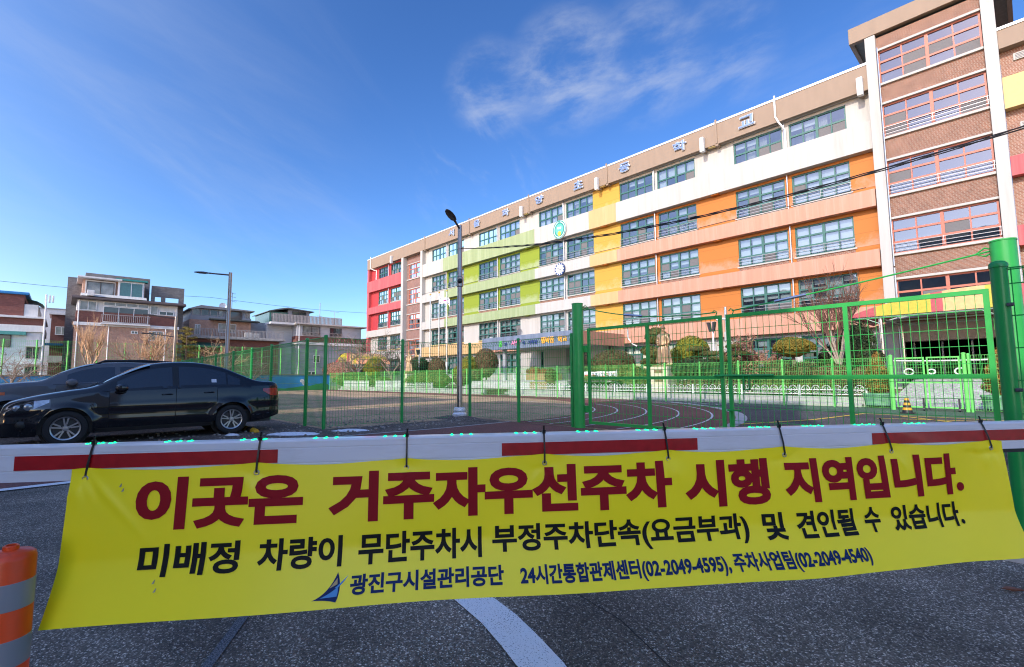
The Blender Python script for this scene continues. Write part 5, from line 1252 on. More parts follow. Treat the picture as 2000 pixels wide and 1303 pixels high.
def branch_tree(name, label, base, h, seed, m, spread=.55, levels=4, r0=.09, cat='tree', group=None, n0=5, up=.35, trunk_h=.3, kids=3, fine=None, thin=.62):
    """leafless tree: trunk and forking limbs that thin out"""
    rnd = random.Random(seed); t = thing(name, label, cat, base, 0, group); tr = MB(); tw = MB()
    def grow(p, d, L, r, lv):
        pts = [p]; q = Vector(p); dd = d.copy()
        for i in range(3):
            dd = (dd + Vector((rnd.uniform(-1, 1), rnd.uniform(-1, 1), rnd.uniform(-.4, .9) * up * 2)) * .22).normalized(); q = q + dd * L / 3; pts.append(q.copy())
        (tr if lv >= levels - 1 else tw).tube(pts, [r, r * .85, r * .72, r * .55], 6 if lv >= levels - 1 else 4, False)
        if lv <= 0: return
        for k in range(kids + (rnd.random() < .5)):
            u = rnd.choice((pts[1], pts[2], pts[3], pts[3])); s = Vector((rnd.gauss(0, 1), rnd.gauss(0, 1), rnd.gauss(0, .7) + up)).normalized()
            grow(u, (dd * (1 - spread) + s * spread).normalized(), L * rnd.uniform(.55, .82), r * thin * rnd.uniform(.75, 1), lv - 1)
    b = Vector(base); top = b + Vector((rnd.uniform(-.1, .1), rnd.uniform(-.1, .1), h * trunk_h))
    tr.tube([b, (b + top) / 2 + Vector((.03, .02, 0)), top], [r0 * 1.25, r0 * 1.05, r0], 8)
    for k in range(n0):
        a = 2 * math.pi * k / n0 + rnd.uniform(-.4, .4)
        grow(top - Vector((0, 0, rnd.uniform(0, h * trunk_h * .25))), Vector((math.cos(a) * spread, math.sin(a) * spread, .75)).normalized(), h * .36, r0 * .62, levels - 1)
    obj('trunk', tr, bark if m is bark else pale_bark, t, True); obj('twigs', tw, m, t, fix=False)
    if fine:
        lm, cnt, size = fine; mb = MB(); vs = tw.v
        for _ in range(cnt):
            p = Vector(rnd.choice(vs)) + Vector((rnd.gauss(0, .04), rnd.gauss(0, .04), rnd.gauss(0, .04))); leaves(mb, rnd, p, (.02, .02, .02), 1, size, 0)
        obj('leaves', mb, LM[lm], t, fix=False)
    return t
# right part of the garden
shrub('dome_shrub', 'wide olive brown clipped dome shrub right of the entrance canopy', [((-18.3, 25.6, 1.75), (1.55, 1.3, 1.1))], 'olive', 9000, .075, 1)
rnd0 = random.Random(9); hb = MB()
hb_m = mound(-18.2, -13.9, 21.2, 24.5, 1.35, 4, 60, 16); hb.add(hb_m.v, hb_m.f)
for _ in range(9000):
    v = rnd0.choice(hb_m.v); leaves(hb, rnd0, (v[0] + rnd0.uniform(-.09, .09), v[1] + rnd0.uniform(-.15, .15), v[2] + .02), (.05, .05, .04), 1, .09, .2)
hg = thing('low_hedge', 'broad green ground hedge behind the white notice banner', 'hedge', (-16, 22, .34)); obj('foliage', hb, LM['green'], hg, fix=False)
shrub('cloud_pine', 'tall grey green cloud pruned pine left of the big statue', [((-14.35, 24.2, 3.35), (.68, .6, .55)), ((-14.75, 24.2, 2.55), (.50, .45, .36)), ((-14.2, 24.1, 2.35), (.62, .5, .40)), ((-14.6, 24.0, 1.9), (.55, .5, .3))], 'pine', 6000, .085, 2, needle=False,
      trunk=[([(-14.5, 24.2, .3), (-14.4, 24.2, 1.6), (-14.3, 24.2, 3.2)], [.10, .07, .03])], cat='tree')
shrub('dome_shrub', 'bright yellow green dome shrub right of the big statue', [((-12.45, 24.6, 2.45), (.95, .8, .85)), ((-13.1, 24.4, 2.1), (.50, .5, .6))], 'lime', 8000, .07, 3)
shrub('dark_yew', 'broad dark green flat yew beside the statue pedestal', [((-11.3, 23.0, 1.55), (1.25, .9, .55)), ((-10.9, 23.2, 1.2), (1.5, .9, .7)), ((-12.1, 22.8, 1.45), (.6, .6, .5))], 'dark', 9000, .08, 5, trunk=[([(-11.9, 22.9, .3), (-11.5, 22.9, .6), (-11.0, 23, .95), (-10.6, 23, 1.2)], [.10, .09, .08, .05])])
shrub('pine_tree', 'layered pine behind the middle of the big gate', [((-11.6, 23.6, 2.45), (.6, .5, .20)), ((-10.9, 23.6, 2.2), (.62, .5, .18)), ((-9.7, 23.4, 2.50), (.42, .4, .16)), ((-9.5, 23.4, 2.15), (.52, .4, .16)), ((-10.5, 23.4, 1.95), (.6, .5, .15)), ((-9.8, 23.3, 1.9), (.5, .4, .14))], 'pine', 7000, .10, 6, needle=True, cat='tree', base=(-10.5, 23.6, .34),
      trunk=[([(-10.5, 23.6, .3), (-10.4, 23.6, 1.2), (-10.8, 23.6, 1.9), (-11.5, 23.6, 2.4)], [.09, .08, .06, .03]), ([(-10.4, 23.6, 1.2), (-9.9, 23.4, 1.7), (-9.6, 23.4, 2.4)], [.06, .05, .025])], corek=.5)
branch_tree('dry_bush', 'rounded bush full of dry pinkish brown leaves right of the gate centre', (-9.5, 24.5, .34), 3.0, 21, twig, .7, 4, .05, n0=7, up=.25, trunk_h=.22, fine=('pink', 9500, .10), cat='bush')
shrub('dome_shrub', 'golden dome shrub clipped like a mushroom', [((-7.35, 24.0, 2.35), (.92, .8, .50))], 'gold', 8000, .065, 8, squash=1, trunk=[([(-7.4, 24, .3), (-7.3, 24, 1.2), (-7.35, 24, 2.2)], [.10, .09, .07])])
shrub('box_hedge', 'squared olive hedge below the golden dome shrub', [((-7.7, 23.0, 1.15), (.72, .6, .60)), ((-6.6, 23.0, 1.1), (.75, .6, .62)), ((-5.6, 22.7, 1.0), (.5, .5, .6))], 'olive', 8000, .075, 9, cat='hedge')
shrub('box_hedge', 'dry brown hedge between the bare tree and the potted arborvitae', [((-5.4, 22.2, .95), (.75, .5, .62)), ((-4.5, 22.4, .9), (.45, .45, .55))], 'brown', 5000, .075, 10, cat='hedge')
branch_tree('bare_tree', 'bare tree with upright reddish brown twigs in front of the striped awning', (-5.4, 23.0, .34), 3.9, 33, mat('red_brown_twig', (.15, .075, .05), .9, var=.25), .22, 5, .075, n0=7, up=.6, trunk_h=.34, kids=3, thin=.66, fine=('pink', 500, .06))
shrub('dark_conifer', 'dark brown green conifer left of the striped awning posts', [((-5.25, 25.2, 2.4), (.75, .6, 1.15)), ((-5.9, 25.2, 1.7), (.85, .6, .9)), ((-4.7, 25.0, 1.6), (.5, .5, .9))], 'dark', 9000, .08, 12, cat='tree')
jade = mat('jade_planter', (.16, .36, .24), .5, var=.12, dirt=(.30, .40, .32), dirt_amt=.4)
def potted(label, x, y, seed):
    t = thing('planter_pot', label, 'planter', (x, y, .0), 0, 'green tub planters at the ramp')
    obj('tub', MB().lathe([(.36, .07), (.40, .10), (.44, .42), (.47, .45), (.47, .50), (.42, .50), (.40, .44), (.001, .44)], 28, c=(x, y, 0)), jade, t, True)
    rnd = random.Random(seed); tr = thing('arborvitae', label.replace('green tub planter holding an arborvitae', 'orange tinged conical arborvitae in a tub'), 'tree', (x, y, .45), 0, 'arborvitae in tubs at the ramp')
    mb = MB()
    for z, r in ((.75, .40), (1.0, .40), (1.25, .33), (1.5, .22), (1.7, .12)): core(mb, rnd, (x, y, z), (r, r, .24), .75); leaves(mb, rnd, (x, y, z), (r, r, .26), int(2600 * r), .075, .75)
    obj('crown', mb, LM['orange'], tr, fix=False); obj('trunk', MB().tube([(x, y, .40), (x, y, 1.2)], .03, 6), bark, tr)
potted('green tub planter holding an arborvitae left of the small gate', -3.75, 20.75, 41)
potted('green tub planter holding an arborvitae right of the small gate', -.75, 20.5, 42)
for k_, (x_, y_, w_, h_, m_, lab_) in enumerate(((-20.6, 28.6, 1.2, .95, 'dark', 'dark rounded shrub against the wall right of the entrance canopy'), (-16.6, 28.4, 1.3, .8, 'brown', 'brown shrub against the wall behind the ground hedge'), (-13.6, 28.0, 1.1, .9, 'dark', 'dark shrub against the wall behind the big statue'),
        (-11.4, 27.6, 1.2, 1.0, 'olive', 'olive shrub against the wall behind the layered pine'), (-8.9, 27.4, 1.0, .85, 'dark', 'dark shrub against the wall behind the pinkish bush'), (-6.6, 27.2, .9, .9, 'brown', 'brown shrub against the wall behind the golden dome shrub'))):
    shrub('wall_shrub', lab_, [((x_, y_, .34 + h_), (w_, .8, h_)), ((x_ + w_ * .7, y_ - .3, .3 + h_ * .7), (w_ * .6, .6, h_ * .7))], m_, 4500, .085, 300 + k_)
shrub('low_hedge', 'low brown hedge along the kerb in front of the dark yew', [((-10.9, 21.6, .62), (1.0, .4, .36)), ((-9.2, 21.6, .62), (1.0, .4, .38))], 'brown', 5000, .07, 320, cat='hedge')
shrub('low_hedge', 'low dark green hedge along the kerb below the squared olive hedge', [((-7.4, 21.7, .66), (.9, .4, .38)), ((-6.0, 21.7, .62), (.8, .4, .36))], 'green', 4500, .07, 321, cat='hedge')
# left part of the garden
shrub('dome_shrub', 'dark green dome shrub behind the pole speakers at the flagpoles', [((-40.0, 25, 1.9), (1.35, 1.1, 1.35))], 'dark', 6000, .10, 14)
shrub('dome_shrub', 'brown winter dome shrub behind the flagpoles', [((-38.1, 25.8, 1.75), (1.2, 1, 1.3))], 'brown', 6000, .10, 15)
shrub('dome_shrub', 'yellow green dome shrub left of the entrance steps behind the lamp post', [((-32.3, 25.0, 2.0), (1.0, .9, 1.0)), ((-33.0, 24.6, 1.5), (.7, .7, .7))], 'lime', 7000, .085, 16)
shrub('tall_shrub', 'tall olive brown shrub at the left end of the entrance canopy', [((-31.3, 26.0, 2.2), (1.15, 1.0, 1.35))], 'brown', 8000, .085, 17)
shrub('low_hedge', 'low green hedge in the bed left of the entrance steps', [((-36.5, 23.2, 1.0), (1.6, .9, .65)), ((-34.2, 23, 1.0), (1.5, .9, .7)), ((-33, 22.6, .8), (1.1, .8, .55)), ((-38.2, 23.2, .9), (1.0, .8, .6))], 'green', 10000, .10, 18, cat='hedge')
shrub('low_hedge', 'brown twiggy hedge along the left edge of the entrance steps', [((-31.9, 23.9, .95), (.9, .8, .6)), ((-31.6, 25.0, 1.2), (.8, .8, .6))], 'brown', 5000, .09, 19, cat='hedge')
shrub('low_hedge', 'green mound of shrubs at the far left end of the garden', [((-52.5, 23.2, .9), (2.0, 1.3, .75)), ((-49.5, 22.8, 1.0), (2.0, 1.3, .9)), ((-47.0, 22.8, .8), (1.2, 1, .7)), ((-43.0, 22.6, .75), (1.2, 1, .6))], 'green', 9000, .12, 20, cat='hedge')
shrub('tall_shrub', 'yellow green conifer under the small striped awning', [((-49.2, 25, 2.2), (1.5, 1.2, 1.3))], 'lime', 6000, .11, 22)
shrub('dry_hedge', 'long dry pink brown hedge at the far left end of the school', [((-57.5, 24.5, 2.0), (4.2, 1.3, 1.25))], 'pink', 9000, .13, 23, cat='hedge')
branch_tree('bare_tree', 'wide pale bare tree before the grey houses left of the school', (-51.6, 24.0, .34), 6.4, 51, mat('pale_twig', (.27, .20, .15), .9, var=.25), .75, 5, .15, n0=5, up=.18, trunk_h=.22)
branch_tree('bare_tree', 'dense dark bare tree beside the small striped awning', (-45.4, 25.0, .34), 4.9, 52, mat('dark_twig', (.12, .09, .07), .9, var=.25), .62, 5, .10, n0=6, up=.3, trunk_h=.25)
shrub('red_shrub', 'small red leaved shrub under the entrance canopy', [((-29.6, 30.0, 1.5), (.9, .5, .55)), ((-28.4, 30, 1.4), (.6, .5, .5))], 'red', 2500, .08, 24, base=(-29.4, 30, .9))
shrub('low_hedge', 'small green bush at the right foot of the entrance steps', [((-22.1, 24.0, 1.1), (.45, .45, .7))], 'olive', 2500, .07, 25, cat='hedge')
# trees by the mural wall
branch_tree('pollard_tree', 'pollarded tree with upright orange twigs left before the brick house', (-49.0, 1.45, 0), 4.1, 61, mat('orange_twig', (.55, .35, .20), .85, var=.2), .20, 5, .13, n0=5, up=.8, trunk_h=.46)
branch_tree('pollard_tree', 'pollarded tree with tangled orange twigs right before the brick house', (-49.0, 5.1, 0), 4.0, 62, MATS['orange_twig'], .38, 5, .14, n0=6, up=.5, trunk_h=.46)
branch_tree('bare_tree', 'thin bare tree between the two pollarded trees', (-49.2, 3.7, 0), 4.2, 63, MATS['pale_twig'], .6, 4, .05, n0=4, up=.3)
branch_tree('bare_tree', 'spreading bare tree at the left edge behind the parked cars', (-47.5, -2.6, 0), 4.2, 64, MATS['pale_twig'], .75, 5, .08, n0=5, up=.2, trunk_h=.25, fine=('pink', 150, .12))
branch_tree('bare_tree', 'bare bush with pinkish twigs right of the far left lamp post', (-48.8, 9.9, 0), 4.6, 65, MATS['orange_twig'], .6, 4, .08, n0=6, up=.4, trunk_h=.3)
branch_tree('bare_tree', 'low bare tree behind the green mesh left of the corner post', (-48.8, 12.8, 0), 3.8, 66, MATS['pale_twig'], .7, 4, .07, n0=6, up=.3, trunk_h=.3)
rnd1 = random.Random(70); yt = thing('conifer_tree', 'ragged yellow green conifer at the right corner of the brick house', 'tree', (-49.2, 7.6, 0)); mb = MB(); tb = MB().tube([(-49.2, 7.6, 0), (-49.2, 7.6, 5.6)], [.10, .02], 7)
for k in range(26):
    z = 2.0 + k * .14; a = k * 2.4; L_ = 1.5 * (1 - (z - 2) / 4.4); e = Vector((-49.2 + L_ * math.cos(a), 7.6 + L_ * math.sin(a), z + .1)); tb.tube([(-49.2, 7.6, z), e], [.025, .008], 4)
    for u in (.45, .75, 1): leaves(mb, rnd1, Vector((-49.2, 7.6, z)).lerp(e, u), (.28, .28, .13), 60, .13, .1, True)
obj('crown', mb, LM['gold'], yt, fix=False); obj('trunk', tb, bark, yt)
# ------------------------------------------------------------------ lamps, poles, cables, statues, cone and small things
lamp_dark = mat('lamp_head', (.085, .075, .07), .45, metal=.3, var=.1)
pole_m = mat('polished_lamp_pole', (.30, .275, .26), .28, metal=1, var=.10, stretch=(1, 1, .05), scale=10)
foil = mat('silver_foil', (.74, .75, .78), .35, metal=.35, var=.2, scale=30, bump=.8)
def street_lamp(label, x, y, h, head_dir, arm=.55, zrise=.22, ring=True, group='steel street lamps', head=1.0):
    t = thing('street_lamp', label, 'street lamp', (x, y, 0), 0, group)
    obj('pole', MB().lathe([(.082, .02), (.080, 1.2), (.076, 1.22), (.072, 3.4), (.068, 3.42), (.062, h), (.002, h + .005)], 24, c=(x, y, 0)), pole_m, t, True)
    d = Vector((math.cos(head_dir), math.sin(head_dir), 0)); n = Vector((-d.y, d.x, 0)); b = Vector((x, y, h - .10)); e = b + d * arm + Vector((0, 0, zrise))
    obj('arm', MB().tube([b, e], [.032, .028], 10), lamp_dark, t, True)
    rows = []; sl = zrise / arm
    for u, w, th in ((-.12, .03, .03), (-.02, .055, .035), (.06, .05, .03), (.10, .11, .04), (.28, .155, .055), (.50, .155, .05), (.68, .11, .035), (.76, .045, .02)):
        c = e + d * (u * head) + Vector((0, 0, u * head * sl * .8)); w *= head
        rows.append([c + n * w * math.cos(q) + Vector((0, 0, 1)) * (th * math.sin(q) if math.sin(q) > 0 else th * .45 * math.sin(q)) for q in [2 * math.pi * k / 14 for k in range(14)]])
    hd = obj('lamp_head', MB().loft(rows, True, True), lamp_dark, t, True)
    c = e + d * .40 * head + Vector((0, 0, .40 * head * sl * .8 - .027)); obj('lamp_glass', MB().add([c + d * a * head + n * b_ * head + Vector((0, 0, a * sl * .8)) for a, b_ in ((-.20, -.09), (.20, -.09), (.20, .09), (-.20, .09))], [(0, 1, 2, 3)]), mat('lamp_diffuser', (.10, .10, .10), .25), hd)
    if ring:
        bb = MB()
        bb.lathe([(.066, 4.78), (.076, 4.79), (.076, 4.83), (.066, 4.84)], 20, c=(x, y, 0)).lathe([(.07, 3.70), (.090, 3.72), (.090, 3.98), (.07, 4.0)], 20, c=(x, y, 0))
        obj('clamp', bb, pole_m, t, True)
        cd_ = Vector((-x, -y, 0)).normalized(); cc = Vector((x, y, 3.86)) + cd_ * .08
        obj('camera_dome', MB().ball(cc, .075, 14, 9), black, t, True)
        obj('base_wrap', MB().lathe([(.12, 0), (.19, .04), (.20, .10), (.15, .15), (.17, .20), (.155, .27), (.11, .29)], 18, c=(x, y, .05)), foil, t)
    return t
street_lamp('tall steel street lamp with cables and foil wrapped base at the fence corner', -10.90, 8.10, 5.48, math.atan2(*reversed(cw(-.30, -.95))), .34, .12, True, None, .72)
street_lamp('steel street lamp behind the parked cars with its head reaching left', -21.48, 4.66, 5.38, math.atan2(*reversed(cw(-1, .10))), .9, .10, False, None, .85)
ml = thing('street_lamp', 'small far street lamp with two short arms before the brick house', 'street lamp', (-46.5, 6.4, 0))
obj('pole', MB().tube([(-46.5, 6.4, 0), (-46.5, 6.4, 6.2)], .10, 12), pole_m, ml, True)
for z in (6.0, 4.55): obj('arm', MB().tube([(-46.5, 6.4, z), (-46.5, 4.9, z + .18)], .035, 8), lamp_dark, ml); obj('lamp_head', MB().bevbox(-46.62, -46.38, 4.2, 4.95, z + .14, z + .24, .03), lamp_dark, ml)
mound_mb = MB()
rnd = random.Random(2); rows = []
for j in range(7):
    r = .95 * (1 - j / 6.5); rows.append([(-10.85 + r * math.cos(a) * 1.2 * (1 + rnd.uniform(-.1, .1)), 8.10 + r * math.sin(a) * .42 * (1 + rnd.uniform(-.1, .1)), .0 + .11 * (1 - (r / .95) ** 2) + rnd.uniform(-.008, .008)) for a in [2 * math.pi * k / 22 for k in range(22)]])
structure('soil_mound', mound_mb.loft(rows, False, True), dirt, True)
# cable bundle from the lamp to a pole out of sight on the right
A = Vector((-10.84, 8.08, 4.80)); B = Vector(cw(6.3, 6.0) + (4.22,)); B2 = A + (B - A) * 1.45
cb = thing('overhead_cable', 'twisted black overhead cable bundle sagging from the lamp post across the school', 'cable', tuple(A)); 
for k, (r, ph) in enumerate(((.0095, 0), (.008, 2.1), (.008, 4.2))):
    pts = []
    for i in range(61):
        u = i / 60 * 1.45; p = A + (B - A) * u; p.z -= .38 * 4 * (u if u < 1.0 else u) * (1 - u); w = .019 * min(1, u * 6)
        pts.append(p + Vector((math.sin(u * 34 + ph) * w * .6, 0, math.cos(u * 34 + ph) * w)))
    obj('cable', MB().tube(pts, r, 6), black, cb, True)
for u_ in (.62, .79): obj('cable_clip', MB().tube([A + (B - A) * u_ + Vector((0, 0, -1.52 * u_ * (1 - u_))), A + (B - A) * (u_ + .01) + Vector((0, 0, -1.52 * u_ * (1 - u_) + .01))], .026, 6), black, cb)
cl = thing('overhead_cable', 'single thin black cable crossing the white and orange bands below the bundle', 'cable', (-44, 33.9, 11.95))
obj('cable', MB().tube([(-54 + i * 1.0, 33.97, 12.06 - .012 * math.sin(i * .9)) for i in range(49)], .022, 5), black, cl)
# telegraph pole cables far left
tw_ = thing('power_line', 'thin far power line above the roofs at the left', 'cable', (-75, 0, 11)); obj('wire', MB().tube([(-75, -14 + 4 * i, 12.2 - .4 * math.sin(math.pi * (i % 7) / 7)) for i in range(20)], .02, 4), black, tw_)
# poles in the garden
def speaker_pole(label, x, y, z0, h):
    t = thing('speaker_pole', label, 'speaker', (x, y, z0)); obj('pole', MB().tube([(x, y, z0), (x, y, h)], .045, 10), white_iron, t, True)
    for s_ in (-1, 1):
        mb = MB().loft([[(x + s_ * .08 + a * .10, y - .16 + b, h - .50 + (.04 if b else 0)) for a, b in ((-.5, 0), (.5, 0), (.5, .14), (-.5, .14))], [(x + s_ * .15 + a * .13, y - .24 + b, h - .02) for a, b in ((-.5, 0), (.5, 0), (.5, .2), (-.5, .2))]], True, True); obj('speaker_box', mb, mat('weathered_black', (.03, .03, .032), .6), t)
    return t
speaker_pole('white pole with two black column speakers right of the big statue', -10.95, 24.0, .34, 3.85)
speaker_pole('white pole with two black column speakers left of the flagpoles', -39.17, 24.4, .34, 3.8)
cp_ = thing('camera_pole', 'slim steel pole with small boxes rising behind the middle of the big gate', 'pole', (-10.28, 24.0, .34))
obj('pole', MB().tube([(-10.28, 24, .34), (-10.28, 24, 4.55)], .06, 12), chrome, cp_, True); obj('control_box', MB().bevbox(-10.3, -10.0, 23.82, 23.93, 2.35, 2.75, .02).bevbox(-10.32, -10.12, 23.82, 23.93, 2.85, 3.3, .02), pale_conc, cp_); obj('camera', MB().tube([(-10.28, 23.98, 3.95), (-10.6, 23.9, 3.98), (-10.66, 23.85, 3.9)], .06, 8), white_plastic, cp_, True)
fl = []
for k, x in enumerate((-39.8, -38.27, -37.0)):
    t = thing('flagpole', ('leftmost tall steel flagpole without a flag', 'middle tall steel flagpole flying the national flag', 'rightmost of the three tall steel flagpoles')[k], 'flagpole', (x, 26, .34), 0, 'flagpoles beside the entrance')
    obj('pole', MB().tube([(x, 26, .34), (x, 26, 9.2)], [.075, .04], 10), chrome, t, True); obj('finial', MB().ball((x, 26, 9.28), .09, 10, 7), mat('gilt_finial', (.65, .40, .08), .3, metal=.8), t, True)
    obj('sleeve', MB().tube([(x, 26, .34), (x, 26, 2.6)], .10, 10), white_iron, t, True)
def flagpt(u, v): return (-38.2 + 1.75 * u, 26 - .10 * math.sin(u * 7), 8.90 - .62 * v - .55 * u ** 1.3 - .10 * math.sin(u * 6 + v))
fg = thing('flag', 'white national flag with a red and blue disc on the middle flagpole', 'flag', (-38.2, 26, 8.6))
obj('cloth', MB().grid([[flagpt(i / 18, j / 8) for i in range(19)] for j in range(9)]), mat('flag_cloth', (.76, .75, .74), .8), fg, True)
def onflag(poly):
    mb = MB(); mb.v = [tuple(Vector(flagpt(a, b)) + Vector((0, -.012, 0))) for a, b in poly]; mb.f = [tuple(range(len(poly)))]; return mb
obj('red_half', onflag([(.5 + .11 * math.cos(R(q)), .5 - .17 * math.sin(R(q))) for q in range(0, 181, 15)]), mat('flag_red', (.60, .03, .05), .8), fg); obj('blue_half', onflag([(.5 + .11 * math.cos(R(q)), .505 - .17 * math.sin(R(q))) for q in range(180, 361, 15)]), mat('flag_blue', (.02, .10, .42), .8), fg)
tg = MB()
for cx_, cy_ in ((.2, .2), (.2, .8), (.8, .2), (.8, .8)):
    for k in (-1, 0, 1):
        q = onflag([(cx_ + k * .035 - .011, cy_ - .10), (cx_ + k * .035 + .011, cy_ - .10), (cx_ + k * .035 + .011, cy_ + .10), (cx_ + k * .035 - .011, cy_ + .10)]); tg.add(q.v, q.f)
obj('trigrams', tg, black, fg)
# statues: robed figures on pedestals, body one continuous surface
bronze = mat('bronze', (.30, .18, .095), .38, metal=.55, var=.3, scale=5, dirt=(.42, .33, .22), dirt_amt=.5, dirt_scale=4)
def figure(parent, x, y, z, H, m, armour=True):
    """robed standing figure: skin-modified skeleton for the body and arms, lathe-like robe joined in the same skin"""
    k = H / 2.0
    V = [(0, 0, 1.02), (0, 0, 1.25), (0, -.01, 1.46), (0, 0, 1.62), (0, -.01, 1.70), (0, -.02, 1.84), (0, 0, .62), (0, 0, .25), (0, -.02, .03),
         (-.21, 0, 1.52), (-.32, -.02, 1.26), (-.24, -.16, 1.06), (.21, 0, 1.52), (.33, .0, 1.26), (.31, -.10, 1.02), (0, .01, 1.97)]
    E = [(0, 1), (1, 2), (2, 3), (3, 4), (4, 5), (5, 15), (0, 6), (6, 7), (7, 8), (2, 9), (9, 10), (10, 11), (2, 12), (12, 13), (13, 14)]
    Rr = [.20, .215, .20, .085, .09, .105, .225, .255, .30, .13, .105, .085, .13, .105, .085, .085]
    me = bpy.data.meshes.new('body'); me.from_pydata([(vx * k, vy * k, vz * k) for vx, vy, vz in V], E, []); o = bpy.data.objects.new('body', me); COL.objects.link(o)
    s = o.modifiers.new('skin', 'SKIN'); o.modifiers.new('sub', 'SUBSURF').levels = 2; o.modifiers['sub'].render_levels = 2
    for i, r in enumerate(Rr): me.skin_vertices[0].data[i].radius = (r * k, r * k * (.78 if i in (0, 1, 2, 6, 7, 8) else 1)); me.skin_vertices[0].data[i].use_root = (i == 0)
    dg = bpy.context.evaluated_depsgraph_get(); m2 = bpy.data.meshes.new_from_object(o.evaluated_get(dg)); bpy.data.objects.remove(o)
    mb = MB(); mb.v = [(v.co.x + x, v.co.y + y, v.co.z + z) for v in m2.vertices]; mb.f = [tuple(p.vertices) for p in m2.polygons]; bpy.data.meshes.remove(m2)
    b = obj('body', mb, m, parent, True)
    P = lambda a, b_, c: (x + a * k, y + b_ * k, z + c * k)
    hr = MB().lathe([(.118 * k, 1.86 * k), (.135 * k, 1.90 * k), (.11 * k, 1.94 * k), (.06 * k, 2.04 * k), (.02 * k, 2.10 * k), (.001, 2.15 * k)], 16, c=(x, y, z)); obj('helmet', hr, m, parent, True)
    fc = MB().ball(P(0, -.115, 1.84), .022 * k, 8, 6).ball(P(-.04, -.10, 1.87), .012 * k, 6, 5).ball(P(.04, -.10, 1.87), .012 * k, 6, 5).ball(P(0, -.105, 1.785), .018 * k, 8, 5, (1.5, .6, .5)); obj('face', fc, m, parent, True)
    robe = MB(); rows = []
    for zz, r, fr in ((1.50, .235, .01), (1.30, .25, .02), (1.05, .245, .02), (1.0, .27, .03), (.70, .30, .05), (.40, .34, .06), (.12, .38, .07)):
        rows.append([P((r + fr * math.sin(a * 7)) * math.cos(a), (r + fr * math.sin(a * 7)) * .72 * math.sin(a), zz) for a in [2 * math.pi * q / 42 for q in range(42)]])
    obj('robe', robe.loft(rows), m, parent, True)
    bl = MB().lathe([(.262 * k, .99 * k), (.275 * k, 1.01 * k), (.275 * k, 1.07 * k), (.262 * k, 1.09 * k)], 24, c=(x, y, z)); obj('belt', bl, m, parent, True)
    hands = MB()
    for hx, hy, hz in ((-.22, -.19, 1.04), (.31, -.12, .99)):
        hands.ball(P(hx, hy, hz), .05 * k, 10, 7, (1, .7, 1.1))
        for q in range(4): hands.tube([P(hx - .03 + .02 * q, hy - .02, hz - .03), P(hx - .032 + .022 * q, hy - .045, hz - .07), P(hx - .03 + .02 * q, hy - .03, hz - .10 + .006 * abs(q - 1.5))], .011 * k, 5)
        hands.tube([P(hx + .04, hy, hz + .01), P(hx + .055, hy - .04, hz - .02), P(hx + .05, hy - .05, hz - .05)], .012 * k, 5)
    obj('hands', hands, m, parent, True)
    if armour:
        sw_ = MB().tube([P(.30, -.22, .05), P(.31, -.13, 1.02)], [.016 * k, .026 * k], 8).tube([P(.31, -.13, 1.02), P(.312, -.12, 1.24)], .02 * k, 8).lathe([(.07 * k, 1.02 * k), (.07 * k, 1.035 * k)], 12, c=(x + .31 * k, y - .13 * k, z)); obj('sword', sw_, m, parent, True)
        sh_ = MB()
        for q in (-1, 1): sh_.ball(P(q * .25, 0, 1.50), .13 * k, 12, 8, (1, .9, .75))
        obj('shoulder_guard', sh_, m, parent, True)
    obj('feet', MB().ball(P(-.10, -.20, .04), .08 * k, 10, 6, (1, 1.7, .6)).ball(P(.12, -.18, .04), .08 * k, 10, 6, (1, 1.7, .6)), m, parent, True)
def pedestal(label, x, y, w, z1, m):
    t = thing('pedestal', label, 'pedestal', (x, y, .34)); obj('block', MB().bevbox(x - w / 2, x + w / 2, y - w / 2, y + w / 2, .34, z1 - .10, .02), m, t); obj('top_slab', MB().bevbox(x - w * .42, x + w * .42, y - w * .42, y + w * .42, z1 - .10, z1, .02), bronze, t)
    for zz, hh in ((z1 - .42, .18), (z1 - .85, .22)): obj('plaque', MB().bevbox(x - w * .24, x + w * .24, y - w / 2 - .02, y - w / 2 + .01, zz, zz + hh, .005), bronze, t)
    return t
stone = mat('cream_stone', (.62, .54, .38), .8, var=.1, scale=10, dirt=(.42, .35, .24), dirt_amt=.3)
pedestal('tall cream stone pedestal with two bronze plaques under the big statue', -12.95, 22.55, .95, 1.72, stone)
s1 = thing('statue', 'big bronze statue of a standing figure in armour holding a long sword', 'statue', (-12.9, 22.55, 1.72)); figure(s1, -12.9, 22.55, 1.72, 1.98, bronze)
pedestal('cream stone pedestal under the left statue behind the green fence', -38.65, 23.0, 1.0, 1.62, stone)
s2 = thing('statue', 'smaller weathered bronze statue of a robed figure left of the flagpoles', 'statue', (-38.6, 23, 1.62)); figure(s2, -38.6, 23.0, 1.62, 2.0, mat('pale_bronze', (.42, .28, .15), .45, metal=.4, var=.3, scale=5), False)
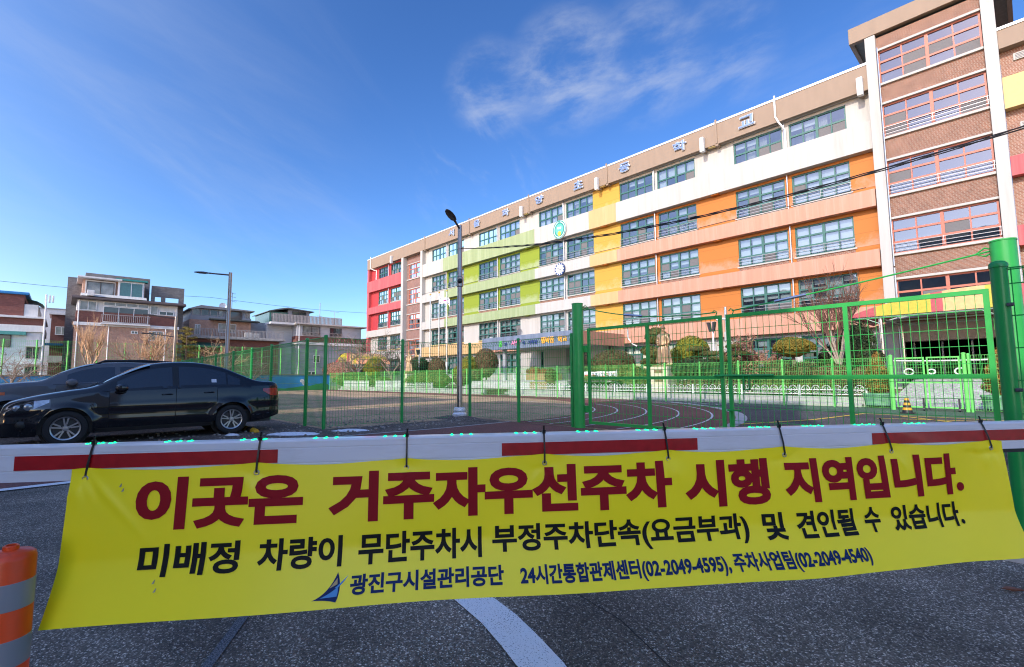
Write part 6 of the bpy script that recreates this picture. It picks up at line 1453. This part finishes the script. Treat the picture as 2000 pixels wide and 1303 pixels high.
# white notice banner before the hedge: its small print is not readable from the gate
nb = thing('notice_banner', 'white notice banner with faint red and blue print tied before the green hedge', 'banner', (-16.1, 21.4, .85))
obj('cloth', MB().grid([[(-17.2 + 2.14 * i / 24, 21.4 + .03 * math.sin(i * .9), .86 + .56 * j / 6 + .012 * math.sin(i * .6)) for i in range(25)] for j in range(7)]), mat('white_banner_cloth', (.76, .75, .75), .6), nb, True)
pr = MB(); pb = MB(); rnd = random.Random(5)
for z in (1.30, 1.22, 1.14):
    x = -16.6
    while x < -15.2: w = rnd.uniform(.05, .16); (pr if rnd.random() < .3 else pb).box(x, x + w, 21.355, 21.36, z, z + .035); x += w + rnd.uniform(.03, .1)
pr.box(-17.1, -16.85, 21.355, 21.36, 1.18, 1.26)
obj('red_print', pr, mat('red_print', (.5, .05, .06), .6), nb); obj('blue_print', pb, mat('blue_print', (.12, .14, .22), .6), nb); obj('yellow_print', MB().box(-17.1, -16.7, 21.355, 21.36, .93, .96), mat('yellow_print', (.7, .5, .05), .6), nb)
for x in (-17.25, -15.0): obj('stake', MB().tube([(x, 21.4, .34), (x, 21.4, 1.5)], .02, 6), white_iron, nb)
# traffic cone
cx_, cy_ = -2.63, 18.15
cn_ = thing('traffic_cone', 'small black and yellow striped cone in front of the small gate', 'cone', (cx_, cy_, .01))
for k in range(6):
    z0, z1 = .03 + .07 * k, .03 + .07 * (k + 1); r = lambda z: .135 - .20 * z
    obj('band', MB().lathe([(r(z0), z0), (r(z1), z1)], 20, c=(cx_, cy_, .01), cap=(k == 5)), yst if k % 2 else black, cn_, True)
obj('base', MB().bevbox(cx_ - .17, cx_ + .17, cy_ - .17, cy_ + .17, .012, .04, .01), black, cn_)
# pots by the steps
for k, (x, y) in enumerate(((-29.0, 26.0), (-28.2, 26.4), (-27.3, 26.8))):
    t = thing('flower_pot', ('leftmost', 'middle', 'rightmost')[k] + ' of three white flower pots at the top of the entrance steps', 'flower pot', (x, y, .9), 0, 'white flower pots at the steps'); obj('pot', MB().lathe([(.14, .9), (.22, 1.42), (.24, 1.45), (.21, 1.45), (.19, 1.38), (.001, 1.38)], 18, c=(x, y, 0)), white_plastic, t, True)
bx_ = thing('planter_box', 'long brown timber planter box on the entrance platform', 'planter', (-25.8, 27, .9)); obj('box', MB().bevbox(-27.2, -23.9, 26.6, 27.2, .9, 1.42, .02), mat('brown_timber', (.30, .19, .09), .8, var=.3, scale=3, stretch=(.3, 1, 6)), bx_)
bx2 = thing('planter_box', 'low brown timber planter box right of the entrance steps', 'planter', (-22.3, 23, 0)); obj('box', MB().bevbox(-22.85, -21.3, 22.7, 23.6, .345, .85, .02), MATS['brown_timber'], bx2)
rp_ = thing('guard_rail', 'curved white guard panel with round cut outs before the tower doors', 'railing', (-2.5, 27, .9))
obj('panel', MB().tube([(-4.3, 27.3, 1.75), (-3.0, 26.9, 1.70), (-1.5, 26.9, 1.70), (0, 27.3, 1.75)], .03, 6), white_iron, rp_)
rg = MB()
for x, r in ((-3.75, .16), (-3.0, .12), (-2.1, .17), (-1.0, .26), (.2, .16)): rg.tube([(x + r * math.cos(R(q)), 26.95, 1.25 + r * .8 * math.sin(R(q))) for q in range(0, 361, 20)], .03, 5)
obj('round_trim', rg, white_iron, rp_)
# snow left on the dirt, two patches
snow_m = mat('old_snow', (.74, .76, .80), .8, var=.1, scale=20, bump=.5, dirt=(.45, .42, .40), dirt_amt=.35, dirt_scale=9)
def patch(label, pts, h, seed):
    rnd = random.Random(seed); c = Vector((sum(p[0] for p in pts) / len(pts), sum(p[1] for p in pts) / len(pts))); rows = []
    for k in range(6):
        f = 1 - k / 5.5; rows.append([(c.x + (p[0] - c.x) * f * (1 + rnd.uniform(-.12, .12)), c.y + (p[1] - c.y) * f * (1 + rnd.uniform(-.12, .12)), .006 + h * (1 - f ** 2) + rnd.uniform(0, h * .5) * (k > 0)) for p in pts])
    tag(obj('snow_patch', MB().loft(rows, False, True), snow_m, None, True), label, 'snow')
def ell(X, Y, a, b, n=22, rot=0): return [cw(X + a * math.cos(2 * math.pi * k / n), Y + b * math.sin(2 * math.pi * k / n)) for k in range(n)]
patch('larger flat patch of old snow left of the corner fence post', ell(-4.55, 10.15, .55, .20), .035, 3)
patch('smaller flat patch of old snow right of the corner fence post', ell(-3.55, 10.75, .42, .16), .03, 4)
patch('tiny lump of old snow beside the yellow wheel stop', ell(-5.75, 10.05, .14, .08), .03, 5)
grit = MB(); rnd = random.Random(44)
for _ in range(260):
    X_, Y_ = rnd.uniform(-2.6, 3.0), rnd.uniform(1.5, 4.5); q = cw(X_, Y_); r = rnd.uniform(.0022, .006); grit.ball((q[0], q[1], r * .4), r, 6, 4, (1, rnd.uniform(.6, 1), .7), .25, rnd)
tag(obj('road_grit', grit, mat('pale_grit', (.52, .49, .45), .9, var=.4, scale=40), None, True), 'loose pale grit scattered on the asphalt in front of the barrier', 'grit', None, 'stuff')
# gravel and litter scattered on the dirt
gr = MB(); rnd = random.Random(12)
for _ in range(420):
    x, y = rnd.uniform(-13, -9.6), rnd.uniform(-1, 8.2); r = rnd.uniform(.012, .04); gr.ball((x, y, .006 + r * .3), r, 6, 4, (1, rnd.uniform(.6, 1), .6), .2, rnd)
g_ = obj('gravel', gr, mat('gravel_stone', (.27, .24, .21), .9, var=.4, scale=3), None, True); tag(g_, 'loose small stones on the bare earth by the parked cars', 'gravel', None, 'stuff')
# ------------------------------------------------------------------ houses beyond the playground (fronts face +x) and blocks behind the camera
hb1 = brick('house_brick', (.36, .18, .12), (.48, .25, .17), (.45, .36, .29), w=.26, h=.09, ms=.012)
hb2 = brick('dark_house_brick', (.16, .055, .042), (.22, .075, .058), (.18, .11, .09), w=.26, h=.09, ms=.010)
hb3 = brick('grey_house_brick', (.16, .15, .145), (.23, .22, .215), (.12, .115, .112), w=.30, h=.09, ms=.012)
hw = mat('house_white_render', (.68, .67, .65), .8, var=.06, dirt=(.36, .34, .32), dirt_amt=.4, dirt_scale=.7, stretch=(1, 1, .4))
hteal = mat('house_pale_teal_render', (.58, .66, .63), .8, var=.06, dirt=(.36, .40, .38), dirt_amt=.3, dirt_scale=.6)
hgrey = mat('grey_metal_siding', (.27, .28, .30), .6, var=.10, scale=1.2, stretch=(1, 1, 8), dirt=(.2, .2, .2), dirt_amt=.3)
hwf = mat('white_window_frame', (.78, .78, .77), .5, var=.04)
hgl = mat('house_window_glass', (.035, .045, .05), .04, var=.5, scale=.9, spec=.8)
hgl2 = mat('curtained_window_glass', (.20, .20, .19), .10, var=.5, scale=1.5, spec=.8)
heave = mat('brown_eave', (.075, .055, .05), .7); hroofg = mat('green_plastic_roof', (.02, .16, .12), .4); hblue = mat('blue_roof_edge', (.02, .20, .48), .5)
hrail = mat('balcony_rail', (.34, .31, .29), .6, var=.2)
def hwin(t, x, y0, y1, z0, z1, cols=2, f=hwf, g=hgl, rows=1, w=.06):
    mb = MB(); mb.box(x, x + .08, y0, y1, z0, z0 + w).box(x, x + .08, y0, y1, z1 - w, z1).box(x, x + .08, y0, y0 + w, z0 + w, z1 - w).box(x, x + .08, y1 - w, y1, z0 + w, z1 - w)
    for k in range(1, cols): y = y0 + (y1 - y0) * k / cols; mb.box(x, x + .08, y - w / 2, y + w / 2, z0 + w, z1 - w)
    o = obj('window', mb, f, t); obj('pane', MB().box(x - .02, x + .02, y0 + w * .5, y1 - w * .5, z0 + w * .5, z1 - w * .5), g, o); return o
def hrailing(t, x, y0, y1, z0, z1, step=.16, solid=None, r=.018):
    mb = MB(); mb.box(x - .03, x + .03, y0, y1, z1 - .06, z1).box(x - .03, x + .03, y0, y1, z0, z0 + .05)
    y = y0
    while y <= y1: mb.box(x - r, x + r, y - r, y + r, z0 + .05, z1 - .06); y += step
    o = obj('balcony_railing', mb, hrail, t); return o
# --- brown brick house
h = thing('brick_house', 'four storey brown brick house with grey brick block behind it and a railed balcony', 'house', (-70, 5, 0))
B = lambda n, mb, m: obj(n, mb, m, h)
X = -67.2  # main house coordinates come from image pixels, scaled outward about the camera
B('wall', MB().box(-77, X, .55, 9.5, 0, 6.9), hb1)
B('belt', MB().bevbox(-77, X + .12, .45, 9.55, 6.9, 7.24, .02), hw)
B('upper_wall', MB().box(-77, X, .6, 9.4, 7.241, 8.42), hb2)
B('window_band_wall', MB().box(-77, X - .05, .65, 9.35, 8.421, 9.62), hw)
B('eave', MB().prism([(-77, 9.62), (X + .75, 9.62), (X + .75, 9.74), (X + .2, 9.98), (-77, 9.98)], .2, 10.05, 'y'), heave)
B('porch_roof', MB().prism([(-69.6, 9.99), (X + .35, 9.99), (X - .3, 10.35), (-69.6, 10.55)], .9, 6.4, 'y'), mat('white_sheet_roof', (.52, .52, .50), .5, var=.12))
B('attic_wall', MB().box(-77, -68.4, 1.0, 6.3, 10.0, 12.0), hb1)
B('attic_wall', MB().box(-68.399, -68.2, 1.2, 3.7, 10.1, 11.9), hw)
B('attic_roof', MB().bevbox(-74, -67.4, .55, 4.2, 12.0, 12.16, .02), hw)
B('sunroom', MB().box(-68.4, -67.9, 3.9, 6.2, 10.2, 12.1), hwf); B('sunroom_roof', MB().prism([(-68.6, 12.1), (-67.5, 12.1), (-68.0, 12.35), (-68.6, 12.35)], 3.7, 6.5, 'y'), hroofg)
hwin(h, -68.2, 1.3, 3.6, 10.35, 11.75, 2, heave, hgl2); hwin(h, -67.9, 4.0, 6.1, 10.35, 11.95, 2, hwf, mat('green_tinted_glass', (.05, .15, .14), .05, spec=.8))
B('grey_block', MB().box(-80, -70.0, 1.2, 6.9, 9.99, 12.95), hb3)
B('grey_block', MB().box(-82, -72.5, -.2, 3, 0, 12.7), hb3)
B('grey_block_wing', MB().box(-78, -68.6, 6.95, 10.1, 0, 9.98).box(-68.9, -68.6, 6.95, 7.3, 9.981, 10.75).box(-68.9, -68.6, 7.9, 8.3, 9.981, 10.75).box(-68.9, -68.6, 9.6, 10.1, 9.981, 10.75).box(-68.9, -68.6, 6.95, 10.1, 10.751, 12.0), hb3)
hwin(h, X - .04, .85, 2.2, 8.5, 9.5, 2, hwf, hgl2)
hwin(h, X - .04, 2.75, 6.65, 7.35, 9.05, 3, hwf, hgl); hwin(h, X - .04, 2.75, 6.65, 9.12, 9.55, 4, hwf, hgl2)
hwin(h, X - .04, 7.6, 9.0, 8.48, 8.95, 2, hwf, hgl); hwin(h, X - .04, 6.8, 7.5, 8.5, 9.5, 1, hwf, hgl2)
hwin(h, X - .01, 6.75, 8.15, 5.5, 6.6, 2, hwf, hgl); hwin(h, X - .01, 5.2, 5.8, 6.2, 6.55, 2, hwf, hgl); hwin(h, X - .01, 6.2, 8.2, 2.6, 3.2, 4, hwf, hgl); hwin(h, X - .01, 4.5, 5.1, 2.7, 3.1, 2, hwf, hgl)
hrailing(h, X + .55, 2.6, 6.8, 7.25, 8.15, .17); B('balcony_slab', MB().box(X + .12, X + .6, 2.6, 6.8, 7.1, 7.24), hw)
for y in (.8, 3.3, 8.3, 9.2): B('drainpipe', MB().tube([(X + .1, y, 9.6 if y in (.8, 9.2) else 6.9), (X + .1, y, 0)], .05, 6), hwf)
B('air_conditioner', MB().bevbox(X + .1, X + .5, 1.35, 1.95, 10.02, 10.6, .02), hw)
# --- white house with blue roof edge
h = thing('white_house', 'pale house with a red brick top floor under a blue roof edge', 'house', (-70, -5, 0))
B('wall', MB().box(-77, X, -14, -1.75, 0, 5.95), hteal)
B('belt', MB().bevbox(-77, X + .25, -14, -1.65, 5.95, 6.6, .02), hw); B('brick_band', MB().box(-77, X, -14, -1.8, 6.601, 7.3), hb2); B('ledge', MB().bevbox(-77, X + .3, -14, -1.6, 7.3, 7.5, .02), hw)
B('top_floor', MB().box(-77, X - .1, -14, -3.2, 7.501, 9.6), brick('top_floor_brick', (.20, .065, .05), (.27, .095, .075), (.15, .09, .08), w=.26, h=.09, ms=.010)); B('roof', MB().bevbox(-77, X + .2, -14, -2.9, 9.6, 9.85, .03), hblue)
B('annex', MB().box(-77, X - .15, -3.19, -2.2, 7.501, 8.7), hw); B('annex_roof', MB().loft([[(X - 4, y, z), (X + .1, y, z)] for y, z in ((-3.1, 9.25), (-2.3, 9.05), (-1.9, 8.8), (-1.7, 8.5))], closed=False), hroofg)
hwin(h, X + .0, -8.0, -3.9, 4.4, 5.6, 3, heave, hgl); B('shop_canopy', MB().box(X, X + .5, -9, -2.9, 5.62, 5.94), mat('teal_canopy', (.08, .30, .26), .4))
B('bay_panel', MB().box(X, X + .06, -2.85, -1.85, 4.7, 5.9), hw); hwin(h, X + .02, -2.85, -1.85, 3.3, 4.5, 2, hrail, hgl); hwin(h, X + .02, -2.85, -1.85, 1.4, 2.6, 2, hrail, hgl)
B('balcony_slab', MB().box(X, X + .5, -2.9, -1.7, 2.75, 3.1).box(X, X + .5, -2.9, -1.7, 4.5, 4.62), hw)
B('drainpipe', MB().tube([(X + .35, -1.65, 9.0), (X + .35, -1.65, 0)], .07, 6), hwf)
for k in range(3): B('antenna_panel', MB().bevbox(X + .1 - k * .3, X + .25 - k * .3, -1.75 + k * .25, -1.6 + k * .25, 8.9 + .1 * k, 9.8, .02), hwf)
# --- houses seen in the gap
h = thing('grey_house', 'plain pale grey house glimpsed in the gap between the white and the brick house', 'house', (-90, 0, 0))
B('wall', MB().box(-97, -88, -3.2, .9, 0, 10.6), hw); hwin(h, -87.99, -.8, .5, 9.2, 9.9, 2, hrail, hgl2); B('coping', MB().box(-97, -87.9, -3.3, 1.0, 10.6, 10.75), hgrey)
h = thing('brick_house', 'narrow dark red brick house with a blue porch roof in the gap', 'house', (-80, 0, 0))
B('wall', MB().box(-84, -79, -1.4, .5, 0, 9.0), hb2); B('eave', MB().box(-84, -78.6, -1.6, .6, 9.0, 9.2), hw); B('porch_roof', MB().box(-79, -77.5, -1.9, .5, 5.3, 5.5), hblue); hwin(h, -78.98, -1.0, .1, 6.6, 7.6, 2, hwf, hgl2); B('sign_panel', MB().box(-79, -78.9, -1.5, .3, 3.3, 4.1), hw)
# --- house with dark roof rooms and long balcony
X3 = -72.0
h = thing('balcony_house', 'low brick house with dark glazed roof room and a long weathered railed balcony', 'house', (-76, 16, 0))
B('wall', MB().box(-84, X3, 11.2, 22.0, 0, 6.35), hb2); B('balcony_slab', MB().bevbox(-84, X3 + .9, 11.0, 22.6, 6.36, 6.66, .03), mat('stained_concrete', (.34, .33, .31), .9, var=.2, dirt=(.08, .08, .07), dirt_amt=.7, dirt_scale=2.5))
hrailing(h, X3 + .75, 11.6, 22.4, 6.67, 7.65, .17, r=.03)
B('middle_floor', MB().box(-84, X3 - .6, 11.4, 18.5, 6.67, 8.85), hb1); B('tile_roof', MB().prism([(X3 - 1.0, 8.86), (X3 + .4, 8.86), (X3 + .4, 8.95), (X3 - 1.0, 9.2)], 13.6, 19.4, 'y'), mat('dark_tile', (.045, .055, .05), .7))
B('roof_room', MB().box(-84, X3 - 1.0, 11.5, 18.6, 8.86, 9.45), hgrey); B('roof_room', MB().box(-84, X3 - 1.15, 11.6, 18.5, 9.451, 10.35), hgrey)
B('flat_roof', MB().prism([(11.2, 10.2), (12.6, 10.75), (18.9, 10.5), (18.9, 10.35), (12.6, 10.36), (11.2, 10.1)], -84, X3 - .6, 'x'), mat('flat_roof_edge', (.20, .20, .20), .7))
for y0, y1, g in ((11.7, 12.6, hgl2), (12.7, 13.6, hgl), (13.7, 14.6, hgl), (14.7, 15.2, hgl2), (17.9, 18.45, hgl2)): hwin(h, X3 - 1.14, y0, y1, 9.48, 10.3, 1, hrail, g)
hwin(h, X3 - .98, 15.5, 17.4, 8.95, 10.25, 1, heave, hgl); hwin(h, X3 - .59, 14.6, 16.7, 7.3, 8.5, 2, hwf, hgl2); hwin(h, X3 - .59, 12.0, 12.6, 6.9, 8.2, 2, hwf, hgl2)
B('back_wing', MB().box(-86, X3 - 3, 18.6, 22.5, 6.67, 9.2), hgrey)
B('awning', MB().prism([(X3, 5.5), (X3 + 1.3, 5.2), (X3 + 1.3, 5.5), (X3, 5.9)], 11.2, 15.5, 'y'), mat('green_awning', (.015, .10, .075), .5))
B('air_conditioner', MB().bevbox(X3 + .1, X3 + .5, 17.6, 18.4, 6.68, 7.4, .02), hwf); B('water_tank', MB().bevbox(X3 + .1, X3 + .6, 18.6, 19.3, 6.68, 7.3, .05), hwf)
B('satellite_dish', MB().lathe([(.02, 0), (.3, .05), (.45, .16)], 18, c=(X3 - 2, 15.3, 11.0), axis='x', cap=False).tube([(X3 - 1.95, 15.3, 10.3), (X3 - 1.95, 15.3, 11)], .03, 6), hwf)
an = MB().tube([(X3 - 2, 16.4, 10.3), (X3 - 2, 16.4, 13.0)], .03, 6)
for z, w in ((12.9, .35), (12.4, .45), (11.8, .5)):
    an.tube([(X3 - 2, 16.4 - w, z + .1), (X3 - 2, 16.4 + w, z - .1)], .018, 4)
    for q in (-1, -.5, .5, 1): an.tube([(X3 - 2.3, 16.4 + q * w, z), (X3 - 1.7, 16.4 + q * w, z)], .012, 4)
B('aerial', an, heave)
# --- white sided house with roof terrace
h = thing('terrace_house', 'grey white house with railed roof terrace and curved glazed penthouse left of the school', 'house', (-76, 29, 0))
B('wall', MB().box(-84, X3, 24.4, 34.2, 0, 6.5), hgrey); B('brick_band', MB().box(-84, X3 + .02, 24.38, 34.2, 6.501, 7.35), hb2); B('upper_wall', MB().box(-84, X3, 24.4, 34.2, 7.351, 9.0), mat('pale_siding', (.44, .44, .45), .6, var=.12, scale=1.2, stretch=(1, 1, 9)))
B('belt', MB().box(-84, X3 + .3, 24.3, 34.3, 6.1, 6.48), hw)
B('eave', MB().bevbox(-84, X3 + .7, 24.0, 34.9, 9.0, 9.2, .02), mat('stained_eave', (.42, .39, .36), .8, var=.15))
hrailing(h, X3 - .1, 21.2, 31.0, 9.21, 10.35, .2, r=.06); B('terrace_slab', MB().box(-84, X3 - .05, 20.9, 24.39, 8.9, 9.19), hw)
B('side_wing', MB().box(-84, X3 - 2, 20.9, 24.39, 0, 8.89), mat('pale_siding2', (.48, .48, .48), .6, var=.12, scale=1.2, stretch=(1, 1, 9)))
B('penthouse', MB().box(-82, X3 - 2.2, 23.8, 26.9, 9.2, 11.35), hgrey); B('penthouse_roof', MB().prism([(21.0, 10.9), (22.4, 11.3), (23.6, 11.55), (27.4, 11.25), (27.4, 11.15), (23.6, 11.36), (21.0, 10.8)], -82, X3 - 1.6, 'x'), mat('dark_roof_edge', (.10, .105, .10), .7))
B('glasshouse', MB().box(-81, X3 - 2.0, 21.2, 23.7, 9.2, 10.85), mat('teal_glasshouse', (.05, .11, .10), .2, spec=.8)); hwin(h, X3 - 1.98, 21.3, 23.6, 9.4, 10.75, 4, hroofg, hgl2); hwin(h, X3 - 2.18, 24.4, 26.4, 9.9, 11.1, 2, heave, hgl)
hwin(h, X3 + .01, 25.2, 27.7, 7.5, 8.85, 2, heave, hgl2); hwin(h, X3 + .01, 29.2, 31.0, 7.45, 8.75, 2, heave, hgl); hwin(h, X3 + .01, 26.8, 27.8, 3.5, 4.6, 2, hwf, hgl); hwin(h, X3 + .01, 30.8, 31.3, 3.4, 4.9, 1, heave, hgl); hwin(h, X3 + .01, 26, 27.2, 1.2, 2.2, 2, hwf, hgl)
hrailing(h, X3 + .2, 25.1, 27.8, 7.45, 7.95, .2); hrailing(h, X3 + .2, 29.1, 31.1, 7.45, 7.95, .2)
B('drainpipe', MB().tube([(X3 + .12, 24.7, 9), (X3 + .12, 24.7, 0)], .06, 6), hwf)
B('aerial', MB().tube([(X3 - 1, 28.0, 9.2), (X3 - 1, 28, 12.6)], .05, 6).tube([(X3 - 1, 27.6, 10.6), (X3 - 1, 28.4, 10.5)], .03, 5).tube([(X3 - .6, 30.1, 9.3), (X3 - .6, 30.1, 11.4)], .025, 5).tube([(X3 - .6, 29.4, 11.4), (X3 - .6, 30.8, 11.3)], .02, 5), hrail)
h = thing('small_house', 'small dark tiled roof house peeping out at the corner of the school', 'house', (-78, 37, 0))
B('wall', MB().box(-84, -74, 35.2, 41, 0, 6.9), hb2); B('roof', MB().prism([(34.8, 6.9), (38, 8.0), (41.4, 6.9)], -84.5, -73.5, 'x'), mat('orange_tile', (.30, .15, .07), .8))
# --- neighbouring blocks behind the camera: they shade the road and show in the school windows; walls made pale to add bounce light
def block(label, poly, y0, y1, m):
    y0 = max(y0, -16); t = thing('apartment_block', label, 'building', (poly[0][0], y1, 0)); obj('wall', MB().prism(poly, y0, y1, 'y'), m, t)
    xs = [p[0] for p in poly]; zt_ = min(p[1] for p in poly if p[1] > 1); w = MB()
    z = 1.2
    while z < zt_ - 2.2:
        x = min(xs) + .8
        while x < max(xs) - 1.6: w.box(x, x + 1.5, y1 - .01, y1 + .05, z, z + 1.3); x += 2.9
        z += 2.9
    obj('windows', w, hgl, t); return t
block('cream apartment block down the road, mirrored in the sedan', [(15, 0), (27, 0), (27, 9), (15, 9)], -9, 2.0, hw)  # added out of view so the sedan's flank reflects less open sky
block('white apartment block across the road, mirrored in the tower windows', [(.5, 0), (8, 0), (8, 12.6), (.5, 12.6)], -24, -11, hw)
block('taller white apartment block across the road, mirrored in the school windows', [(-9.0, 0), (.49, 0), (.49, 13.2), (-.9, 15.2), (-1.6, 18.5), (-9.0, 18.5)], -25, -11, hw)
block('lower pale green apartment block beside the taller white one', [(-14.0, 0), (-9.01, 0), (-9.01, 15.6), (-14.0, 15.6)], -25, -11, hteal)
block('long pale apartment block across the road from the playground', [(-36, 0), (-16.7, 0), (-16.7, 15.4), (-24, 15.4), (-24, 14.0), (-36, 14.0)], -26, -11, hw)
